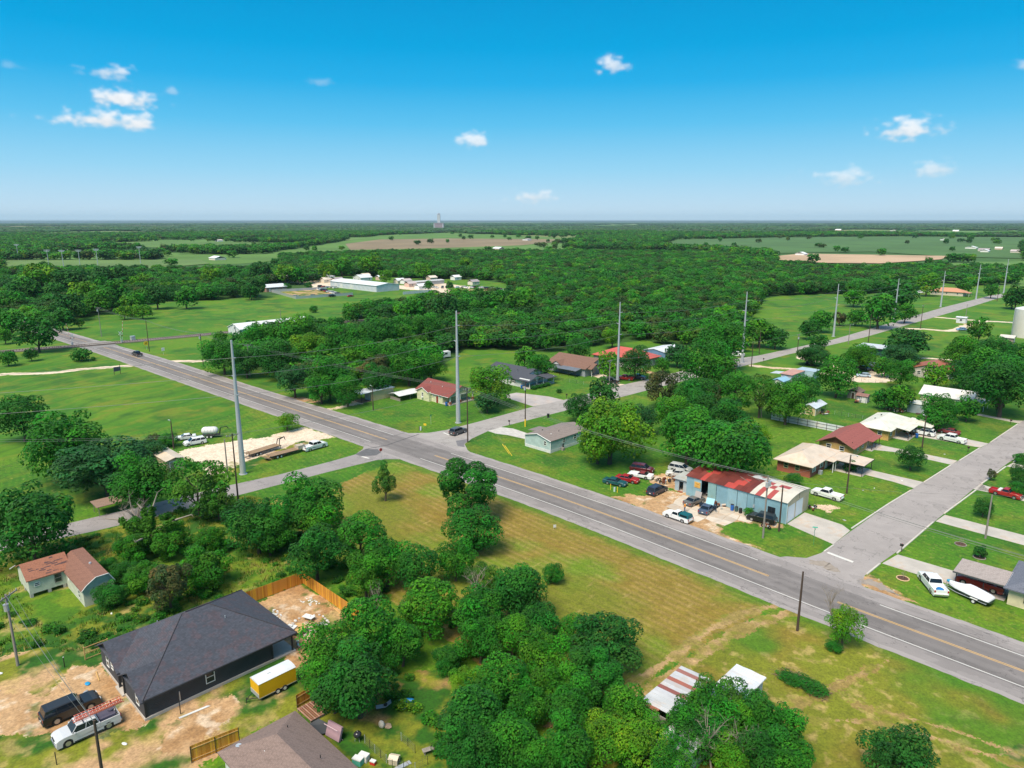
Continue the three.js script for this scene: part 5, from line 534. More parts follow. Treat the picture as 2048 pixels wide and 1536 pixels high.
{
  const s = site('red_roof_house', 'tan brick house with dark red shingle gable roof', 'house', 66, 64.6), w = brickOf([.55, .36, .14]), r = roofing([.34, .10, .085]); s.add('wall', B(66.2, 65, 0, 73.8, 78.6, 2.6), w); s.add('gable', gableEnd(66.2, 65, 73.8, 78.6, 2.6, 4.5, 'v'), mat([.26, .1, .05], .8, { map: wd })); s.add('roof', gable(66.2, 64.4, 73.8, 79, 2.6, 4.5, 'v', .5), r); s.win('-v', 68.4, 65, 1.1, 1.1, 1.1); s.win('-v', 71.3, 65, 1.1, 1.1, 1.1); s.win('+u', 68, 73.8, 1, 1.1, 1.2); s.win('+u', 71, 73.8, 1, 1.1, 1.2); s.door('+u', 74.5, 73.8, .95, 2.05, mat([.25, .12, .06], .6)); for (const v of [73.4, 76, 78.6]) s.post(75.1, v, 2.3, .12, M.wood); s.add('porch_roof', slab([[73.9, 72.8, 2.48], [75.4, 72.8, 2.3], [75.4, 79.4, 2.3], [73.9, 79.4, 2.48]], .1), r); s.add('porch_slab', B(73.8, 72.8, 0, 75.4, 79.4, .12), M.concrete); s.add('roof_vent', cyl(.06, .06, .3, 73, 2.95, -66.4), M.dark); s.add('rake_board', [bar([65.7, 2.3, -63.88], [70, 4.4, -63.88], .07), bar([70, 4.4, -63.88], [74.3, 2.3, -63.88], .07)], mat([.2, .09, .06], .8));
}
{
  const s = site('cream_roof_house', 'yellow brick house with bright cream metal roof and cluttered carport', 'house', 68.4, 83.6), w = brickOf([.62, .40, .13]), r = metalRoof([.80, .77, .66]); s.add('wall', B(68.6, 84.2, 0, 75.4, 99, 2.62), w); s.add('roof', hip(68.5, 83.9, 75.5, 99.2, 2.66, 4.25, .6, .12), r); s.add('porch_roof', slab([[75.6, 87.4, 2.9], [79.1, 87.4, 2.5], [79.1, 94.2, 2.5], [75.6, 94.2, 2.9]], .1), r); s.add('carport_roof', slab([[76, 94.3, 2.75], [82, 94.3, 2.45], [82, 100.4, 2.45], [76, 100.4, 2.75]], .1), r); for (const [u, v] of [[78.8, 87.8], [78.8, 90.8], [78.8, 93.8]]) s.post(u, v, 2.45, .12, M.wood); for (const [u, v] of [[81.6, 94.6], [81.6, 100], [78.6, 100]]) s.post(u, v, 2.4, .1, M.dark); s.win('+u', 86, 75.4, .95, 1.3, 1.2); s.win('+u', 92.6, 75.4, .95, 1.2, 1.2); s.door('+u', 90, 75.4, .95, 2.05, mat([.2, .1, .05], .6)); s.add('porch_slab', B(75.4, 87.4, 0, 79, 94.2, .12), M.concrete); s.add('roof_turbine', [cyl(.18, .16, .35, 70.6, 3.55, -89), cyl(.18, .16, .35, 70.8, 3.7, -93)], M.dark); s.win('-v', 73.4, 84.2, 1.1, 1, 1); s.add('clutter_shelf', [B(77, 95.2, 0, 78.2, 96, 1.5), B(76.4, 97, 0, 77.4, 98, 1.2)], mat([.14, .07, .05], .8));
}
// 7. sheds behind the white fence
{
  let s = site('tool_shed', 'yellow garden shed with shiny metal roof beside stored junk', 'shed', 50.2, 94.3); s.add('wall', B(50.3, 94.4, 0, 53.8, 98.4, 2.2), siding([.62, .52, .27])); s.add('gable', gableEnd(50.3, 94.4, 53.8, 98.4, 2.2, 3.0, 'v'), siding([.62, .52, .27])); s.add('roof', gable(50.3, 94.4, 53.8, 102, 2.2, 3.0, 'v', .25, .06), metalRoof([.68, .74, .82], .35)); s.win('+u', 96.6, 53.8, 1, .6, .7); for (const u of [50.4, 53.7]) s.post(u, 101.8, 2.1, .1, M.greywood); s.add('corner_board', B(53.82, 94.34, 0, 53.9, 94.46, 2.2), M.trim);
  s = site('garden_shed', 'grey garden shed with white door and brown roof', 'shed', 56.2, 118.8); s.add('wall', B(56.3, 118.8, 0, 59.2, 121, 2.1), siding([.3, .33, .36])); s.add('roof', gable(56.3, 118.8, 59.2, 121, 2.1, 2.6, 'u', .3, .08), roofing([.28, .15, .13])); s.door('-v', 58.3, 118.8, .85, 1.9); s.add('corner_board', [B(59.14, 118.7, 0, 59.26, 118.82, 2.1), B(57.4, 118.7, 0, 57.5, 118.82, 2.1)], M.trim);
  s = site('wooden_shed', 'weathered brown shed behind the grey garden shed', 'shed', 52.6, 122); s.add('wall', B(52.6, 122, 0, 56, 126, 2.2), M.greywood); s.add('roof', gable(52.6, 122, 56, 126, 2.2, 3, 'v', .3, .08), roofing([.22, .15, .12])); s.door('-v', 54.2, 122, .8, 1.8, M.wood);
  s = site('metal_shed', 'blue-grey corrugated metal shed with flat pale roof', 'shed', 70.4, 116.6); s.add('wall', B(70.5, 116.7, 0, 75, 120.5, 2.6), metalWall([.40, .47, .52])); s.add('roof', slab([[70.3, 116.5, 2.7], [75.2, 116.5, 2.7], [75.2, 120.7, 2.9], [70.3, 120.7, 2.9]], .1), metalRoof([.7, .68, .6])); s.add('sliding_door', B(72.6, 116.6, .05, 74.6, 116.66, 2.3), metalWall([.36, .43, .48])); s.add('step', B(73, 115.6, 0, 75, 116.4, .3), M.wood);
}
// 8. mint trailer home and houses along the pale street
{
  let s = site('mint_trailer_home', 'mint green double-wide trailer home with white skirting and grey-brown roof', 'trailer home', 14.9, 20.2), w = siding([.47, .60, .58]); s.add('skirt', B(14.9, 20.2, 0, 22.9, 33.4, .7), M.white); s.add('wall', B(14.95, 20.25, .7, 22.85, 33.35, 2.95), w); s.add('gable', gableEnd(14.95, 20.25, 22.85, 33.35, 2.95, 3.95, 'v'), w); s.add('roof', gable(14.95, 20.2, 22.85, 33.4, 2.95, 3.95, 'v', .2, .12), roofing([.27, .22, .20])); s.add('rake_board', [bar([14.7, 2.86, -19.96], [18.9, 3.9, -19.96], .08), bar([18.9, 3.9, -19.96], [23.1, 2.86, -19.96], .08)], M.trim); s.add('corner_board', [B(22.8, 20.18, .7, 22.92, 20.3, 2.95), B(14.9, 20.18, .7, 15.02, 20.3, 2.95), B(22.86, 20.3, 2.75, 22.94, 33.4, 2.9)], M.trim); s.win('-v', 21.2, 20.25, 1.5, .75, 1.1); s.win('+u', 25, 22.85, 1.5, .8, 1.1); s.win('+u', 29, 22.85, 1.5, 1, 1.1); for (const [u, v] of [[20.6, 23], [20.4, 26], [17, 24]]) s.add('roof_vent', cyl(.14, .14, .22, u, 3.45, -v), u > 20.5 ? M.white : M.dark); s.add('meter_box', B(22.95, 24.4, .5, 23.1, 24.7, 1.3), M.dark); s.add('air_conditioner', B(23.1, 23.6, 0, 23.8, 24.3, .6), M.greywood);
  s.add('porch_roof', slab([[12.4, 24, 2.7], [14.9, 24, 2.9], [14.9, 28, 2.9], [12.4, 28, 2.7]], .1), roofing([.25, .21, .2]));
  s = site('yellow_house', 'pale yellow house with dark red shingle roof and white trim', 'house', -41, 32); w = siding([.72, .72, .46]); const r = roofing([.25, .07, .06]); s.add('wall', [B(-41, 32.2, 0, -29, 42, 2.75), B(-39.6, 31.3, 0, -34, 32.2, 2.75)], w); s.add('gable', [gableEnd(-41, 32.2, -26.2, 42, 2.75, 5.2, 'u'), gableEnd(-39.4, 31.3, -34.4, 34, 2.75, 3.9, 'v')], w); s.add('roof', gable(-41, 32.2, -26.2, 42, 2.75, 5.2, 'u', .4), r); s.add('roof', gable(-39.4, 31.3, -34.4, 34.6, 2.75, 3.95, 'v', .25), r); s.add('rake_board', [bar([-39.7, 2.65, -31], [-36.9, 3.95, -31], .07), bar([-36.9, 3.95, -31], [-34.1, 2.65, -31], .07), bar([-41.4, 2.5, -31.8], [-26, 2.5, -31.8], .06)], M.trim); s.win('-v', -37, 31.3, 1.2, .8, 1.2); s.win('-v', -40.3, 32.2, 1.2, .8, 1.1); s.win('-v', -33, 32.2, 1.6, .6, .6); s.win('-v', -29.9, 32.2, 1.5, .6, .7); s.door('-v', -31.3, 32.2, 1.0, 2.1, mat([.26, .04, .02], .6)); s.add('window_unit', B(-37.3, 30.9, .75, -36.6, 31.3, 1.2), M.white);
  s.add('porch_slab', B(-29, 32.2, 0, -25.8, 42, .3), M.concrete); for (const v of [32.7, 36.5, 41.5]) { s.add('porch_pier', B(-26.5, v - .3, .3, -25.9, v + .3, 1.1), brickOf([.36, .12, .07])); s.add('porch_post', B(-26.34, v - .14, 1.1, -26.06, v + .14, 2.75), M.trim); } s.add('porch_beam', [B(-29, 32.25, 2.55, -26, 32.45, 2.75), B(-26.3, 32.45, 2.55, -26.1, 42, 2.75)], M.trim); s.add('roof_vent', [cyl(.12, .12, .25, -38, 4.6, -35.4), cyl(.12, .12, .25, -32, 4.2, -34.8)], M.white);
  s = site('grey_roof_house', 'white house with charcoal roof and gabled front porch', 'house', -45, 63.5); w = siding([.74, .74, .72]); const g = roofing([.075, .08, .10]); s.add('wall', B(-44.6, 63.8, 0, -27.4, 76.4, 2.8), w); s.add('gable', [gableEnd(-44.6, 63.8, -27.4, 76.4, 2.8, 5.1, 'u'), gableEnd(-28, 63.4, -23.6, 70.2, 2.8, 4.0, 'u')], w); s.add('roof', gable(-44.6, 63.8, -27.4, 76.4, 2.8, 5.1, 'u', .5), g); s.add('roof', [...gable(-29.5, 63.2, -23.4, 70.4, 2.7, 4.0, 'u', .4), slab([[-27.4, 70.4, 3], [-22.4, 70.4, 2.5], [-22.4, 75.6, 2.5], [-27.4, 75.6, 3]], .12)], g); for (const v of [63.6, 67, 70.2, 75.2]) s.post(-23.6, v, 2.7, .16, M.trim); s.add('porch_rail', [B(-23.7, 63.6, .8, -23.6, 75, .9), B(-23.7, 63.6, .3, -23.6, 75, .36)], M.trim); s.add('porch_slab', B(-27.4, 63.3, 0, -23.4, 75.6, .25), M.concrete); s.win('+u', 66, -27.4, 1, 1, 1.3); s.win('+u', 72.5, -27.4, 1, 1, 1.3); s.win('-v', -31, 63.8, 1, 1, 1.3); s.win('-v', -36, 63.8, 1, 1, 1.3); s.door('+u', 69, -27.4, .95, 2.05); s.add('shutter', [s.at('-v', -30.2, 63.8, .4, .9, 2.3, .02, .06), s.at('-v', -31.8, 63.8, .4, .9, 2.3, .02, .06)], M.dark); s.add('roof_vent', [cyl(.12, .12, .25, -36, 4.4, -67), cyl(.12, .12, .25, -32, 4.4, -67)], M.dark);
  s = site('brown_roof_bungalow', 'grey bungalow with brown shingle roof and dark awning', 'house', -40, 90); w = siding([.35, .37, .42]); const b = roofing([.23, .125, .09]); s.add('wall', B(-39.6, 90.2, 0, -22.4, 104.6, 2.9), w); s.add('gable', [gableEnd(-39.6, 90.2, -22.4, 104.6, 2.9, 5.4, 'u'), gableEnd(-22.6, 91.4, -20.4, 96.4, 2.9, 4.3, 'u'), gableEnd(-36.6, 89.2, -32.2, 93, 2.9, 4.2, 'v')], siding([.68, .67, .66])); s.add('roof', gable(-39.6, 90.2, -22.4, 104.6, 2.9, 5.4, 'u', .5), b); s.add('roof', gable(-26, 91.2, -20.4, 96.6, 2.9, 4.3, 'u', .3), b); s.add('roof', gable(-36.6, 89.2, -32.2, 94, 2.9, 4.2, 'v', .3), b); s.add('awning', slab([[-36, 86.6, 2.3], [-23.6, 86.6, 2.3], [-23.6, 89.8, 2.75], [-36, 89.8, 2.75]], .08), metalRoof([.16, .18, .21])); for (const u of [-35.6, -31, -27, -24]) s.post(u, 86.9, 2.25, .1, M.dark); s.post(-20.6, 91.6, 2.8, .16, M.trim); s.post(-20.6, 96.2, 2.8, .16, M.trim); s.door('+u', 94, -22.4, 1.4, 2.2, M.dark); s.win('-v', -29, 90.2, 1, 1.2, 1.2); s.add('gable_vent', B(-20.36, 93.6, 3.4, -20.3, 94.2, 3.9), M.dark);
  s = site('red_metal_roof_house', 'house with bright salmon red metal roof behind trees', 'house', -37, 112.6); const rm = metalRoof([.58, .12, .085]); s.add('wall', B(-36.4, 113, 0, -16.6, 127, 3), siding([.5, .48, .46])); s.add('roof', hip(-36.4, 113, -16.6, 127, 3, 6, .7, .12), rm); s.win('-v', -30, 113, 1, 1.2, 1.2); s.win('+u', 118, -16.6, 1, 1.2, 1.2); s.door('+u', 122, -16.6, .95, 2.05);
  s = site('blue_shed', 'blue metal barn with shallow white roof', 'shed', -28, 133.2); s.add('wall', B(-27.8, 133.4, 0, -18, 147.4, 3.2), metalWall([.17, .30, .48])); s.add('gable', gableEnd(-27.8, 133.4, -18, 147.4, 3.2, 4.1, 'v'), metalWall([.17, .30, .48])); s.add('roof', gable(-27.8, 133.4, -18, 147.4, 3.2, 4.1, 'v', .25, .08), metalRoof([.74, .76, .78])); s.add('sliding_door', s.at('-v', -22.6, 133.4, 3, .05, 2.8, .02, .08), metalWall([.2, .34, .53])); s.win('-v', -26, 133.4, 1.6, .7, .7);
  s = site('tan_shed', 'tan metal storage shed with pale roof and open carport end', 'shed', -50.6, 19.9); s.add('wall', [B(-50.4, 20, 0, -46.7, 27.9, 2.9)], metalWall([.66, .53, .30])); s.add('roof', slab([[-50.8, 19.6, 3.1], [-46.3, 19.6, 3.0], [-46.3, 28.2, 3.0], [-50.8, 28.2, 3.1]], .09), metalRoof([.62, .68, .74])); s.add('carport_roof', slab([[-52.6, 16.2, 2.75], [-46.6, 16.2, 2.7], [-46.4, 20.6, 2.95], [-51.4, 20.6, 2.98]], .07), metalRoof([.66, .72, .78])); for (const [u, v] of [[-47, 16.6], [-52, 16.6]]) s.post(u, v, 2.66, .1, M.dark); s.add('slab', B(-51.5, 16.4, 0, -46.8, 19.9, .06), mat([.22, .14, .1], .95, { map: gr })); s.add('sliding_door', B(-50, 19.92, .02, -47.4, 19.99, 2.5), metalWall([.55, .58, .6]));
  s = site('white_canopy', 'low white sheet canopy between the tan shed and the yellow house', 'canopy', -45.4, 25); s.add('roof', gable(-45.4, 25.2, -40.2, 33.4, 1.75, 2.3, 'v', .2, .06), M.white); for (const u of [-45.2, -40.4]) for (const v of [25.6, 29.3, 33]) s.post(u, v, 1.72, .09, M.greywood); s.add('fence_panel', [B(-45.2, 25.55, 0, -40.4, 25.62, .9)], M.greywood);
  s = site('gravel_lot_shed', 'small tan shed with cream metal roof at the gravel lot', 'shed', -36.4, -45.9); s.add('wall', B(-36.2, -45.7, 0, -27, -42.2, 2.6), metalWall([.55, .45, .32])); s.add('roof', gable(-36.2, -45.7, -27, -42.2, 2.6, 3.0, 'u', .3, .08), metalRoof([.72, .60, .46])); s.door('+u', -44.6, -27, .95, 2.05, M.greywood); s.add('sliding_door', s.at('+v', -33, -42.2, 2.6, .02, 2.3, .02, .08), metalWall([.5, .42, .3]));
  s = site('porch_shelter', 'low brown roofed shelter under the live oak', 'shed', -15.2, -63.6); s.add('roof', slab([[-15.4, -63.6, 2.1], [-11.6, -63.6, 1.95], [-11.6, -58.6, 1.95], [-15.4, -58.6, 2.1]], .1), roofing([.3, .2, .15])); for (const [u, v] of [[-15, -63.2], [-12, -63.2], [-15, -59], [-12, -59]]) s.post(u, v, 1.95, .1, M.greywood);
}
// 9. carport and house by the boat
{
  const s = site('corner_house', 'cream house with slate-grey shingle roof beside the carport', 'house', 111.4, 14.4), r = roofing([.16, .17, .21]); s.add('wall', B(111.6, 14.8, 0, 126, 24.5, 2.6), siding([.70, .62, .40])); s.add('roof', hip(111.5, 14.6, 126, 24.7, 2.62, 4.7, .5), r); s.win('-v', 114.6, 14.8, .95, 1.4, 1.2); s.add('shutter', [s.at('-v', 113.6, 14.8, .4, .85, 2.25, .02, .06), s.at('-v', 115.6, 14.8, .4, .85, 2.25, .02, .06)], mat([.03, .06, .06], .7)); s.win('-u', 17, 111.6, .95, 1.2, 1.2); s.door('-u', 20, 111.6, .95, 2.05); s.add('roof_vent', cyl(.12, .12, .3, 113, 3.4, -18.4), M.dark);
  const c = site('carport', 'flat taupe carport roof on thin posts over a dark red pickup', 'carport', 104.8, 14.7); c.add('roof', slab([[104.8, 14.7, 2.62], [111.2, 14.7, 2.66], [111.2, 20.1, 2.66], [104.8, 20.1, 2.62]], .14), roofing([.42, .35, .32])); c.add('fascia', [B(104.74, 14.64, 2.36, 111.2, 14.7, 2.56), B(104.74, 14.7, 2.36, 104.8, 20.1, 2.56)], mat([.05, .06, .06], .6)); for (const [u, v] of [[105.2, 15], [105.2, 19.8], [108.4, 19.8], [108.6, 15]]) c.post(u, v, 2.5, .11, M.dark); c.add('end_trim', B(111.2, 14.66, 2.5, 111.28, 20.1, 2.7), M.trim);
}
// 10. houses further along and beyond the meadow
function plainHouse(name, label, cat, u0, v0, u1, v1, e, k, wall, roof, kind, o = {}) {
  const s = site(name, label, cat, Math.min(u0, u1), Math.min(v0, v1), o.group), w = o.metal ? metalWall(wall) : siding(wall), along = (u1 - u0) > (v1 - v0) ? 'u' : 'v'; s.add('wall', B(u0, v0, 0, u1, v1, e), w); if (kind === 'hip') s.add('roof', hip(u0, v0, u1, v1, e, k, .6), o.mr ? metalRoof(roof) : roofing(roof)); else { s.add('gable', gableEnd(u0, v0, u1, v1, e, k, along), w); s.add('roof', gable(u0, v0, u1, v1, e, k, along, .4), o.mr ? metalRoof(roof) : roofing(roof)); }
  const n = Math.max(1, Math.round((u1 - u0) / 6)), m = Math.max(1, Math.round((v1 - v0) / 6)); if (!o.blank) { for (let i = 0; i < n; i++) s.win('-v', u0 + (i + .5) * (u1 - u0) / n, v0, 1, 1.2, 1.2); for (let i = 0; i < m; i++) i === 0 ? s.door('+u', v0 + .5 * (v1 - v0) / m, u1, 1, 2.1) : s.win('+u', v0 + (i + .5) * (v1 - v0) / m, u1, 1, 1.2, 1.2); } return s;
}
{
  let s = plainHouse('white_roof_house', 'long house with bright white gabled roof behind the round trees', 'house', 70, 130.5, 82.8, 139, 2.9, 4.7, [.6, .52, .4], [.78, .76, .72], 'gable', { mr: 1 }); s.add('porch_roof', slab([[82.8, 131, 2.7], [86, 131, 2.4], [86, 137, 2.4], [82.8, 137, 2.7]], .1), metalRoof([.76, .75, .72])); s.post(85.8, 131.3, 2.35, .1); s.post(85.8, 136.7, 2.35, .1);
  plainHouse('rusty_roof_house', 'house with rust-streaked red metal roof among dense trees', 'house', 56.5, 169, 68.5, 182, 2.9, 4.9, [.5, .45, .4], [.42, .14, .09], 'gable', { mr: 1 }); plainHouse('white_strip_shed', 'narrow shed with pale blue-white roof behind the rusty roof', 'shed', 66, 185, 78, 189, 2.7, 3.1, [.5, .55, .6], [.68, .74, .8], 'gable', { mr: 1, blank: 1 });
  s = site('blue_wall_shed', 'navy walled shed with long white flat roof', 'shed', 28.6, 200.5); s.add('wall', B(29, 202, 0, 44, 208.5, 2.8), metalWall([.05, .09, .2])); s.add('roof', slab([[28.2, 200, 3.1], [45, 200, 3.1], [45, 209, 3.3], [28.2, 209, 3.3]], .12), metalRoof([.66, .70, .76])); s.add('sliding_door', s.at('-v', 36, 202, 4, .02, 2.5, .02, .08), metalWall([.1, .14, .26]));
  s = site('pink_trailer_home', 'trailer home with faded pink and grey-blue metal roofs', 'trailer home', 28.8, 128); s.add('wall', B(29.2, 128.4, .4, 32.8, 138, 2.9), metalWall([.66, .68, .74])); s.add('wall', B(30.4, 138.1, .4, 36, 143, 2.9), metalWall([.45, .62, .70])); s.add('roof', slab([[28.8, 128, 3.05], [33.1, 128, 3.0], [33.1, 138.1, 3.0], [28.8, 138.1, 3.05]], .1), metalRoof([.62, .33, .25])); s.add('roof', slab([[30, 138.15, 3.1], [36.4, 138.15, 3.05], [36.4, 143.4, 3.05], [30, 143.4, 3.1]], .1), metalRoof([.46, .58, .68])); s.win('+u', 131, 32.8, 1.3, .8, 1); s.win('+u', 135, 32.8, 1.3, .8, 1); s.add('skirt', B(29.3, 128.5, 0, 32.7, 142.9, .4), M.dark); s.add('porch_roof', slab([[25.4, 128.6, 2.6], [28.7, 128.6, 2.8], [28.7, 133, 2.8], [25.4, 133, 2.6]], .08), metalRoof([.6, .66, .74]));
  s = site('sky_blue_shed', 'low shed with sky-blue metal roof behind the pink trailer home', 'shed', 29, 121); s.add('wall', B(29.4, 121.4, 0, 33, 127, 2), metalWall([.7, .72, .74])); s.add('roof', gable(29.4, 121.4, 33, 127, 2, 2.6, 'v', .3, .06), metalRoof([.30, .52, .68])); s.door('-v', 31, 121.4, .8, 1.8);
  s = site('water_tank', 'tall white steel water tank with ladder', 'water tank', 71.2, 299); { const g = new THREE.LatheGeometry([[0, 14.6], [1.5, 14.5], [7, 12.9], [7.2, 12.7], [7.2, 0]].map(([x, y]) => new THREE.Vector2(x, y)), 40); part('tank', g, mat([.78, .77, .75], .5, { map: st }), s.o); const lad = []; for (const k of [-.25, .25]) lad.push(bar([-6.6 + k * .5, 0, 3.1 + k], [-6.6 + k * .5, 12.8, 3.1 + k], .05)); for (let i = 0; i < 22; i++) lad.push(bar([-6.75, .6 + i * .56, 2.85], [-6.5, .6 + i * .56, 3.35], .03)); part('ladder', lad, M.steel, s.o); part('overflow_pipe', [bar([-7.3, 0, -.4], [-7.3, 12.6, -.4], .16, 8), bar([-7.3, 12.6, -.4], [-6.6, 12.7, -.4], .14, 8)], M.white, s.o); part('platform', [new THREE.BoxGeometry(1.6, .12, 1.2).translate(-7.3, 6.4, 2.8)], M.steel, s.o); }
  plainHouse('pump_house', 'small brown pump house with low pale roof beside the water tank', 'shed', 64.4, 271.4, 69.2, 276, 2.6, 3.4, [.34, .27, .24], [.7, .66, .6], 'gable', { mr: 1 }); plainHouse('white_pump_shed', 'small white metal shed on the drive to the water tank', 'shed', 34.8, 328.6, 39, 332.4, 3, 3.3, [.78, .8, .84], [.78, .8, .84], 'gable', { mr: 1 });
  s = plainHouse('peach_roof_house', 'long cream house with peach tiled roof by the far end of the street', 'house', -16, 482, 4.5, 493, 2.8, 5.2, [.7, .62, .5], [.62, .30, .18], 'hip'); s.add('porch_roof', slab([[4.5, 482, 2.8], [8.4, 482, 2.4], [8.4, 490, 2.4], [4.5, 490, 2.8]], .12), roofing([.6, .3, .2])); s.post(8, 482.5, 2.4, .15); s.post(8, 489.5, 2.4, .15);
  s = site('warehouse', 'large white metal warehouse beside the car yard', 'warehouse', -380, 214); s.add('wall', B(-380, 214, 0, -317, 235, 4.8), metalWall([.66, .70, .76])); s.add('gable', gableEnd(-380, 214, -317, 235, 4.8, 6.2, 'u'), metalWall([.66, .70, .76])); s.add('roof', gable(-380, 214, -317, 235, 4.8, 6.2, 'u', .5, .2), metalRoof([.82, .83, .84])); for (const u of [-372, -364, -350]) s.add('roll_door', s.at('-v', u, 214, 4, .02, 3.6, .02, .1), M.white);
  const F = [['brick_shop', 'brick building with white roof beside the fenced vehicle lot', 'building', -390, 157, -376, 174, 3.4, 5.2, [.42, .25, .18], [.74, .76, .78], 'gable', { mr: 1 }], ['grey_hip_house', 'two-storey white house with grey hipped roof behind the brick building', 'house', -446, 196, -432, 214, 5, 8.4, [.75, .73, .68], [.26, .21, .22], 'hip'], ['white_trailer_home', 'white trailer home at the meadow edge', 'trailer home', -452, 150, -446, 172, 3, 3.4, [.76, .77, .78], [.72, .72, .72], 'gable', { mr: 1 }], ['pink_brick_house', 'low pink brick house in front of the white trailer home', 'house', -432, 145, -422, 158, 2.7, 3.9, [.5, .34, .28], [.42, .3, .27], 'gable'], ['dark_roof_house', 'white house with dark hipped roof beyond the level crossing', 'house', -402, 6, -386, 20, 2.9, 5, [.78, .78, .76], [.10, .10, .13], 'hip'], ['tan_roof_house', 'house with pale tan roof beyond the level crossing', 'house', -402, -14, -388, 0, 2.8, 4.4, [.6, .55, .5], [.56, .43, .34], 'gable'], ['white_long_barn', 'long barn with white metal roof beside the railway', 'barn', -202, 48, -190, 84, 3.4, 5.4, [.7, .72, .75], [.80, .82, .84], 'gable', { mr: 1, blank: 1 }], ['grey_roof_cabin', 'small house with grey metal roof half hidden in the wood', 'house', -120, 36, -110, 44, 2.6, 4, [.45, .4, .34], [.45, .43, .44], 'gable', { mr: 1 }], ['clearing_house', 'house with grey hipped roof in the clearing', 'house', -352, 464, -340, 475, 2.8, 5, [.7, .66, .6], [.4, .37, .38], 'hip'], ['clearing_brick_house', 'house with brown and white roof in the clearing', 'house', -352, 492, -338, 506, 2.8, 5, [.7, .68, .62], [.45, .28, .2], 'gable'], ['yard_shed', 'long open shed behind the car yard', 'shed', -346, 266, -338, 298, 3, 3.6, [.5, .5, .5], [.6, .6, .58], 'gable', { mr: 1, blank: 1 }], ['town_house', 'pale house behind the white warehouse', 'house', -452, 244, -440, 256, 3, 5, [.7, .68, .66], [.6, .6, .62], 'hip'], ['town_house', 'white gabled house behind the white warehouse', 'house', -420, 262, -408, 274, 3, 5.4, [.76, .75, .74], [.7, .7, .72], 'gable']];
  for (const a of F) plainHouse(...a);
  const fl = thing('concrete_yard_wall', 'long pale wall in front of the car yard', 'wall', -288.6, 216.7); part('wall_panel', B(0, 0, 0, .2, 27, 2), mat([.62, .66, .66], .9, { map: st }), fl); const lw = thing('lot_fence', 'grey sheet fence round the vehicle lot', 'fence', -373, 159.5); part('fence_panel', [bar([0, .9, 0], [56, .9, 11.5], .01)].slice(1).concat([(() => { const g = new THREE.BoxGeometry(57.2, 1.9, .08); g.rotateY(-Math.atan2(11.5, 56)); g.translate(28, .95, 5.8); return g; })(), (() => { const g = new THREE.BoxGeometry(42, 1.9, .08); g.rotateY(Math.atan2(41.6, 5.6)); g.translate(58.8, .95, -9.2); return g; })(), (() => { const g = new THREE.BoxGeometry(42, 1.9, .08); g.rotateY(Math.atan2(41, 9)); g.translate(4.6, .95, -20.6); return g; })()]), M.alu, lw);
  const far = [[.76, .74, .7], [.7, .62, .52], [.78, .78, .78], [.6, .42, .34]], fr = [[.75, .76, .78], [.5, .42, .4], [.7, .6, .5], [.78, .78, .78], [.35, .3, .3]], farG = {}; const TOWN = [[-444,224],[-450,240],[-439,282],[-410,279],[-416,238],[-370,269],[-362,270],[-373,307],[-362,326],[-314,303],[-315,248],[-338,256],[-398,136],[-380,88],[-484,52],[-452,94],[-609,50],[-423,231]]; TOWN.forEach(([u, v], i) => { const s = site('town_cottage', 'small pale cottage or shed in the old town behind the warehouse', 'house', u, v, 'small buildings of the old town'), k = 6 + (i * 5) % 5; s.add('wall', B(u, v, 0, u + k, v + k * 1.3, 2.9), (farG['w' + i % 4] ??= mat(far[i % 4], .8))); s.add('roof', gable(u, v, u + k, v + k * 1.3, 2.9, 4.4, 'v', .4, .15), (farG['r' + i % 5] ??= mat(fr[i % 5], .6))); s.win('+u', v + k * .6, u + k, 1, 1.1, 1.1); }); FARHOUSE.forEach(([u, v], i) => { const d = Math.hypot(u - camU, v - camV), k = 11 + (i * 7) % 9 + (d > 3000 ? 10 : 0), s = site('far_house', 'small pale far-off house between the distant trees', 'house', u, v, 'far-off houses between the distant trees'); s.add('wall', B(u, v, 0, u + k, v + k * .8, 3.2), (farG['w' + i % 4] ??= mat(far[i % 4], .8))); s.add('roof', gable(u, v, u + k, v + k * .8, 3.2, 5.6 + (d > 3000 ? 2 : 0), i % 2 ? 'u' : 'v', .5, .2), (farG['r' + i % 5] ??= mat(fr[i % 5], .6))); });
  const t = site('courthouse_tower', 'far-off pinkish block with a tall central tower above the horizon', 'building', -3376, 2863), tw = mat([.44, .33, .36], .85), tl = mat([.5, .52, .55], .8); t.o.rotation.y = 0; part('wall', [new THREE.BoxGeometry(62, 36, 34).translate(0, 18, 0)], tw, t.o); part('cornice', [new THREE.BoxGeometry(64, 2, 36).translate(0, 37, 0)], mat([.2, .19, .22], .85), t.o); part('end_bay', new THREE.BoxGeometry(6, 34, 3).translate(27, 17, 18), tl, t.o); part('end_bay', new THREE.BoxGeometry(6, 34, 3).translate(-28, 17, 18), tl, t.o); part('tower', new THREE.BoxGeometry(18, 52, 18).translate(0, 64, 0), tl, t.o); part('tower_cap', [new THREE.ConeGeometry(11, 9, 8).translate(0, 94.5, 0)], mat([.25, .27, .32], .7), t.o); const rows = []; for (let i = 0; i < 7; i++) for (let j = 0; j < 3; j++) part('window', new THREE.BoxGeometry(4, 6, .4).translate(-24 + i * 8, 8 + j * 10.5, 17.3), mat([.12, .11, .14], .4), t.o);
}
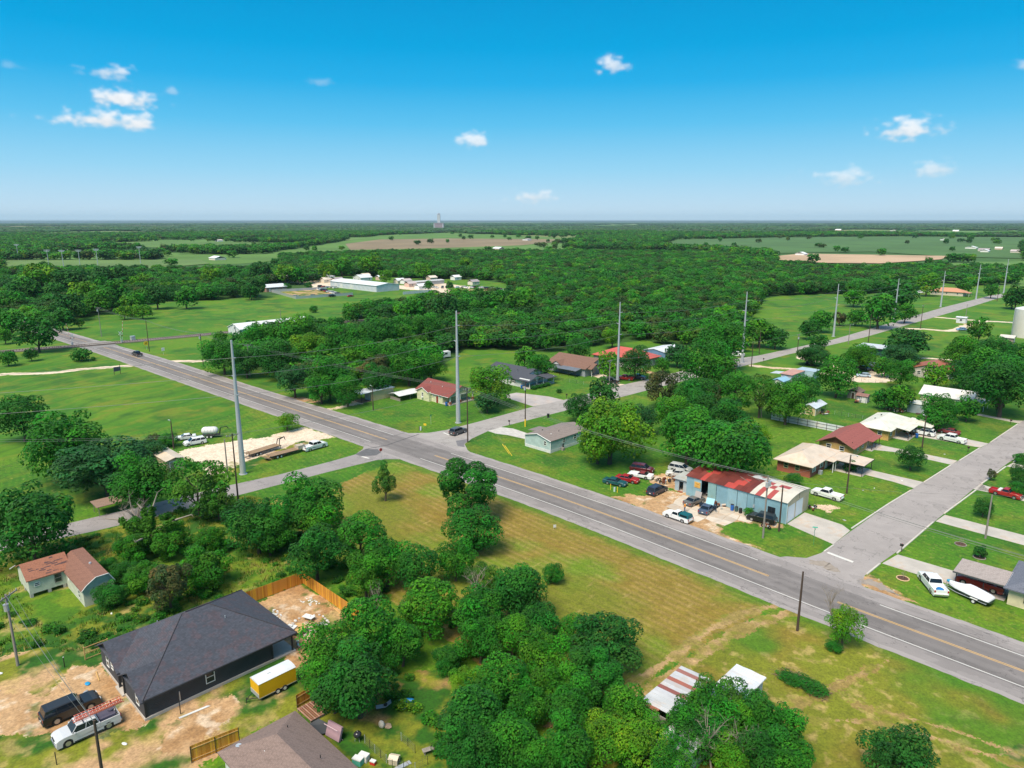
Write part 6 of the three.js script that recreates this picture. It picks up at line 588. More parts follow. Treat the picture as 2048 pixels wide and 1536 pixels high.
// ---------------------------------------------------------------- poles and wires (heights in metres)
const wp = (u, v, y) => [wx(u, v), y, wz(u, v)];
const STEEL = [[-14.7, -35, 28.5, 'beside the gravel lot'], [-11.2, 22.4, 29.6, 'on the corner lawn by the crossroads'], [-9.3, 90.8, 26.5, 'beside the red pickup'], [8.3 - 10, 150.8, 26.5, 'by the white pickup on the pale street'], [5.9, 237.8, 24, 'at the wood edge by the pale street'], [10.1, 311, 22.5, 'before the clump of dark trees'], [10.2, 401, 22, 'in front of the peach roofed house'], [15, 469.4, 23.2, 'past the peach roofed house'], [19.9, 531, 24.7, 'at the far end of the pale street']];
STEEL[3][0] = 4.5;
STEEL.forEach(([u, v, h, l], i) => {
  const o = thing('steel_transmission_pole', 'tall tapered pale steel transmission pole ' + l, 'pole', u, v, 0, 'steel transmission poles'), big = i < 2;
  part('shaft', cyl(big ? .62 : .5, big ? .2 : .17, h, 0, 0, 0, 12), M.steel, o); part('base_plate', cyl(.85, .85, .08, 0, 0, 0, 12), M.steel, o);
  for (const [k, sgn] of [[.87, 1], [.73, -1], [.60, 1]]) { const y = h * k; part('insulator', [bar([0, y, 0], [1.1 * sgn, y + .25, 0], .07, 8), ...[.3, .5, .7, .9].map((q) => bar([q * 1.1 * sgn, y + q * .25, 0], [(q * 1.1 + .05) * sgn, y + q * .25 + .01, 0], .14, 8))], M.galv, o); } if (i < 3) { const st = []; for (let k = 0; k < 10; k++) st.push(bar([.35, 2 + k * .55, .3], [.35, 2 + k * .55, .75], .025, 5)); part('step_bolts', st, M.galv, o); }
});
function wire(pts, sag, r, label, group) { const g = []; for (let i = 1; i < pts.length; i++) { const a = pts[i - 1], b = pts[i], c = []; for (let k = 0; k <= 14; k++) { const t = k / 14; c.push(new THREE.Vector3(lerp(a[0], b[0], t), lerp(a[1], b[1], t) - sag * 4 * t * (1 - t), lerp(a[2], b[2], t))); } g.push(new THREE.TubeGeometry(new THREE.CatmullRomCurve3(c), 18, r, 4)); } meta(part(numbered('power_line'), g, M.wire, scene), label, 'wire', group); }
[[.87, 1, 'uppermost'], [.73, -1, 'middle'], [.60, 1, 'lowest']].forEach(([k, s, l]) => wire([[-90, -150, 27], ...STEEL].map(([u, v, h]) => wp(u + 1.1 * s, v, h * k + .25)), 1.3, .034, l + ' conductor strung between the tall steel poles', 'steel pole conductors'));
// wooden poles: u, v, height, crossarm, transformers, lamp, where
const WOODP = [[-14.9, -38.2, 8.3, 0, 0, 0, 'short brown pole without crossarm beside the gravel lot'], [-.5, -42.8, 13.6, 1, 0, 0, 'tall brown utility pole by the narrow street'], [-42.2, -38.6, 6.9, 0, 0, 1, 'lamp pole beside the two white cars'], [77.8, 11.4, 11.1, 0, 2, 0, 'utility pole with twin transformers before the workshop'], [78.6, 15.8, 8.3, 0, 0, 0, 'bare thin pole at the workshop corner'], [93.4, -12, 8.4, 0, 0, 0, 'bare dark pole on the highway verge'], [104.7, 37.2, 7.8, 0, 0, 0, 'leaning pole beside the long pale drive'], [80.6, 42, 7.9, 0, 0, 2, 'utility pole on the lawn of the brick house'], [82.9, 84, 7.8, 0, 0, 1, 'lamp pole by the parked white cars'], [-235.3, 3.5, 13.6, 1, 1, 0, 'utility pole with transformer before the level crossing'], [-180.1, 4.8, 12.8, 0, 0, 0, 'plain utility pole beside the yellow warning sign'], [-133.6, 7.1, 12.2, 0, 1, 0, 'utility pole at the wood edge by the dirt drive'], [-105.8, 11.3, 11, 1, 0, 0, 'utility pole hidden in the roadside trees'], [-37.8, 14.2, 7, 0, 0, 1, 'slim yard lamp pole by the tan shed'], [-182.5, 42.5, 6.8, 0, 1, 0, 'pole beside the white roofed barn'], [-229.9, 89.7, 5.6, 0, 0, 0, 'small pole in the meadow'], [3.1, 12.7, 13.5, 1, 0, 0, 'tall brown pole at the crossroads behind the grey vehicle'], [3.9, 32.1, 11.7, 0, 1, 0, 'pole with yellow guard beside the mint trailer home'], [-6.8, 82.9, 9, 1, 0, 0, 'pole with crossarm in front of the black pickup'], [10.8, 145.4, 9.4, 0, 0, 0, 'leaning pole on the grass by the pale street'], [13.9, 178.2, 8.7, 1, 1, 0, 'pole with crossarm beside the pale street'], [18.4, 220.8, 8.5, 0, 0, 2, 'street lamp pole on the grass by the pale street'], [23, 231.8, 12.4, 0, 0, 0, 'tall thin pole on the grass by the pale street'], [27.6, 292.3, 11.7, 1, 0, 0, 'pole with crossarm by the fork in the pale street'], [37, 337.6, 9, 0, 0, 0, 'thin pole beside the small white shed'], [28.4, 462.6, 10.8, 1, 0, 0, 'pole with crossarm near the end of the pale street'], [1.2, 172, 9.6, 0, 0, 0, 'thin pole under the wood edge'], [29.3, -84.3, 9.4, 2, 1, 0, 'weathered pole with wide crossarm and transformer by the dirt yard'], [60.7, -84, 9.5, 0, 0, 0, 'plain brown pole in front of the dirt yard']];
const polePts = WOODP.map(([u, v, h, arm, tr, lamp, l], i) => {
  const o = thing('utility_pole', l, 'pole', u, v, i === 27 ? 40 : 0, 'wooden poles'); part('pole', cyl(.17, .11, h, 0, 0, 0, 9), i % 3 ? M.wood : M.greywood, o);
  if (arm) { const w = arm === 2 ? 1.7 : 1.15; part('crossarm', [new THREE.BoxGeometry(.12, .14, w * 2).translate(0, h - .35, 0)], M.greywood, o); for (const z of [-w + .1, -w / 3, w / 3, w - .1]) part('insulator', cyl(.05, .04, .2, 0, h - .28, z, 8), M.galv, o); part('brace', [bar([.07, h - 1, 0], [.07, h - .4, .6], .02), bar([.07, h - 1, 0], [.07, h - .4, -.6], .02)], M.galv, o); }
  for (let k = 0; k < tr; k++) { const z = tr === 2 ? (k ? .42 : -.42) : .38; const t = part('transformer', [cyl(.27, .27, .8, .15, h - 1.9, z, 12), cyl(.29, .29, .05, .15, h - 1.1, z, 12)], M.alu, o); part('bushing', [cyl(.05, .03, .25, .15, h - 1.05, z, 6)], M.porcelain, t); }
  if (lamp) { part('lamp_arm', bar([0, h - .15, 0], [lamp === 2 ? 1.2 : -.5, h + .15, .2], .03), M.galv, o); part('lamp_head', cyl(.08, .2, .22, lamp === 2 ? 1.25 : -.55, h - .02, .22, 10), M.white, o); }
  if (i === 17) part('pole_guard', cyl(.2, .2, 2, 0, 0, 0, 8), M.yellow, o); return [u, v, h];
});
const P = (i, dy = .1, dv = 0) => wp(polePts[i][0], polePts[i][1] + dv, polePts[i][2] + dy);
for (const dv of [-.9, 0, .9]) { wire([P(9, -.1, dv), P(10, 0, dv * .4), P(11, 0, dv * .4), P(12, -.1, dv), wp(3.1, 12.7 + dv, 13.3)], .9, .022, 'distribution wire strung beside the highway past the roadside wood', 'highway wires'); wire([P(16, -.2, dv), wp(77.8, 11.4 + dv * .25, 11.1 - Math.abs(dv) * .2), wp(150, 8 + dv, 11)], 1.5, .024, 'distribution wire crossing in front of the workshop', 'highway wires'); }
for (const dv of [-.9, .9]) { wire([P(1, -.1, dv), wp(-60, -96 + dv, 12)], 1, .015, 'distribution wire running past the tan shed', 'narrow street wires'); wire([P(16, -.2, dv), P(1, -.1, dv)], .8, .015, 'wire over the crossroads to the pole by the narrow street', 'narrow street wires'); wire([P(18, -.1, dv), P(20, 0, dv), P(23, 0, dv), P(25, 0, dv)], .9, .015, 'distribution wire along the pale street', 'pale street wires'); }
wire([P(17, 0), P(18, 0), P(19, 0)], .7, .015, 'wire along the pale street past the bungalow', 'pale street wires'); wire([P(3, -.3), P(7, 0), P(8, 0)], .8, .014, 'wire over the lawns of the brick houses', 'lawn wires'); wire([wp(77.8, 11.4, 10.6), P(6, 0), wp(140, 58, 9)], .7, .014, 'wire over the residential street', 'lawn wires');
wire([P(27, -.1, 0), wp(60.7, -84, 9.3)], .5, .03, 'thick pale service cable above the dirt yard', 'dirt yard cables'); for (const k of [-1.2, 1.2]) wire([wp(29.3 + k * .76, -84.3 + k * .64, 9.2), wp(60.7 + k * .15, -84 + k * .15, 8.8)], .6, .012, 'thin wire above the dirt yard', 'dirt yard cables'); wire([wp(29.3, -84.3, 8.4), wp(2, -96, 9)], .4, .014, 'wire leaving the weathered pole', 'dirt yard cables');
// ---------------------------------------------------------------- railway and level crossing
{
  const L = smoothLine([[-250, -200], [-232, -90], [-222, -40], [-217.8, -21], [-215, -12], [-212.4, 3], [-209.1, 22.7], [-207, 40], [-204, 60], [-196, 109], [-186, 150], [-168, 240]], 6), bed = structure('railway_bed', [(() => { const g = ribbon(L, -2.6, 2.6, .35, 3); return g; })(), ribbon(L, -3.6, -2.6, .18, 3), ribbon(L, 2.6, 3.6, .18, 3)], mat([.30, .25, .23], 1, { map: gr }), 'grey ballast bed of the railway');
  const o = new THREE.Group(); o.name = 'railway_track'; scene.add(o); meta(o, 'single railway track crossing the highway', 'railway'); o.userData.kind = 'structure'; for (const k of [-.72, .72]) { const q = [], pts = L.map(([u, v], i) => { const b = L[Math.min(i + 1, L.length - 1)], a = L[Math.max(0, i - 1)], d = Math.hypot(b[0] - a[0], b[1] - a[1]); return new THREE.Vector3(...wp(u - (b[1] - a[1]) / d * k, v + (b[0] - a[0]) / d * k, .5)); }); part('rail', new THREE.TubeGeometry(new THREE.CatmullRomCurve3(pts), 160, .055, 4), mat([.12, .09, .08], .5), o); }
  const ties = []; for (let i = 1; i < L.length; i++) { const a = L[i - 1], b = L[i], d = Math.hypot(b[0] - a[0], b[1] - a[1]), n = Math.round(d / .9); for (let k = 0; k < n; k++) { const u = lerp(a[0], b[0], k / n), v = lerp(a[1], b[1], k / n), g = new THREE.BoxGeometry(2.5, .14, .24); g.rotateY(-GRID - Math.atan2(b[0] - a[0], b[1] - a[1])); g.translate(wx(u, v), .39, wz(u, v)); ties.push(g); } } const tm = part('sleepers', ties, M.wood, o); tm.userData.kind = 'stuff';
  structure('crossing_panel', sheet([[-218, -9.5], [-211.5, -9], [-209.5, 1.2], [-216, 1.4]], .46), mat([.36, .32, .29], .95, { map: gr }), 'concrete panels of the level crossing'); structure('crossing_ramp', sheet([[-224, -9.6], [-204.5, -9], [-203.5, .8], [-222, 1]], .03), mat([.28, .26, .25], .95, { map: gr }), 'raised asphalt at the level crossing');
  for (const [u, v, l, s] of [[-218, -12.6, 'level crossing signal with raised barrier on the meadow lane side', 1], [-209.5, 3.6, 'level crossing signal with raised barrier on the wood side', -1]]) { const g = thing('crossing_signal', l, 'signal', u, v, 0, 'level crossing signals'); part('mast', cyl(.1, .08, 5, 0, 0, 0, 8), M.white, g); part('crossbuck', [new THREE.BoxGeometry(.04, .22, 2).rotateX(.8).translate(.1, 4.5, 0), new THREE.BoxGeometry(.04, .22, 2).rotateX(-.8).translate(.12, 4.5, 0)], M.white, g); for (const z of [-.6, .6]) part('lamp_hood', cyl(.28, .28, .16, .1, 3.2, z, 12), M.black, g); part('barrier_arm', [bar([0, 1.2, .5 * s], [0, 9.6, 1.6 * s], .07)], M.white, g); part('arm_base', new THREE.BoxGeometry(.5, 1.1, .6).translate(0, .95, .4 * s), M.steel, g); for (let k = 0; k < 4; k++) part('red_band', bar([0, 3 + k * 1.8, (.5 + .131 * (1.8 + k * 1.8)) * s], [0, 3.7 + k * 1.8, (.5 + .131 * (2.5 + k * 1.8)) * s], .08), M.red, g); }
  const rb = thing('relay_cabinet', 'grey relay cabinet beside the railway', 'cabinet', -212.5, 9.4); part('cabinet', new THREE.BoxGeometry(2, 2, 1.6).translate(0, 1.1, 0), M.alu, rb); part('roof', new THREE.BoxGeometry(2.2, .1, 1.8).translate(0, 2.15, 0), M.alu, rb); part('door', new THREE.BoxGeometry(.04, 1.7, 1.2).translate(1.03, 1.1, 0), M.steel, rb);
  const ys = thing('warning_sign', 'round yellow railway warning sign on the verge', 'sign', -185.5, 5.6); part('post', cyl(.05, .05, 2.4, 0, 0, 0, 6), M.steel, ys); part('disc', (() => { const g = new THREE.CylinderGeometry(.9, .9, .05, 24); g.rotateZ(Math.PI / 2); g.translate(.06, 2.6, 0); return g; })(), M.yellow, ys); part('cross', [new THREE.BoxGeometry(.02, 1.2, .12).rotateX(.785).translate(.1, 2.6, 0), new THREE.BoxGeometry(.02, 1.2, .12).rotateX(-.785).translate(.1, 2.6, 0)], M.black, ys);
  const wsn = thing('white_sign', 'small white sign on the grass by the dirt drive', 'sign', -169, 6.2); part('post', cyl(.05, .05, 1.6, 0, 0, 0, 6), M.steel, wsn); part('panel', new THREE.BoxGeometry(.05, 1.3, 1.2).translate(.06, 2.1, 0), M.white, wsn); const bb2 = thing('billboard', 'weathered grey sign board on posts beside the dirt lane', 'sign', -141.4, -19.4, 20); part('post', cyl(.09, .09, 2.6, 0, 0, 1.2, 6), M.wood, bb2); part('post', cyl(.09, .09, 3.4, 0, 0, -1.2, 6), M.wood, bb2); part('panel', new THREE.BoxGeometry(.08, 1.5, 2.6).translate(.1, 1.9, 0), mat([.17, .14, .17], .8, { map: gr }), bb2);
}
// ball-field light masts beyond the meadow
[[-786.8, 115.5], [-766.3, 124.4], [-762.2, 139.3], [-775.7, 160.8], [-1033, 138.7], [-819.9, 221.2]].forEach(([u, v]) => { const o = thing('light_mast', 'floodlight mast by the mown ball field', 'mast', u, v, 45, 'ball field light masts'); part('mast', cyl(.4, .25, 21, 0, 0, 0, 8), M.steel, o); part('lamp_rack', [new THREE.BoxGeometry(7, .5, .5).translate(0, 20.6, 0), new THREE.BoxGeometry(5, .5, .5).translate(0, 19.4, 0)], M.galv, o); });
// ---------------------------------------------------------------- fences
function boardFence(name, label, pts, h, inward) {
  const o = thing(name, label, 'fence', pts[0][0], pts[0][1]), pl = new THREE.BoxGeometry(.148, h, .022).translate(0, h / 2, 0), ms = [M.cedar, mat([.70, .32, .05], .85, { map: wd }), mat([.56, .23, .02], .85, { map: wd }), mat([.66, .29, .035], .85, { map: wd })], r = rng(71), P0 = pts[0]; let n = 0;
  for (let i = 1; i < pts.length; i++) { const a = pts[i - 1], b = pts[i], dx = b[0] - a[0], dz = -(b[1] - a[1]), Ln = Math.hypot(dx, dz), ang = -Math.atan2(dz, dx), k = Math.floor(Ln / .152); for (let j = 0; j < k; j++) { const t = (j + .5) / k, m = new THREE.Mesh(pl, ms[Math.floor(r() * 4)]); m.name = n++ ? 'plank_' + String(n - 1).padStart(3, '0') : 'plank'; m.position.set(a[0] - P0[0] + dx * t, .04 + r() * .015, -(a[1] - P0[1]) + dz * t); m.rotation.y = ang; m.castShadow = m.receiveShadow = true; o.add(m); }
    for (const y of [.35, h - .3]) { const g = new THREE.BoxGeometry(Ln, .09, .04).translate(Ln / 2, y, .036 * inward); g.rotateY(ang); g.translate(a[0] - P0[0], 0, -(a[1] - P0[1])); part('rail', metric(g), M.pine, o); } const np = Math.max(1, Math.round(Ln / 2.4)); for (let j = 0; j <= np; j++) { const t = j / np; part('post', cyl(.04, .04, h + .05, a[0] - P0[0] + dx * t + Math.sin(ang) * .08 * inward, 0, -(a[1] - P0[1]) + dz * t + Math.cos(ang) * .08 * inward, 6), M.dark, o); } }
  return o;
}
boardFence('cedar_fence', 'new orange cedar plank fence enclosing the dirt back yard', [[35.7, -60], [36.1, -50.3], [51.5, -50.5]], 1.85, -1); boardFence('cedar_fence', 'short orange cedar plank fence beside the brown roofed house', [[60.1, -76.3], [60.9, -71.8]], 1.85, 1); boardFence('cedar_fence', 'weathered cedar plank fence between the yellow trailer and the deck', [[60.3, -65], [60, -61.4]], 1.6, 1);
{ const o = thing('timber_railing', 'unfinished three-rail timber frame beside the dark house', 'fence', 33.9, -78.3), g = []; for (const y of [.1, .85, 1.6]) part('rail', B(0, -.04, y, .05, 2.6, y + .09), M.pine, o); part('post', B(-.05, -.1, 0, .06, 0, 1.75), M.pine, o); part('post', B(-.05, 2.5, 0, .06, 2.6, 1.75), M.pine, o); }
{ const o = thing('white_metal_fence', 'long white metal sheet fence on dark posts and rails', 'fence', 46.6, 82.9), w = mat([.74, .78, .82], .5, { map: st, bump: rib, bs: .02 }); for (let i = 0; i < 8; i++) part('fence_sheet', B(i * 2.44, .03, .06, i * 2.44 + 2.43, .06, 1.85), w, o); for (let i = 0; i <= 8; i++) part('post', B(i * 2.44 - .04, -.08, 0, i * 2.44 + .04, 0, 1.9), M.dark, o); for (const y of [.5, 1.35]) part('rail', B(0, -.03, y, 19.5, .02, y + .07), M.dark, o); }
function wireFence(label, pts, h, step = 2.2, group) { const o = thing('wire_fence', label, 'fence', pts[0][0], pts[0][1], 0, group); for (let i = 1; i < pts.length; i++) { const a = pts[i - 1], b = pts[i], L = Math.hypot(b[0] - a[0], b[1] - a[1]), n = Math.max(1, Math.round(L / step)); const at = (t) => [lerp(a[0], b[0], t) - pts[0][0], -(lerp(a[1], b[1], t) - pts[0][1])]; for (let k = i === 1 ? 0 : 1; k <= n; k++) { const [x, z] = at(k / n); part('post', cyl(.03, .03, h, x, 0, z, 5), k % 2 ? M.dark : M.steel, o); } const mesh = [], nv = Math.round(L / .28), [x0, z0] = at(0), [x1, z1] = at(1); for (const y of [.08, .32, .56, .8, 1].map((q) => q * h * .95)) mesh.push(bar([x0, y, z0], [x1, y, z1], .007, 3)); for (let k = 0; k < nv; k++) { const [x, z] = at(k / nv); mesh.push(bar([x, .05, z], [x, h * .95, z], .005, 3)); } part('wire_mesh', mesh, M.wire, o); } return o; }
wireFence('wire pen fence in the cluttered back yard', [[70.1, -62.9], [72, -63], [74.9, -63], [76.8, -61.7], [77, -60.3]], 1.0, 1.1); wireFence('short wire fence with leaning boards in the back yard', [[72.5, -60.1], [73.6, -60.1], [74.9, -60.2]], 1.0, 1.1); wireFence('chain link fence before the brown roofed bungalow', [[-26.4, 79.8], [-15.3, 80.5], [-7, 80.9], [-7, 86]], 1.2, 3); wireFence('low wire fence behind the cream roofed house', [[57, 100], [66, 100.4]], 1.1, 2); wireFence('wire fence behind the gravel yard of parked cars', [[46, 147.6], [54, 150]], 1.2, 2); wireFence('long wire fence along the grass strip by the wood', [[-174.7, 100], [-172, 138], [-165, 207]], 1.8, 4);
// ---------------------------------------------------------------- vehicles: local x forward, y up
const paintOf = {}; const carPaint = (c) => (paintOf[c] ??= (() => { const m = new THREE.MeshPhysicalMaterial({ roughness: .42, clearcoat: .6, clearcoatRoughness: .12 }); m.color.setRGB(...c); return m; })());
const VG = {}; const once = (k, f) => (VG[k] ??= f());
const SPEC = { // length, width, roof, belt, hood, tail, windscreen foot, windscreen top, rear top, rear foot, wheelbase, wheel radius
  sedan: [4.8, 1.8, 1.42, .92, .88, .96, .95, .25, -1.0, -1.65, 2.75, .33], coupe: [5.2, 1.92, 1.34, .9, .9, .92, .55, .05, -.9, -1.6, 2.95, .34], suv: [4.9, 1.92, 1.8, 1.12, 1.08, 1.12, 1.0, .4, -2.05, -2.32, 2.85, .38], bigsuv: [5.5, 2.02, 1.92, 1.2, 1.16, 1.2, 1.2, .55, -2.4, -2.62, 3.2, .42], minivan: [4.9, 1.92, 1.76, 1.05, .98, 1.05, 1.45, .55, -2.0, -2.32, 3.0, .34], wagon: [4.9, 1.84, 1.6, .98, .94, .98, 1.05, .35, -1.9, -2.3, 2.8, .34], hatch: [4.5, 1.78, 1.5, .95, .9, .95, 1.0, .3, -1.5, -2.1, 2.65, .33],
  pickup: [5.3, 1.85, 1.66, 1.05, 1.02, 1.02, .95, .5, -.35, -.55, 3.1, .36], extcab: [5.7, 1.95, 1.82, 1.15, 1.12, 1.12, 1.25, .75, -.5, -.75, 3.5, .4], crew: [6.0, 2.02, 1.94, 1.24, 1.2, 1.2, 1.55, 1.0, -.75, -.98, 3.75, .43],
};
function hull(pts, faces) { const p = []; for (const f of faces) for (let i = 1; i < f.length - 1; i++) p.push(...pts[f[0]], ...pts[f[i]], ...pts[f[i + 1]]); const g = new THREE.BufferGeometry(); g.setAttribute('position', new THREE.Float32BufferAttribute(p, 3)); g.computeVertexNormals(); return g; }
function paneGeo(q, k, d) { // quad shrunk toward its centre and pushed out
  const c = q.reduce((s, p) => [s[0] + p[0] / 4, s[1] + p[1] / 4, s[2] + p[2] / 4], [0, 0, 0]), a = new THREE.Vector3(...q[0]), n = new THREE.Vector3(...q[1]).sub(a).cross(new THREE.Vector3(...q[2]).sub(a)).normalize(); if (n.dot(new THREE.Vector3(c[0], c[1] - 1.1, c[2])) < 0) n.negate();
  const f = q.map((p) => [c[0] + (p[0] - c[0]) * k[0] + n.x * d, c[1] + (p[1] - c[1]) * k[1] + n.y * d, c[2] + (p[2] - c[2]) * k[0] + n.z * d]), b = q.map((p) => [c[0] + (p[0] - c[0]) * k[0] - n.x * .01, c[1] + (p[1] - c[1]) * k[1] - n.y * .01, c[2] + (p[2] - c[2]) * k[0] - n.z * .01]); return hull([...f, ...b], [[0, 1, 2, 3], [7, 6, 5, 4], [0, 4, 5, 1], [1, 5, 6, 2], [2, 6, 7, 3], [3, 7, 4, 0]]);
}
function vehicle(name, type, rgb, label, u, v, ang, o = {}) {
  const [L, W, H, belt, hood, tail, xa, xb, xc, xd, wb, wr] = SPEC[type], open = ['pickup', 'extcab', 'crew'].includes(type), g = thing(name, label, o.cat ?? (open ? 'pickup' : type.includes('suv') ? 'SUV' : type === 'minivan' ? 'minivan' : 'car'), u, v, ang, o.group, o.y ?? 0), m = carPaint(rgb), hw = W / 2, fx = wb / 2 + .08, rx = -wb / 2 + .08, ar = wr + .07;
  const body = once(type + 'body', () => {
    const s = new THREE.Shape(), top = open ? .74 : tail; s.moveTo(-L / 2 + .12, .3); s.lineTo(-L / 2 + .03, .5); s.lineTo(-L / 2 + .05, top - .06); s.lineTo(-L / 2 + .14, top); if (open) { s.lineTo(xd - .02, top); s.lineTo(xd - .02, belt); } else s.lineTo(xd, belt); s.lineTo(xa, belt); s.lineTo(lerp(xa, L / 2, .5), lerp(belt, hood, .7)); s.lineTo(L / 2 - .3, hood - .07); s.lineTo(L / 2 - .1, hood - .2); s.lineTo(L / 2 - .03, .5); s.lineTo(L / 2 - .1, .28);
    for (const x of [fx, rx]) { s.lineTo(x + ar, .28); s.absarc(x, wr, ar, -.1, Math.PI + .1, false); s.lineTo(x - ar, .28); } s.closePath(); const e = new THREE.ExtrudeGeometry(s, { depth: W - .2, bevelEnabled: true, bevelThickness: .1, bevelSize: .05, bevelSegments: 2, curveSegments: 8, steps: 1 }); e.translate(0, 0, -W / 2 + .1); return e;
  });
  part('body', body, m, g);
  const bw = hw - .05, tw = hw - .2, pts = [[xa, belt - .02, bw], [xa, belt - .02, -bw], [xd, belt - .02, bw], [xd, belt - .02, -bw], [xb, H - .05, tw], [xb, H - .05, -tw], [xc, H - .05, tw], [xc, H - .05, -tw], [lerp(xb, xc, .2), H, tw - .14], [lerp(xb, xc, .2), H, -tw + .14], [lerp(xc, xb, .12), H, tw - .14], [lerp(xc, xb, .12), H, -tw + .14]];
  const cab = part('cabin', once(type + 'cab', () => hull(pts, [[0, 4, 6, 2], [1, 3, 7, 5], [0, 1, 5, 4], [2, 6, 7, 3], [4, 5, 9, 8], [6, 10, 11, 7], [4, 8, 10, 6], [5, 7, 11, 9], [8, 9, 11, 10]])), o.top ? carPaint(o.top) : m, g);
  part('windshield', once(type + 'ws', () => paneGeo([pts[0], pts[1], pts[5], pts[4]], [.92, .9], .012)), M.carGlass, cab); part('rear_window', once(type + 'rw', () => paneGeo([pts[2], pts[6], pts[7], pts[3]], [.9, .84], .012)), M.carGlass, cab);
  const span = xb - xc, nW = open ? (span > 1.4 ? 2 : 1) : span > 2.2 ? 3 : 2; for (const s of [0, 1]) for (let k = 0; k < nW; k++) { const t0 = k / nW, t1 = (k + 1) / nW, q = [0, 4, 6, 2].map((i) => pts[i + s]), bl = (t) => [0, 1, 2].map((i) => lerp(q[0][i], q[3][i], t)), tl = (t) => [0, 1, 2].map((i) => lerp(q[1][i], q[2][i], t)); part('side_window', once(type + 'sw' + s + k, () => paneGeo([bl(t0), tl(t0), tl(t1), bl(t1)], [.93, .80], .012)), M.carGlass, cab); }
  if (open) { const top = belt - .04, x0 = -L / 2 + .06, x1 = xd - .06; part('bed_side', once(type + 'bs1', () => new THREE.BoxGeometry(x1 - x0, top - .7, .1).translate((x0 + x1) / 2, (top + .7) / 2, hw - .06)), m, g); part('bed_side', once(type + 'bs2', () => new THREE.BoxGeometry(x1 - x0, top - .7, .1).translate((x0 + x1) / 2, (top + .7) / 2, -hw + .06)), m, g); part('tailgate', once(type + 'tg', () => new THREE.BoxGeometry(.07, top - .68, W - .24).translate(x0 + .02, (top + .68) / 2, 0)), m, g); part('bed_floor', once(type + 'bf', () => new THREE.BoxGeometry(x1 - x0 - .1, .03, W - .3).translate((x0 + x1) / 2, .765, 0)), o.bed ?? M.dark, g); }
  const ty = once('ty' + wr, () => { const e = new THREE.CylinderGeometry(wr, wr, .23, 18); e.rotateX(Math.PI / 2); return e; }), rm = once('rm' + wr, () => { const e = new THREE.CylinderGeometry(wr * .64, wr * .6, .245, 12); e.rotateX(Math.PI / 2); return e; });
  for (const x of [fx, rx]) for (const s of [-1, 1]) { const w = part('wheel', ty, M.tyre, g); w.position.set(x, wr, s * (hw - .12)); part('rim', rm, o.rim ?? M.rim, w); }
  for (const s of [-1, 1]) { part('headlight', once(type + 'hl' + s, () => new THREE.BoxGeometry(.12, .17, .38).translate(L / 2 - .04, hood - .3, s * (hw - .3))), M.lamp, g); part('taillight', once(type + 'tl' + s, () => new THREE.BoxGeometry(.07, .28, .18).translate(-L / 2 + .005, (open ? belt : tail) - .24, s * (hw - .14))), M.tail, g); part('mirror', once(type + 'mi' + s, () => new THREE.BoxGeometry(.12, .15, .2).translate(xa - .25, belt + .08, s * (hw + .1))), o.mirror ?? m, g); }
  part('grille', once(type + 'gr', () => new THREE.BoxGeometry(.08, .2, W * .5).translate(L / 2 - .02, hood - .34, 0)), M.dark, g); part('front_bumper', once(type + 'fb', () => new THREE.BoxGeometry(.14, .2, W - .12).translate(L / 2 + .01, .46, 0)), o.bumper ?? (open ? M.chrome : m), g); part('rear_bumper', once(type + 'rb', () => new THREE.BoxGeometry(.14, .2, W - .14).translate(-L / 2 + .0, .48, 0)), o.bumper ?? (open ? M.chrome : m), g); part('number_plate', once(type + 'np', () => new THREE.BoxGeometry(.03, .13, .3).translate(-L / 2 - .06, .62, 0)), M.trim, g); part('underbody', once(type + 'ub', () => new THREE.BoxGeometry(L - .6, .14, W - .4).translate(0, .3, 0)), M.dark, g); part('sill_trim', once(type + 'st', () => join([1, -1].map((s) => new THREE.BoxGeometry(wb - ar * 2 - .1, .08, .04).translate(.08, .34, s * (hw + .005))))), M.dark, g);
  return g;
}
const C_ = { white: [.80, .80, .79], black: [.012, .012, .014], silver: [.55, .56, .57], red: [.36, .015, .018], dred: [.22, .02, .025], maroon: [.12, .012, .018], teal: [.012, .085, .10], navy: [.02, .03, .06], grey: [.13, .125, .12], blue: [.05, .08, .14], lblue: [.42, .55, .66], dkgrey: [.07, .072, .075] };
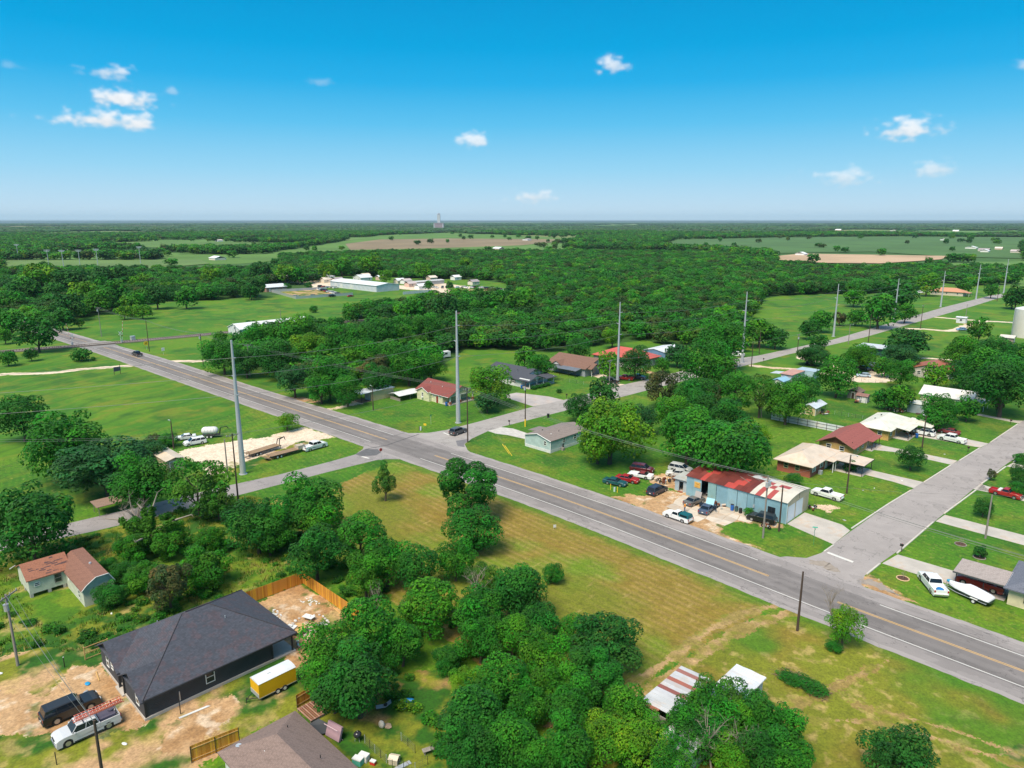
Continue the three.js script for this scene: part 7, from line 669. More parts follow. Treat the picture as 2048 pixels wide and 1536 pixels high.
// near the dark house
vehicle('parked_suv', 'bigsuv', C_.black, 'black full-size SUV parked on the dirt by the dark house', 43.5, -82.4, 90);
{
  const t = vehicle('service_truck', 'crew', C_.silver, 'silver service pickup with orange ladders on its roof rack and blue side graphics', 48.1, -82.1, -91, { cat: 'service truck', bed: M.greywood }); const lad = mat([.72, .16, .10], .55), alu = mat([.75, .6, .58], .5);
  const ladder = (z, x0, x1, y) => { const s = [], n = Math.round((x1 - x0) / .32); for (const k of [-.2, .2]) s.push(new THREE.BoxGeometry(x1 - x0, .09, .04).translate((x0 + x1) / 2, y, z + k)); const m = part('ladder', s, lad, t); for (let i = 0; i < n; i++) part('rung', once('rung', () => new THREE.CylinderGeometry(.018, .018, .4, 6).rotateX(Math.PI / 2)), alu, m).position.set(x0 + .16 + i * .32, y, z); }; ladder(.42, -3.5, .9, 2.16); ladder(-.3, -3.6, 1.2, 2.16); ladder(-.32, -3.4, 1, 2.3); part('rack_bar', [new THREE.BoxGeometry(.06, .06, 1.8).translate(-2.6, 2.06, 0), new THREE.BoxGeometry(.06, .06, 1.8).translate(.4, 2.06, 0), ...[-.88, .88].map((z) => bar([-2.6, 1.2, z], [-2.6, 2.06, z], .03)), ...[-.8, .8].map((z) => bar([.4, 1.9, z], [.4, 2.06, z], .03))], M.black, t); part('side_graphic', [new THREE.BoxGeometry(1.9, .34, .02).translate(-1.9, .98, 1.035), new THREE.BoxGeometry(.7, .3, .02).translate(-1.1, .72, 1.035)], mat([.02, .33, .52], .4), t); part('side_graphic', [new THREE.BoxGeometry(.4, .6, .02).translate(-2.75, .9, 1.04)], mat([.5, .08, .06], .4), t); part('tool_load', [new THREE.BoxGeometry(1.5, .35, 1.3).translate(-1.9, 1.15, 0), new THREE.CylinderGeometry(.3, .3, .2, 12).translate(-2.4, 1.4, .2)], mat([.1, .09, .13], .8), t);
}
// around the workshop
vehicle('parked_sedan', 'sedan', C_.teal, 'dark teal sedan on the grass near the yellow marker posts', 45.2, 14.4, 12); vehicle('parked_sedan', 'sedan', C_.red, 'red sedan between the teal sedan and the white coupe', 46, 17.6, 12); vehicle('old_coupe', 'coupe', C_.white, 'old white coupe with dark red vinyl roof', 46.6, 21.4, -164, { top: [.24, .03, .025] }); vehicle('parked_minivan', 'minivan', C_.maroon, 'maroon minivan beside the old white coupe', 44.8, 24.6, 18); vehicle('parked_minivan', 'minivan', C_.navy, 'dark navy minivan parked before the pale blue lean-to', 53.8, 16.4, 90); vehicle('parked_minivan', 'minivan', C_.silver, 'silver minivan behind the junk heap and lean-to', 50.6, 30.4, 10); vehicle('wrecked_car', 'hatch', [.66, .66, .64], 'stripped white wrecked car beside the silver minivan', 51.6, 27.4, -150);
{ const t = vehicle('parked_sedan', 'sedan', C_.grey, 'dark grey sedan with its bonnet raised by the workshop opening', 61.8, 16.7, 84); part('raised_bonnet', new THREE.BoxGeometry(1.2, .04, 1.4).rotateZ(1.25).translate(1.15, 1.5, 0), mat([.42, .38, .36], .5), t); const q = vehicle('parked_sedan', 'sedan', C_.blue, 'blue-grey sedan with pale blue bonnet and doors open on the forecourt', 65.4, 15.1, 98); part('raised_bonnet', new THREE.BoxGeometry(1.3, .04, 1.5).rotateZ(1.0).translate(1.3, 1.45, 0), mat([.30, .56, .68], .35), q); for (const s of [-1, 1]) part('open_door', new THREE.BoxGeometry(1.05, .75, .05).rotateY(s * .9).translate(.55, .82, s * 1.22), carPaint([.03, .045, .07]), q); }
{ const t = vehicle('camper_pickup', 'pickup', C_.white, 'white pickup with dark teal camper shell parked on the highway shoulder', 63.4, 8.2, 178); part('camper_shell', hull([[-.62, 1.0, .86], [-2.6, 1.0, .86], [-2.6, 1.0, -.86], [-.62, 1.0, -.86], [-.7, 1.62, .7], [-2.45, 1.6, .7], [-2.45, 1.6, -.7], [-.7, 1.62, -.7]], [[0, 4, 5, 1], [1, 5, 6, 2], [2, 6, 7, 3], [3, 7, 4, 0], [4, 7, 6, 5]]), mat([.008, .10, .12], .35), t); for (const s of [-1, 1]) part('shell_window', new THREE.BoxGeometry(1.4, .3, .03).rotateX(s * -.25).translate(-1.6, 1.3, s * .79), M.carGlass, t); }
vehicle('parked_suv', 'suv', C_.black, 'black SUV parked along the workshop wall', 74.6, 17.7, -172); vehicle('old_pickup', 'extcab', C_.white, 'old white extended cab pickup on the grass behind the workshop', 78.6, 37.3, 178, { bed: mat([.2, .2, .21], .8) });
vehicle('stored_car', 'sedan', [.1, .1, .11], 'dark car standing inside the workshop', 62.3, 24, -90);
// the houses along the residential street
vehicle('parked_suv', 'suv', C_.white, 'white SUV under the edge of the cluttered carport', 80.2, 95.6, -178); vehicle('parked_pickup', 'crew', C_.white, 'white pickup with black bed cover on the concrete drive', 86.6, 94.4, 174, { bed: M.black }); vehicle('parked_sedan', 'sedan', C_.dred, 'dark red sedan behind the white pickup', 84.4, 101.4, -178); vehicle('parked_pickup', 'pickup', C_.red, 'red pickup with white toolbox on the lawn drive', 103.2, 61.9, -6, { bed: mat([.2, .02, .02], .6) }); vehicle('parked_pickup', 'crew', C_.white, 'white crew cab pickup carrying a blue tarp on the grass', 102.9, 12.6, 125, { bed: mat([.2, .19, .19], .8) }); vehicle('parked_pickup', 'crew', C_.red, 'red crew cab pickup under the taupe carport', 107.8, 17.6, 180);
{ const t = scene.children.find((c) => c.userData.label === 'white crew cab pickup carrying a blue tarp on the grass'); part('blue_tarp', (() => { const g = new THREE.SphereGeometry(.6, 12, 8); g.scale(1, .55, .9); g.translate(-2.2, .9, .1); return g; })(), mat([.01, .16, .42], .6), t); const q = scene.children.find((c) => c.userData.label === 'red pickup with white toolbox on the lawn drive'); part('toolbox', new THREE.BoxGeometry(.5, .4, 1.6).translate(-.95, 1.05, 0), M.white, q); }
// gravel lot
vehicle('parked_sedan', 'sedan', C_.white, 'white sedan on the grass behind the white wagon', -48, -33.6, -110); vehicle('parked_wagon', 'minivan', C_.white, 'white minivan at the edge of the gravel lot', -42.4, -33.6, -98, { cat: 'minivan' }); vehicle('dually_pickup', 'crew', C_.white, 'white crew cab pickup with wide rear wheels hitched on the grass', -18.9, -15.6, 93); vehicle('moving_suv', 'suv', C_.dkgrey, 'dark grey SUV waiting on the pale street at the crossroads', -3.9, 15.8, 97); vehicle('moving_pickup', 'crew', [.035, .035, .04], 'dark pickup driving on the highway towards the level crossing', -173.6, -2.0, 182, { bed: mat([.2, .18, .18], .8) });
// pale street
vehicle('parked_pickup', 'extcab', C_.black, 'black pickup in front of the steel pole', -10.2, 88, -172); vehicle('parked_pickup', 'extcab', C_.red, 'red pickup with white load behind the steel pole', -9.8, 95.8, -160, { bed: M.white }); vehicle('parked_pickup', 'extcab', C_.navy, 'dark blue pickup beside the red pickup', -7.6, 99.6, 20); vehicle('parked_suv', 'suv', [.03, .012, .015], 'dark SUV under the round tree by the pale street drive', 24, 165.6, -90); vehicle('parked_car', 'hatch', C_.lblue, 'light blue hatchback in the gravel yard', 46, 156, -150); vehicle('parked_sedan', 'sedan', C_.black, 'black sedan in the gravel yard', 46.4, 168.4, 160); vehicle('parked_car', 'hatch', C_.silver, 'silver hatchback in the gravel yard', 42, 177.5, -84); vehicle('parked_sedan', 'sedan', C_.dkgrey, 'dark sedan behind the black sedan in the gravel yard', 42, 169, -30); vehicle('parked_pickup', 'crew', C_.white, 'white pickup parked by the steel pole at the wood edge', -3, 161.2, -165); vehicle('parked_pickup', 'crew', C_.white, 'white pickup beside the peach roofed house', -24, 486.4, -138); vehicle('parked_car', 'hatch', [.2, .35, .55], 'blue car on the gravel loop by the water tank', 43.5, 300, -135);
// car yard beyond the meadow: many small parked cars
{
  const r = rng(404), kinds = ['sedan', 'hatch', 'suv', 'minivan', 'sedan'], cols = [C_.white, C_.silver, C_.dkgrey, C_.black, C_.red, C_.lblue, [.6, .55, .48], C_.white], protos = []; let n = 0;
  const put = (u, v, a, l, grp) => { const k = n++ % 8; if (!protos[k]) { protos[k] = vehicle('yard_car', kinds[k % 5], cols[k], l, u, v, a, { cat: 'car', group: grp }); } else { const c = copy(protos[k], u, v, a, l); c.userData.group = grp; } };
  for (let i = 0; i < 26; i++) put(-293 + i * 1.72, 288 - i * .05 + (i % 2) * .4 + r(), 90 + r() * 8 - i * 1.0, 'small parked car in the long row of the car yard', 'cars in the long row of the car yard'); for (let i = 0; i < 14; i++) put(-256 + (i % 7) * 2.6 + r(), 246 + Math.floor(i / 7) * 6 + (i % 7) * 1.3, 60 + r() * 40, 'small parked car in the corner of the car yard by the wood', 'cars in the corner of the car yard'); for (let i = 0; i < 7; i++) put(-246 + i * 1.4, 263 + i * 2.2, 120 + r() * 20, 'small parked car in the short row of the car yard', 'cars in the short row of the car yard'); for (let i = 0; i < 12; i++) put(-366 + i * 4, 194 - i * .9 + r(), 88 + r() * 10, 'small parked car inside the fenced vehicle lot', 'cars in the fenced vehicle lot'); for (let i = 0; i < 5; i++) put(-384 + i * 4.5 + r(), 207 + i * .6, 80 + r() * 20, 'small parked car before the white warehouse', 'cars before the warehouse'); for (let i = 0; i < 9; i++) put(-312 + i * 2.8, 262 + i * 2.6 + r() * 4, r() * 360, 'small parked car on the gravel behind the warehouse', 'cars behind the warehouse'); for (let i = 0; i < 4; i++) put(-330 + i * 9, 155 + i * 9, 70 + r() * 30, 'small parked vehicle along the sheet fence', 'vehicles along the sheet fence');
}
// ---------------------------------------------------------------- trailers, boat, tank
function wheelAt(t, x, z, r) { const w = part('wheel', once('tw' + r, () => { const e = new THREE.CylinderGeometry(r, r, .22, 16); e.rotateX(Math.PI / 2); return e; }), M.tyre, t); w.position.set(x, r, z); part('rim', once('tr' + r, () => { const e = new THREE.CylinderGeometry(r * .6, r * .6, .235, 10); e.rotateX(Math.PI / 2); return e; }), M.white, w); }
{
  const y = thing('cargo_trailer', 'yellow enclosed cargo trailer with pale rounded roof', 'trailer', 55.5, -65.1, 90), yl = mat([.84, .46, .008], .45, { map: gr }); part('box', new THREE.BoxGeometry(4.5, 1.75, 2).translate(0, 1.32, 0), yl, y); part('stone_guard', new THREE.BoxGeometry(.04, .5, 1.98).translate(-2.27, .72, 0), M.alu, y); const arc = new THREE.Shape([[-1.02, 0], [-.7, .17], [0, .24], [.7, .17], [1.02, 0]].map(([a, b]) => new THREE.Vector2(a, b))), rg = new THREE.ExtrudeGeometry(arc, { depth: 4.56, bevelEnabled: false }); rg.rotateY(Math.PI / 2); rg.translate(-2.28, 2.2, 0); const rf = part('roof', rg, mat([.72, .75, .80], .45, { map: st }), y); part('roof_vent', new THREE.BoxGeometry(.4, .12, .4).translate(-.6, 2.46, 0), M.white, rf); for (const x of [-.1, .75]) for (const s of [-1, 1]) wheelAt(y, x, s * 1.0, .33); part('drawbar', [bar([-2.2, .45, .7], [-3.3, .45, 0], .05), bar([-2.2, .45, -.7], [-3.3, .45, 0], .05), bar([-3.3, 0, 0], [-3.3, .7, 0], .04)], M.dark, y); for (const s of [-1, 1]) part('side_trim', new THREE.BoxGeometry(4.52, .08, .03).translate(0, .47, s * 1.01), M.alu, y); part('frame', new THREE.BoxGeometry(4.4, .1, 1.7).translate(0, .4, 0), M.dark, y);
  const flat = (label, u, v, a, L, load) => { const t = thing('flatbed_trailer', label, 'trailer', u, v, a), pm = mat([.34, .22, .13], .9, { map: wd }), n = Math.floor(2.2 / .24); for (let i = 0; i < n; i++) part(i ? 'deck_plank_' + String(i).padStart(3, '0') : 'deck_plank', once('dp' + L, () => metric(new THREE.BoxGeometry(L, .05, .225))), i % 3 ? pm : mat([.42, .28, .17], .9, { map: wd }), t).position.set(0, .86, -1.0 + i * .24); part('side_rail', new THREE.BoxGeometry(L + .1, .16, .06).translate(0, .82, 1.12), M.dark, t); part('side_rail', new THREE.BoxGeometry(L + .1, .16, .06).translate(0, .82, -1.17), M.dark, t); part('frame', [new THREE.BoxGeometry(L, .2, .12).translate(0, .7, .5), new THREE.BoxGeometry(L, .2, .12).translate(0, .7, -.5)], M.dark, t); for (const x of [-L * .28, -L * .28 + .95]) for (const s of [-1, 1]) wheelAt(t, x, s * .95, .36); if (load) { part('gooseneck', [bar([L / 2, .85, .5], [L / 2 + .2, 2.1, .35], .1), bar([L / 2, .85, -.5], [L / 2 + .2, 2.1, -.35], .1), bar([L / 2 + .2, 2.1, .35], [L / 2 + 1.8, 2.3, 0], .1), bar([L / 2 + .2, 2.1, -.35], [L / 2 + 1.8, 2.3, 0], .1), bar([L / 2 + 1.8, 2.3, 0], [L / 2 + 2.1, 1.5, 0], .09), bar([L / 2 + .1, 0, .7], [L / 2 + .1, .9, .7], .06), bar([L / 2 + .1, 0, -.7], [L / 2 + .1, .9, -.7], .06)], M.dark, t); part('ramp', [new THREE.BoxGeometry(1.4, .06, .8).rotateZ(-.5).translate(-L / 2 - .55, .6, .6), new THREE.BoxGeometry(1.4, .06, .8).rotateZ(-.5).translate(-L / 2 - .55, .6, -.6), bar([-L / 2, .9, 1], [-L / 2 - .3, 1.7, 1], .04), bar([-L / 2, .9, -1], [-L / 2 - .3, 1.7, -1], .04), bar([-L / 2 - .3, 1.7, -1], [-L / 2 - .3, 1.7, 1], .04)], M.rust, t); } else { part('hitch_load', [new THREE.BoxGeometry(1.1, .8, 1.6).translate(L / 2 + .5, 1.2, 0), new THREE.CylinderGeometry(.4, .4, 1.2, 12).rotateX(Math.PI / 2).translate(L / 2 + 1.5, 1.3, 0)], mat([.45, .38, .3], .8), t); part('ramp', [new THREE.BoxGeometry(1.5, .06, 2).rotateZ(-.42).translate(-L / 2 - .6, .55, 0)], pm, t); } return t; };
  flat('flatbed gooseneck trailer with raised ramps on the gravel lot', -24.9, -25.3, 100, 8.4, true); flat('wooden deck trailer hitched to the white pickup on the grass', -19.6, -23.2, 92, 7, false);
  const tk = thing('tank_trailer', 'white plastic tank on a trailer with dark gooseneck', 'trailer', -45.4, -28.6, 52); { const g = new THREE.CapsuleGeometry(.95, 2.1, 6, 16); g.rotateZ(Math.PI / 2); g.translate(0, 1.75, 0); part('tank', g, M.white, tk); for (const x of [-1, -.3, .4, 1.1]) { const h = new THREE.TorusGeometry(.96, .05, 6, 20); h.rotateY(Math.PI / 2); h.translate(x, 1.75, 0); part('tank_band', h, mat([.6, .6, .58], .6), tk); } part('frame', [new THREE.BoxGeometry(4.2, .16, 1.3).translate(.2, .72, 0), bar([2.2, .8, .3], [2.5, 2.4, .2], .09), bar([2.2, .8, -.3], [2.5, 2.4, -.2], .09), bar([2.5, 2.4, 0], [4, 2.7, 0], .1), bar([4, 2.7, 0], [4.4, 2.1, 0], .09)], M.dark, tk); for (const s of [-1, 1]) { wheelAt(tk, -.5, s * .9, .36); wheelAt(tk, .4, s * .9, .36); } }
  // boat on its trailer
  const bt = thing('covered_boat', 'boat under a white cover on the lawn', 'boat', 107.6, 13.0, 166, null, .55), st2 = [[-2.7, .95, .55], [-2.3, 1.05, .75], [-1.2, 1.08, .95], [-.2, 1.05, 1.15], [.4, 1.0, 1.25], [1.0, .92, .9], [1.9, .7, .72], [2.6, .42, .66], [3.1, .06, .6]], ring = 9, pos = [], idx = []; st2.forEach(([x, w, h]) => { for (let i = 0; i < ring; i++) { const a = (i / (ring - 1)) * Math.PI, c = Math.cos(a), s = Math.sin(a); pos.push(x, .18 + (.22) + Math.pow(s, .7) * h * .85 + (hash2(i, x * 10 | 0) - .5) * .05, c * w); } }); for (let i = 1; i < st2.length; i++) for (let j = 1; j < ring; j++) { const a = (i - 1) * ring + j - 1; idx.push(a, a + 1, a + ring, a + 1, a + ring + 1, a + ring); } for (let j = 1; j < ring - 1; j++) idx.push(0, j + 1, j); const g = new THREE.BufferGeometry(); g.setAttribute('position', new THREE.Float32BufferAttribute(pos, 3)); g.setIndex(idx); g.computeVertexNormals(); const cm = mat([.76, .75, .80], .7); cm.side = THREE.DoubleSide; part('cover', g, cm, bt); const hp = []; const hi = []; st2.forEach(([x, w]) => { const dpt = x > 2 ? (3.1 - x) / 1.1 : 1; for (const [z, y] of [[-1, .42], [-.85, .12 + .25 * (1 - dpt)], [0, -.12 + .4 * (1 - dpt)], [.85, .12 + .25 * (1 - dpt)], [1, .42]]) hp.push(x, y, z * w); }); for (let i = 1; i < st2.length; i++) for (let j = 1; j < 5; j++) { const a = (i - 1) * 5 + j - 1; hi.push(a, a + 5, a + 1, a + 1, a + 5, a + 6); } hi.push(0, 1, 2, 0, 2, 3, 0, 3, 4); const hg = new THREE.BufferGeometry(); hg.setAttribute('position', new THREE.Float32BufferAttribute(hp, 3)); hg.setIndex(hi); hg.computeVertexNormals(); const hm = mat([.07, .1, .14], .35); hm.side = THREE.DoubleSide; part('hull', hg, hm, bt); part('bow_tarp', new THREE.SphereGeometry(.35, 10, 8).scale(1.2, .6, .8).translate(3.0, .75, .1), mat([.02, .3, .5], .6), bt);
  const tr = thing('boat_trailer', 'galvanised boat trailer carrying the covered boat', 'trailer', 107.6, 13.0, 166); part('frame', [bar([-2.4, .45, .8], [1.6, .45, .75], .05), bar([-2.4, .45, -.8], [1.6, .45, -.75], .05), bar([1.6, .45, .75], [4.1, .45, 0], .05), bar([1.6, .45, -.75], [4.1, .45, 0], .05), bar([-2.3, .45, -.8], [-2.3, .45, .8], .05), bar([.5, .45, -.78], [.5, .45, .78], .05), bar([4, .0, 0], [4, .7, 0], .04), bar([3.4, .45, 0], [3.3, 1.2, 0], .04)], M.galv, tr); for (const s of [-1, 1]) { wheelAt(tr, -.9, s * 1.12, .33); part('mudguard', new THREE.BoxGeometry(1, .05, .28).translate(-.9, .73, s * 1.12), M.white, tr); }
  const cam = thing('travel_trailer', 'old white travel trailer in the clearing behind the wood', 'trailer', -83, 78.3, 80); part('body', new THREE.BoxGeometry(6, 2.1, 2.3).translate(0, 1.6, 0), M.white, cam); part('window', new THREE.BoxGeometry(1.2, .7, .04).translate(1, 1.9, 1.17), M.glass, cam); part('door', new THREE.BoxGeometry(.7, 1.7, .04).translate(-1, 1.5, 1.17), mat([.3, .2, .2], .7), cam); wheelAt(cam, 0, 1, .34); wheelAt(cam, 0, -1, .34);
}
// ---------------------------------------------------------------- signs, mailboxes and small street furniture
function textPlate(txt, w, h, bg, fg, size) { const cv = document.createElement('canvas'); cv.width = 128; cv.height = Math.round(128 * h / w); const c = cv.getContext('2d'); c.fillStyle = bg; c.fillRect(0, 0, cv.width, cv.height); c.fillStyle = fg; c.font = 'bold ' + size + 'px sans-serif'; c.textAlign = 'center'; c.textBaseline = 'middle'; c.fillText(txt, cv.width / 2, cv.height / 2); const t = new THREE.CanvasTexture(cv); t.colorSpace = THREE.SRGBColorSpace; return new THREE.MeshStandardMaterial({ map: t, roughness: .5 }); }
{
  const oct = (r) => { const s = new THREE.Shape(); for (let i = 0; i < 8; i++) { const a = Math.PI / 8 + i * Math.PI / 4; i ? s.lineTo(Math.cos(a) * r, Math.sin(a) * r) : s.moveTo(Math.cos(a) * r, Math.sin(a) * r); } s.closePath(); return new THREE.ExtrudeGeometry(s, { depth: .02, bevelEnabled: false }); };
  let o = thing('stop_sign', 'red stop sign on the narrow street corner by the dry mown lot', 'sign', -1, -9.6, 90); part('post', cyl(.035, .035, 2.2, 0, 0, 0, 6), M.steel, o); part('plate', oct(.4).rotateY(Math.PI).translate(0, 2.45, -.03), M.red, o); part('plate_back', oct(.4).translate(0, 2.45, 0), mat([.42, .05, .05], .6), o); part('lettering', new THREE.BoxGeometry(.56, .2, .008).translate(0, 2.45, -.056), textPlate('STOP', .56, .2, '#a00808', '#ffffff', 44), o);
  o = thing('stop_sign', 'stop sign seen from behind at the residential street corner', 'sign', 84.9, 14.8, -60); part('post', cyl(.035, .035, 2.7, 0, 0, 0, 6), mat([.1, .35, .12], .7), o); part('plate', oct(.42).translate(0, 2.25, .03), mat([.6, .6, .6], .5), o); part('street_name_plate', new THREE.BoxGeometry(.9, .22, .02).translate(0, 2.85, 0), M.greenSign, o); part('street_name_plate', new THREE.BoxGeometry(.02, .2, .8).translate(0, 3.07, 0), mat([.08, .5, .36], .5), o);
  const ped = thing('utility_pedestal', 'black and white utility pedestal on the corner lawn', 'cabinet', -13, 11.1); part('cabinet', new THREE.BoxGeometry(.35, .9, .3).translate(-.16, .45, 0), M.black, ped); part('cabinet', new THREE.BoxGeometry(.3, .95, .32).translate(.18, .48, 0), M.white, ped); o = thing('yard_sign', 'small yellow yard sign on the corner lawn', 'sign', -14.2, 13.6, 20); part('panel', new THREE.BoxGeometry(.8, .55, .03).translate(0, .75, 0), M.yellow, o); part('stake', [bar([-.25, 0, 0], [-.25, .5, 0], .015), bar([.25, 0, 0], [.25, .5, 0], .015)], M.steel, o); o = thing('street_name_post', 'thin green street name post on the corner lawn', 'sign', -15.2, 16.4); part('post', cyl(.035, .035, 2.4, 0, 0, 0, 6), M.steel, o); part('plate', [new THREE.BoxGeometry(.6, .2, .02).translate(0, 2.3, 0), new THREE.BoxGeometry(.02, .2, .6).translate(0, 2.5, 0)], M.greenSign, o);
  const guy = (u, v, l, h) => { const q = thing('guy_marker', l, 'marker', u, v, 0, 'yellow marker posts'); part('tube', [cyl(.07, .07, h, 0, 0, 0, 8)], M.yellow, q); part('cap', cyl(.075, .05, .06, 0, h, 0, 8), M.yellow, q); }; guy(46.3, 11.4, 'yellow marker post beside the teal sedan', 1.2); guy(48.1, 11.2, 'yellow marker post beside the grey pedestal', 1.1); for (const [a, b, l] of [[17.8, 12.8, 'slanted yellow guy wire sleeve on the lawn by the crossroads'], [16.6, 13.2, 'second slanted yellow guy wire sleeve on the lawn by the crossroads']]) { const q = thing('guy_wire', l, 'guy wire', a, b, 0, 'guy wire sleeves'); part('sleeve', bar([0, 0, 0], [-2.2, 2.0, .1], .06, 8), M.yellow, q); part('cable', bar([-2.2, 2, .1], [-13, 11.6, .4], .012, 4), M.wire, q); } o = thing('junction_box', 'grey-green utility box on the grass by the highway', 'cabinet', 47.4, 11.2); part('box', cyl(.2, .2, .8, 0, 0, 0, 10), mat([.5, .62, .55], .6), o); part('lid', cyl(.22, .18, .1, 0, .8, 0, 10), M.alu, o); o = thing('property_sign', 'small white sign standing on the dry mown lot', 'sign', 50.4, -10.3, 60); part('panel', new THREE.BoxGeometry(.5, .5, .03).translate(0, .6, 0), M.white, o); part('stake', [bar([-.2, 0, 0], [-.2, .4, 0], .02), bar([.2, 0, 0], [.2, .4, 0], .02)], M.steel, o);
  const box = (u, v, a, l) => { const q = thing('mailbox', l, 'mailbox', u, v, a, 'roadside mailboxes'), g = new THREE.CylinderGeometry(.11, .11, .5, 10, 1, false, 0, Math.PI).rotateZ(Math.PI / 2).rotateX(0); part('post', [new THREE.BoxGeometry(.1, 1.05, .1).translate(0, .52, 0), new THREE.BoxGeometry(.5, .08, .08).translate(.1, .95, 0)], M.wood, q); part('box', [new THREE.BoxGeometry(.5, .2, .22).translate(.05, 1.15, 0), (() => { const e = new THREE.CylinderGeometry(.11, .11, .5, 12); e.rotateZ(Math.PI / 2); e.translate(.05, 1.25, 0); return e; })()], M.black, q); part('flag', new THREE.BoxGeometry(.12, .05, .02).translate(0, 1.35, .13), M.red, q); }; box(96.1, 22.1, 180, 'black mailbox at the mouth of the boat house drive'); box(91.4, 87.8, 0, 'black mailbox beside the white pickup drive'); box(93.8, 121.8, 0, 'black mailbox at the far gravel drive'); box(.1, 30.1, 180, 'dark mailbox by the mint trailer home drive'); box(-7.6, 62.6, 0, 'dark mailbox by the front lawn of the charcoal roofed house'); box(9.6, 158, 180, 'dark mailbox where the pale street bends');
  for (const [u, v, l, c] of [[2.6, 42.6, 'black wheeled bin on the grass by the pale street', M.black], [-25.9, 62.4, 'blue wheeled bin beside the charcoal roofed house', M.bluePlastic], [-26.6, 31.6, 'blue wheeled bin at the yellow house porch', M.bluePlastic], [79.7, 91.6, 'blue wheeled bin before the cluttered carport', M.bluePlastic]]) { const q = thing('wheeled_bin', l, 'bin', u, v, 30, 'wheeled bins'); part('body', (() => { const e = new THREE.CylinderGeometry(.42, .33, .95, 4); e.rotateY(Math.PI / 4); e.translate(0, .55, 0); return e; })(), c, q); part('lid', new THREE.BoxGeometry(.66, .06, .66).translate(0, 1.06, 0), c, q); for (const s of [-1, 1]) part('wheel', new THREE.CylinderGeometry(.1, .1, .06, 10).rotateX(Math.PI / 2).translate(-.25, .1, s * .26), M.tyre, q); }
  o = thing('dumpster', 'blue steel dumpster in the gravel yard', 'dumpster', 46.4, 175.2, 10); part('body', [new THREE.BoxGeometry(4, 1.5, 2).translate(0, .9, 0)], mat([.01, .12, .3], .6, { map: gr }), o); part('rim', [new THREE.BoxGeometry(4.1, .12, .1).translate(0, 1.68, 1), new THREE.BoxGeometry(4.1, .12, .1).translate(0, 1.68, -1)], mat([.01, .1, .26], .6), o);
}
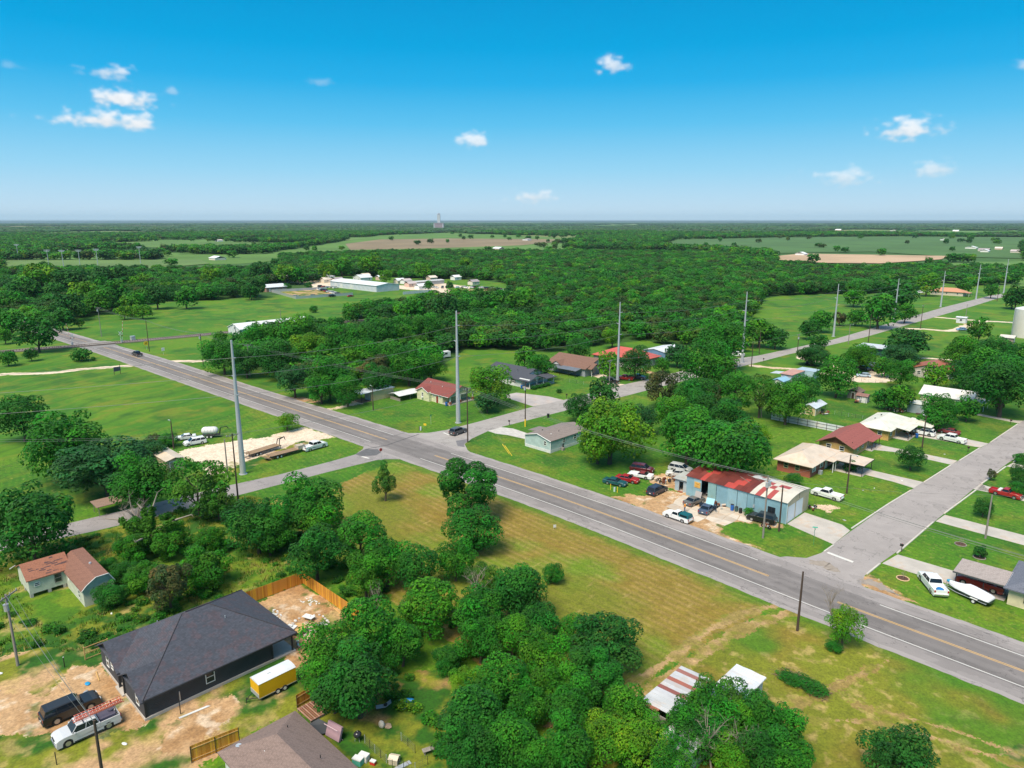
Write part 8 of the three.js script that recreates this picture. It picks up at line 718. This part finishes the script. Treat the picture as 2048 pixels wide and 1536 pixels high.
// ---------------------------------------------------------------- workshop clutter and a person
{
  const drum = (u, v, c, l, h = .9) => { const o = thing('drum', l, 'drum', u, v, 0); part('body', cyl(.3, .3, h, 0, 0, 0, 14), c, o); for (const y of [.3, .6]) part('hoop', (() => { const e = new THREE.TorusGeometry(.305, .02, 5, 16); e.rotateX(Math.PI / 2); e.translate(0, h * y / .9, 0); return e; })(), c, o); part('lid', cyl(.31, .31, .04, 0, h, 0, 14), M.dark, o); }; drum(68.5, 18.6, M.bluePlastic, 'blue drum against the workshop doors', 1.15); drum(69.3, 18.7, mat([.05, .1, .09], .6), 'dark green drum against the workshop doors'); drum(70.2, 18.5, M.black, 'black drum against the workshop wall'); 
  const r = rng(12), tyre = () => { const e = new THREE.TorusGeometry(.26, .11, 8, 16); e.rotateX(Math.PI / 2); return e; }; const heap = (u, v, n, l) => { const o = thing('engine_heap', l, 'junk', u, v, r() * 90); for (let i = 0; i < n; i++) { const k = i % 4, s = .25 + .35 * r(), g = k === 0 ? tyre() : k === 1 ? new THREE.BoxGeometry(s, s * .6, s * 1.3) : k === 2 ? new THREE.CylinderGeometry(s * .3, s * .3, s * 2, 8) : new THREE.BoxGeometry(s * 2, .05, s); g.rotateX(r() * 2); g.rotateZ(r() * 2); g.translate((r() - .5) * n * .22, .2 + r() * .7, (r() - .5) * n * .16); part(['tyre', 'engine_part', 'pipe', 'sheet_scrap'][k], g, [M.tyre, M.rust, M.steel, mat([.5, .4, .32], .8)][k], o); } };
  heap(66.4, 18.3, 10, 'heap of greasy engine parts by the workshop door'); heap(52.2, 22.4, 18, 'scattered car scrap between the navy minivan and the lean-to'); heap(53.4, 24.6, 14, 'pile of car scrap behind the lean-to'); heap(76.5, 15.6, 6, 'motor parts behind the black SUV'); heap(79, 29.2, 7, 'stack of wooden scrap at the back corner of the workshop'); heap(67.5, 114.6, 18, 'junk heap beside the blue-grey metal shed'); heap(69.6, 114.4, 10, 'bundled junk before the blue-grey metal shed'); heap(54.8, 97.4, 12, 'junk stored beside the yellow garden shed'); heap(51.2, 93.2, 5, 'rusty scrap at the front of the yellow garden shed'); heap(78, 92.6, 9, 'household clutter at the cream roofed house porch'); heap(57.2, 117.4, 6, 'leaning boards beside the grey garden shed');
  const sh2 = thing('potted_shrub', 'bright green bush against the workshop wall', 'bush', 71.8, 18.4); sh2.scale.set(.2, .17, .2); part('trunk', SHORT, BARK, sh2); part('crown', crown('b0n', () => shapes.b(NEAR, 0)), LEAF.i, sh2);
  // the person in the orange shirt behind the camper pickup
  const bones = { skin: [[[0, 1.5, 0], [0, 1.6, 0], .06, .055], [[0, 1.68, .01], [0, 1.74, 0], .1, .1], [[0, 1.63, .05], [0, 1.7, .06], .07, .08], [[0, 1.68, .11], [0, 1.665, .125], .018, .016], [[-.1, 1.68, 0], [-.105, 1.7, 0], .02, .02], [[.1, 1.68, 0], [.105, 1.7, 0], .02, .02], [[-.24, 1.18, .02], [-.2, 1.02, .22], .042, .03], [[.26, 1.2, .06], [.14, 1.42, .2], .042, .03], [[-.2, 1.02, .22], [-.195, .98, .29], .034, .03], [[.14, 1.42, .2], [.1, 1.49, .22], .034, .03]], shirt: [[[0, 1.02, 0], [0, 1.4, 0], .165, .175], [[-.13, 1.42, 0], [.13, 1.42, 0], .09, .09], [[-.18, 1.42, 0], [-.24, 1.18, .02], .07, .056], [[.18, 1.42, 0], [.26, 1.2, .06], .07, .056]], trousers: [[[-.08, .96, 0], [.08, .96, 0], .13, .13], [[-.09, .92, 0], [-.11, .5, .03], .095, .07], [[-.11, .5, .03], [-.12, .1, -.01], .07, .055], [[.09, .92, 0], [.12, .5, .05], .095, .07], [[.12, .5, .05], [.13, .1, .0], .07, .055]], shoes: [[[-.12, .06, -.05], [-.14, .05, .13], .05, .042], [[.13, .06, -.04], [.16, .05, .14], .05, .042]], hair: [[[0, 1.76, -.03], [0, 1.72, -.06], .1, .085], [[0, 1.79, .01], [0, 1.78, -.02], .088, .09]] };
  const mc = (list, lo, size, res) => { const q = new MarchingCubes(res, new THREE.MeshStandardMaterial(), false, false, 40000), f = q.field, P0 = new THREE.Vector3(); for (let k = 0; k < res; k++) for (let j = 0; j < res; j++) for (let i = 0; i < res; i++) { const x = lo[0] + size * i / res, y = lo[1] + size * j / res, z = lo[2] + size * k / res; let d = 9; for (const [a, b, ra, rb] of list) { const bx = b[0] - a[0], by = b[1] - a[1], bz = b[2] - a[2], t = clamp01(((x - a[0]) * bx + (y - a[1]) * by + (z - a[2]) * bz) / (bx * bx + by * by + bz * bz + 1e-9)), e = Math.hypot(x - a[0] - bx * t, y - a[1] - by * t, z - a[2] - bz * t) - lerp(ra, rb, t), h = clamp01(.5 + .5 * (e - d) / .03); d = lerp(e, d, h) - .03 * h * (1 - h); } f[i + j * res + k * res * res] = -d; } q.isolation = 0; q.update(); const n = q.count ?? q.geometry.drawRange.count, p = new Float32Array(n * 3), nn = new Float32Array(n * 3); for (let i = 0; i < n * 3; i++) { p[i] = lo[i % 3] + (q.positionArray[i] + 1) / 2 * size; nn[i] = q.normalArray[i]; } const g = new THREE.BufferGeometry(); g.setAttribute('position', new THREE.BufferAttribute(p, 3)); g.setAttribute('normal', new THREE.BufferAttribute(nn, 3)); g.computeVertexNormals(); return g; };
  const hand = (c, d, s) => [0, 1, 2, 3].map((i) => bar([c[0] + (i - 1.5) * .018, c[1], c[2]], [c[0] + (i - 1.5) * .02 + d[0] * [.065, .075, .07, .055][i], c[1] + d[1] * .07, c[2] + d[2] * .07], .0095, 5, .007)).concat([bar([c[0] + s * .03, c[1], c[2] - .03], [c[0] + s * .055 + d[0] * .03, c[1] + d[1] * .03, c[2] + d[2] * .02], .011, 5, .008)]);
  const o = thing('person', 'person in an orange shirt and blue jeans standing behind the camper pickup', 'person', 62.6, 11.9, -40), all = [...bones.skin, ...bones.shirt.map((b) => [b[0], b[1], b[2] - .02, b[3] - .02]), ...bones.trousers.map((b) => [b[0], b[1], b[2] - .02, b[3] - .02])]; part('body', [mc(all, [-.95, -.02, -.95], 1.9, 72), ...hand([-.195, .98, .3], [0, -.4, .9], 1), ...hand([.1, 1.5, .23], [-.3, .9, .2], 1)], mat([.35, .19, .12], .6), o); part('shirt', mc(bones.shirt, [-.95, -.02, -.95], 1.9, 64), mat([.78, .27, .02], .85), o); part('trousers', mc(bones.trousers, [-.95, -.02, -.95], 1.9, 64), mat([.07, .1, .17], .9), o); part('shoes', mc(bones.shoes, [-.95, -.02, -.95], 1.9, 64), M.black, o); part('hair', mc(bones.hair, [-.95, -.02, -.95], 1.9, 64), mat([.02, .014, .01], .8), o);
}
// ---------------------------------------------------------------- back yards by the dark house
{
  let o = thing('saw_table', 'slatted timber work table with white saw beside the dark house', 'table', 47.4, -57.4, 25); for (let i = 0; i < 8; i++) part('slat', B(-.8, -1 + i * .25, .78, .8, -1 + i * .25 + .22, .82), M.pine, o); for (const [a, b] of [[-.7, -.9], [.7, -.9], [-.7, .9], [.7, .9]]) part('leg', B(a - .05, b - .05, 0, a + .05, b + .05, .78), M.greywood, o); part('saw', [new THREE.BoxGeometry(1.3, .12, .9).translate(-.9, .95, .3), new THREE.BoxGeometry(.4, .25, .3).translate(-.9, 1.1, .3)], M.white, o); part('rail', B(-.8, -.9, .3, -.74, .9, .38), M.greywood, o);
  o = thing('painted_door', 'white door panel propped on trestles behind the saw table', 'panel', 45.4, -54.8, 20); part('panel', new THREE.BoxGeometry(1.6, .05, .9).translate(0, .5, 0), M.white, o); part('trestle', [bar([-.5, 0, -.3], [-.5, .48, 0], .03), bar([.5, 0, .3], [.5, .48, 0], .03), bar([-.5, 0, .3], [-.5, .48, 0], .03), bar([.5, 0, -.3], [.5, .48, 0], .03)], M.pine, o); part('bracket', new THREE.BoxGeometry(.3, .15, .2).translate(.1, .6, 0), M.trim, o);
  o = thing('lumber_pile', 'pile of pine boards behind the cedar fence', 'lumber', 47, -48, 15); for (let i = 0; i < 7; i++) part('board', B(-1.3 + (i % 3) * .2, -.3 + (i % 4) * .16, .02 + Math.floor(i / 4) * .08, 1.3 + (i % 2) * .3, -.16 + (i % 4) * .16, .08 + Math.floor(i / 4) * .08), i % 2 ? M.pine : mat([.6, .36, .2], .9, { map: wd }), o); o = thing('fence_board', 'loose pine board lying along the cedar fence', 'board', 45.2, -50.9, -4); part('board', B(0, -.07, .02, 2.4, .07, .06), M.pine, o); o = thing('fence_board', 'loose pine board leaning by the front of the dark house', 'board', 37.4, -78.2, -8); part('board', B(0, -.07, .06, 2.2, .07, .1), M.pine, o); o = thing('plywood_sheet', 'plywood sheet lying before the front porch', 'board', 45, -79.4, 40); part('sheet', B(-.6, -1.2, .03, .6, 1.2, .06), mat([.62, .42, .22], .9, { map: wd }), o);
  o = thing('stone_ring', 'ring of pale stones round grey rubble behind the dark house', 'stones', 46.6, -55.4); const r = rng(44); for (let i = 0; i < 22; i++) { const a = i * .29 - 1, R = 2.2 + r() * .3; const g = new THREE.DodecahedronGeometry(.13 + .1 * r()); g.scale(1.3, .7, 1); g.translate(Math.cos(a) * R, .08, Math.sin(a) * R); part(i ? 'stone_' + String(i).padStart(3, '0') : 'stone', g, i % 2 ? mat([.6, .58, .55], .9) : M.concrete, o); } const rub = []; for (let i = 0; i < 80; i++) { const a = r() * 6.28, R = Math.sqrt(r()) * 2, g = new THREE.TetrahedronGeometry(.05 + .09 * r()); g.translate(Math.cos(a) * R, .04, Math.sin(a) * R); rub.push(g); } const rm = part('rubble', rub, mat([.55, .56, .56], .95), o); rm.userData.kind = 'stuff';
  const lit = thing('plaster_rubble', 'scatter of white plaster rubble in the fenced dirt yard', 'rubble', 41.6, -54); { const g = []; for (let i = 0; i < 46; i++) { const e = new THREE.BoxGeometry(.12 + .25 * r(), .05, .1 + .16 * r()); e.rotateY(r() * 3); const k = i % 2; e.translate((r() - .5) * 2.6 + (k ? 0 : -.5), .04, (r() - .5) * 1.6 + (k ? -1.6 : 3.4)); g.push(e); } const m = part('pieces', g, M.white, lit); m.userData.kind = 'stuff'; }
  o = thing('bucket', 'white bucket on the patio edge of the dark house', 'bucket', 49.2, -58.6); part('pail', cyl(.14, .17, .36, 0, .0, 0, 12), M.white, o); part('handle', new THREE.TorusGeometry(.16, .01, 5, 14, Math.PI).translate(0, .36, 0), M.steel, o); o = thing('bucket', 'pale bucket lying by the patio post', 'bucket', 50.2, -58.9); part('pail', cyl(.14, .17, .36, 0, 0, 0, 12).rotateZ(1.4).translate(0, .16, 0), M.white, o); part('rim', new THREE.TorusGeometry(.17, .012, 5, 14).rotateY(1.57).translate(-.35, .2, 0), M.trim, o);
  o = thing('black_post', 'thin black post with white cap on the dirt yard', 'post', 33.7, -80.5); part('post', cyl(.05, .05, 1.3, 0, 0, 0, 6), M.black, o); part('cap', cyl(.06, .06, .08, 0, 1.3, 0, 6), M.white, o); o = thing('black_post', 'thin black post before the long wall of the dark house', 'post', 52.1, -74.2); part('post', cyl(.05, .05, 2.3, 0, 0, 0, 6), M.black, o); part('cap', cyl(.06, .06, .06, 0, 2.3, 0, 6), M.dark, o); for (const [u, v, l] of [[50.9, -85.6, 'black stake by the silver service pickup'], [61.8, -79.6, 'black stake at the end of the short cedar fence']]) { const q = thing('black_post', l, 'post', u, v); part('post', cyl(.045, .045, 1.4, 0, 0, 0, 6), M.black, q); part('cap', cyl(.05, .05, .05, 0, 1.4, 0, 6), M.dark, q); }
  o = thing('plastic_bag', 'blue plastic sheet on the ground before the dark house', 'litter', 39.2, -79.6); { const g = new THREE.IcosahedronGeometry(.35, 1); g.scale(1.2, .25, .8); g.translate(0, .08, 0); part('sheet', g, mat([.02, .28, .55], .5), o); } [[28.6, -86.6, .5], [29.6, -86.2, .35], [33.4, -87.2, .3], [40.6, -80.2, .3], [24.8, -72.6, .25], [52.6, -80, .3], [82.4, 45.8, .2], [83.6, 48.6, .2], [86.2, 57, .3], [85, 28.4, .28], [88, 82.2, .2]].forEach(([u, v, s], i) => { const q = thing('litter_scrap', 'small pale scrap of litter on the ground', 'litter', u, v, i * 40, 'scraps of litter'); const g = new THREE.IcosahedronGeometry(s, 1); g.scale(1.2, .22, .6); g.translate(0, .05, 0); part('scrap', g, i % 3 ? M.white : M.alu, q); });
  o = thing('pipe_bundle', 'white pipes lying along the wall of the dark house', 'pipes', 52.6, -74.6, 86); for (const k of [0, .1, .2]) part('pipe', bar([0, .05, k], [3 + k, .05, k + .1], .045), M.white, o);
  // brown house back yard
  o = thing('sun_lounger', 'grey folding lounger on the back yard grass', 'lounger', 67.1, -58.4, 60); part('seat', new THREE.BoxGeometry(1.0, .04, .6).translate(-.3, .3, 0), mat([.36, .39, .44], .7), o); part('backrest', new THREE.BoxGeometry(.8, .04, .6).rotateZ(.6).translate(.5, .5, 0), mat([.36, .39, .44], .7), o); for (const [x, z] of [[-.7, .27], [-.7, -.27], [.2, .27], [.2, -.27]]) part('leg', bar([x, 0, z], [x, .3, z], .02), M.dark, o); part('cushion', new THREE.SphereGeometry(.26, 10, 8).scale(1, .4, 1).translate(.25, .42, 0), M.black, o); const barrel = (u, v, a, c, R, L, l) => { const q = thing('plastic_barrel', l, 'barrel', u, v, a); part('body', new THREE.CapsuleGeometry(R, L, 4, 14).rotateZ(Math.PI / 2).translate(0, R, 0), c, q); part('band', [new THREE.TorusGeometry(R + .005, .02, 5, 16).rotateY(Math.PI / 2).translate(L * .25, R, 0), new THREE.TorusGeometry(R + .005, .02, 5, 16).rotateY(Math.PI / 2).translate(-L * .25, R, 0)], c, q); }; barrel(68.5, -55.9, 40, mat([.01, .18, .42], .4), .3, .5, 'blue plastic barrel lying on the back yard grass'); barrel(68.8, -56.9, 80, M.white, .19, .4, 'white drum lying in front of the blue barrel'); barrel(67.8, -56.5, 20, M.white, .2, .4, 'white drum lying behind the blue barrel');
  o = thing('mattress', 'pinkish mattress leaning beside the brown roofed house', 'mattress', 67.2, -64.6, 10); part('mattress', new THREE.BoxGeometry(2.0, 1.5, .25).rotateX(-.35).translate(0, .8, 0), mat([.42, .27, .32], .9, { map: gr }), o); part('piping', [bar([-1, .1, -.15], [1, .1, -.15], .04), bar([-1, 1.5, .42], [1, 1.5, .42], .04)].map((g) => g), mat([.6, .44, .48], .9), o); o = thing('dark_tarpaulin', 'dark grey tarpaulin spread beside the brown roofed house', 'tarpaulin', 64.8, -65, 0); part('sheet', slab([[-1.2, -.9, .12], [.9, -1, .25], [1.7, .4, .3], [.2, 1, .15], [-1, .6, .3]], .02), mat([.06, .065, .075], .7), o); o = thing('kettle_grill', 'shiny black kettle grill in the back yard', 'grill', 69.3, -63.2); part('bowl', new THREE.SphereGeometry(.42, 16, 12).scale(1, .85, 1).translate(0, .75, 0), mat([.03, .03, .035], .15), o); for (const a of [0, 2.1, 4.2]) part('leg', bar([Math.cos(a) * .3, 0, Math.sin(a) * .3], [Math.cos(a) * .22, .6, Math.sin(a) * .22], .02), M.steel, o); part('lid_handle', bar([-.08, 1.13, 0], [.08, 1.13, 0], .02), M.steel, o);
  const cooler = (u, v, c, lid, s, l) => { const q = thing('cooler_box', l, 'cooler', u, v, 20); part('body', new THREE.BoxGeometry(.8 * s, .5 * s, .5 * s).translate(0, .25 * s, 0), c, q); part('lid', new THREE.BoxGeometry(.84 * s, .1, .54 * s).translate(0, .55 * s, 0), lid, q); return q; }; cooler(72, -65, M.teal, M.white, 1.2, 'mint cooler box with white lid beside the brown roofed house'); cooler(72, -64.3, M.white, M.white, 1.2, 'white cooler box behind the mint cooler'); cooler(73.1, -64, M.red, M.white, .7, 'small red cooler with white lid in the back yard'); o = thing('dog_kennel', 'beige plastic dog kennel with dark opening', 'kennel', 74.4, -62.4, 30); part('body', new THREE.BoxGeometry(.9, .6, .8).translate(0, .3, 0), mat([.6, .5, .36], .7), o); part('roof', [slab([[-.5, -.45, .6], [.5, -.45, .6], [.5, 0, .82], [-.5, 0, .82]], .05), slab([[-.5, .45, .6], [-.5, 0, .82], [.5, 0, .82], [.5, .45, .6]], .05)], mat([.66, .56, .42], .7), o); part('doorway', new THREE.BoxGeometry(.03, .4, .35).translate(.46, .28, 0), M.dark, o); o = thing('grey_bench', 'weathered grey plank bench before the thicket', 'bench', 76, -58.8, 70); part('seat', new THREE.BoxGeometry(2.2, .06, .5).rotateX(.15).translate(0, .45, 0), M.greywood, o); for (const x of [-.9, .9]) part('leg', new THREE.BoxGeometry(.08, .42, .4).translate(x, .21, 0), M.greywood, o); o = thing('metal_sheet', 'pale grey panel lying in the wire pen', 'panel', 75.4, -62.1, 80); part('panel', new THREE.BoxGeometry(1.6, .05, .5).translate(0, .06, 0), M.alu, o); part('batten', new THREE.BoxGeometry(.06, .05, .5).translate(.5, .11, 0), M.greywood, o); o = thing('boulder', 'pale pointed boulder in the back yard', 'boulder', 69.4, -60.3); { const g = new THREE.DodecahedronGeometry(.4, 1); g.scale(1, 1.1, .7); g.translate(0, .35, 0); part('rock', g, mat([.62, .56, .48], .9), o); } o = thing('boulder', 'low brown rock beside the pale boulder', 'boulder', 69.8, -59.8); { const g = new THREE.DodecahedronGeometry(.42, 0); g.scale(1.2, .35, 1); g.translate(0, .1, 0); part('rock', g, mat([.4, .28, .19], .9), o); }  // kennel is solid: the dark doorway panel paints the shade inside
  o = thing('wooden_deck', 'striped red-brown plank deck behind the brown roofed house', 'deck', 61.6, -65.2); for (let i = 0; i < 9; i++) part(i ? 'deck_board_' + String(i).padStart(3, '0') : 'deck_board', B(-.9, i * .24, .3, 2, i * .24 + .15, .34), i % 2 ? mat([.3, .12, .08], .9, { map: wd }) : mat([.45, .24, .18], .9, { map: wd }), o); part('joist', [B(-.8, 0, 0, -.7, 2.1, .3), B(1.8, 0, 0, 1.9, 2.1, .3)], M.greywood, o);
  // brush pile on the open ground
  o = thing('brush_pile', 'long heap of cut branches and green vines', 'brush pile', 98.4, -22.3, -8); { const g1 = [], g2 = []; for (let i = 0; i < 420; i++) { const x = (r() - .5) * 6, z = (r() - .5) * 2.2, h = .9 * (1 - Math.abs(x) / 3.4) * (1 - Math.abs(z) / 1.5), y = r() * Math.max(.1, h), a = r() * 6.28, L = .4 + r() * .9; (i % 3 ? g1 : g2).push(bar([x, y, z], [x + Math.cos(a) * L, y + (r() - .4) * .5, z + Math.sin(a) * L], .012 + .014 * r(), 4, .006)); } part('twigs', g1, mat([.16, .09, .07], .95), o); part('twigs', g2, mat([.3, .22, .15], .95), o); const lg = leafCloud(1700, { leaves: 3000, size: .3, lobes: 22, lobe: .3, cy: 3.4, ry: 4, full: true, floor: .1 }); const q = part('vines', lg, LEAF.k, o); q.scale.set(.46, .13, .27); q.position.set(1.0, 0, .2); const q2 = part('vines', lg, LEAF.k, o); q2.scale.set(.34, .12, .24); q2.position.set(-1.2, 0, .75); }
  // edged planting rings on the lawns
  for (const [u, v, l] of [[102.3, 31.7, 'edged mulch ring with a bare stump on the lawn'], [105.6, 28.4, 'mulch ring under a young magnolia'], [99, 12.6, 'pale stone ring under a thin sapling by the drive']]) { const q = thing('planting_ring', l, 'planting ring', u, v); const e = new THREE.TorusGeometry(.85, .09, 5, 12); e.rotateX(Math.PI / 2); e.translate(0, .05, 0); part('edging', e, v < 20 ? mat([.62, .42, .24], .9) : M.greywood, q); part('mulch', new THREE.CylinderGeometry(.82, .86, .08, 16).translate(0, .04, 0), mat([.1, .05, .03], 1, { map: gr }), q); const tw = part('stem', bareGeo[0], BARE, q); tw.scale.set(.11, .14, .11); if (v > 20 && u > 104) { const c = part('leaves', crown('k0m', () => shapes.k(MID, 0)), LEAF.d, q); c.scale.set(.2, .2, .2); } } 
  { const q = thing('clipped_shrub', 'round clipped shrub on the lawn of the charcoal roofed house', 'bush', -13.6, 66.2); q.scale.set(.19, .15, .19); part('trunk', SHORT, BARK, q); part('crown', crown('b1n', () => shapes.b(NEAR, 1)), LEAF.d, q); for (let i = 0; i < 4; i++) { const h = thing('clipped_hedge', 'section of clipped hedge before the gabled porch', 'hedge', -22.6, 64.4 + i * 2.2, i * 50, 'clipped hedge before the gabled porch'); h.scale.set(.24, .13, .24); part('stems', SHORT, BARK, h); part('foliage', crown('b2n', () => shapes.b(NEAR, 2)), LEAF.b, h); } }
}
renderer.render(scene, camera);
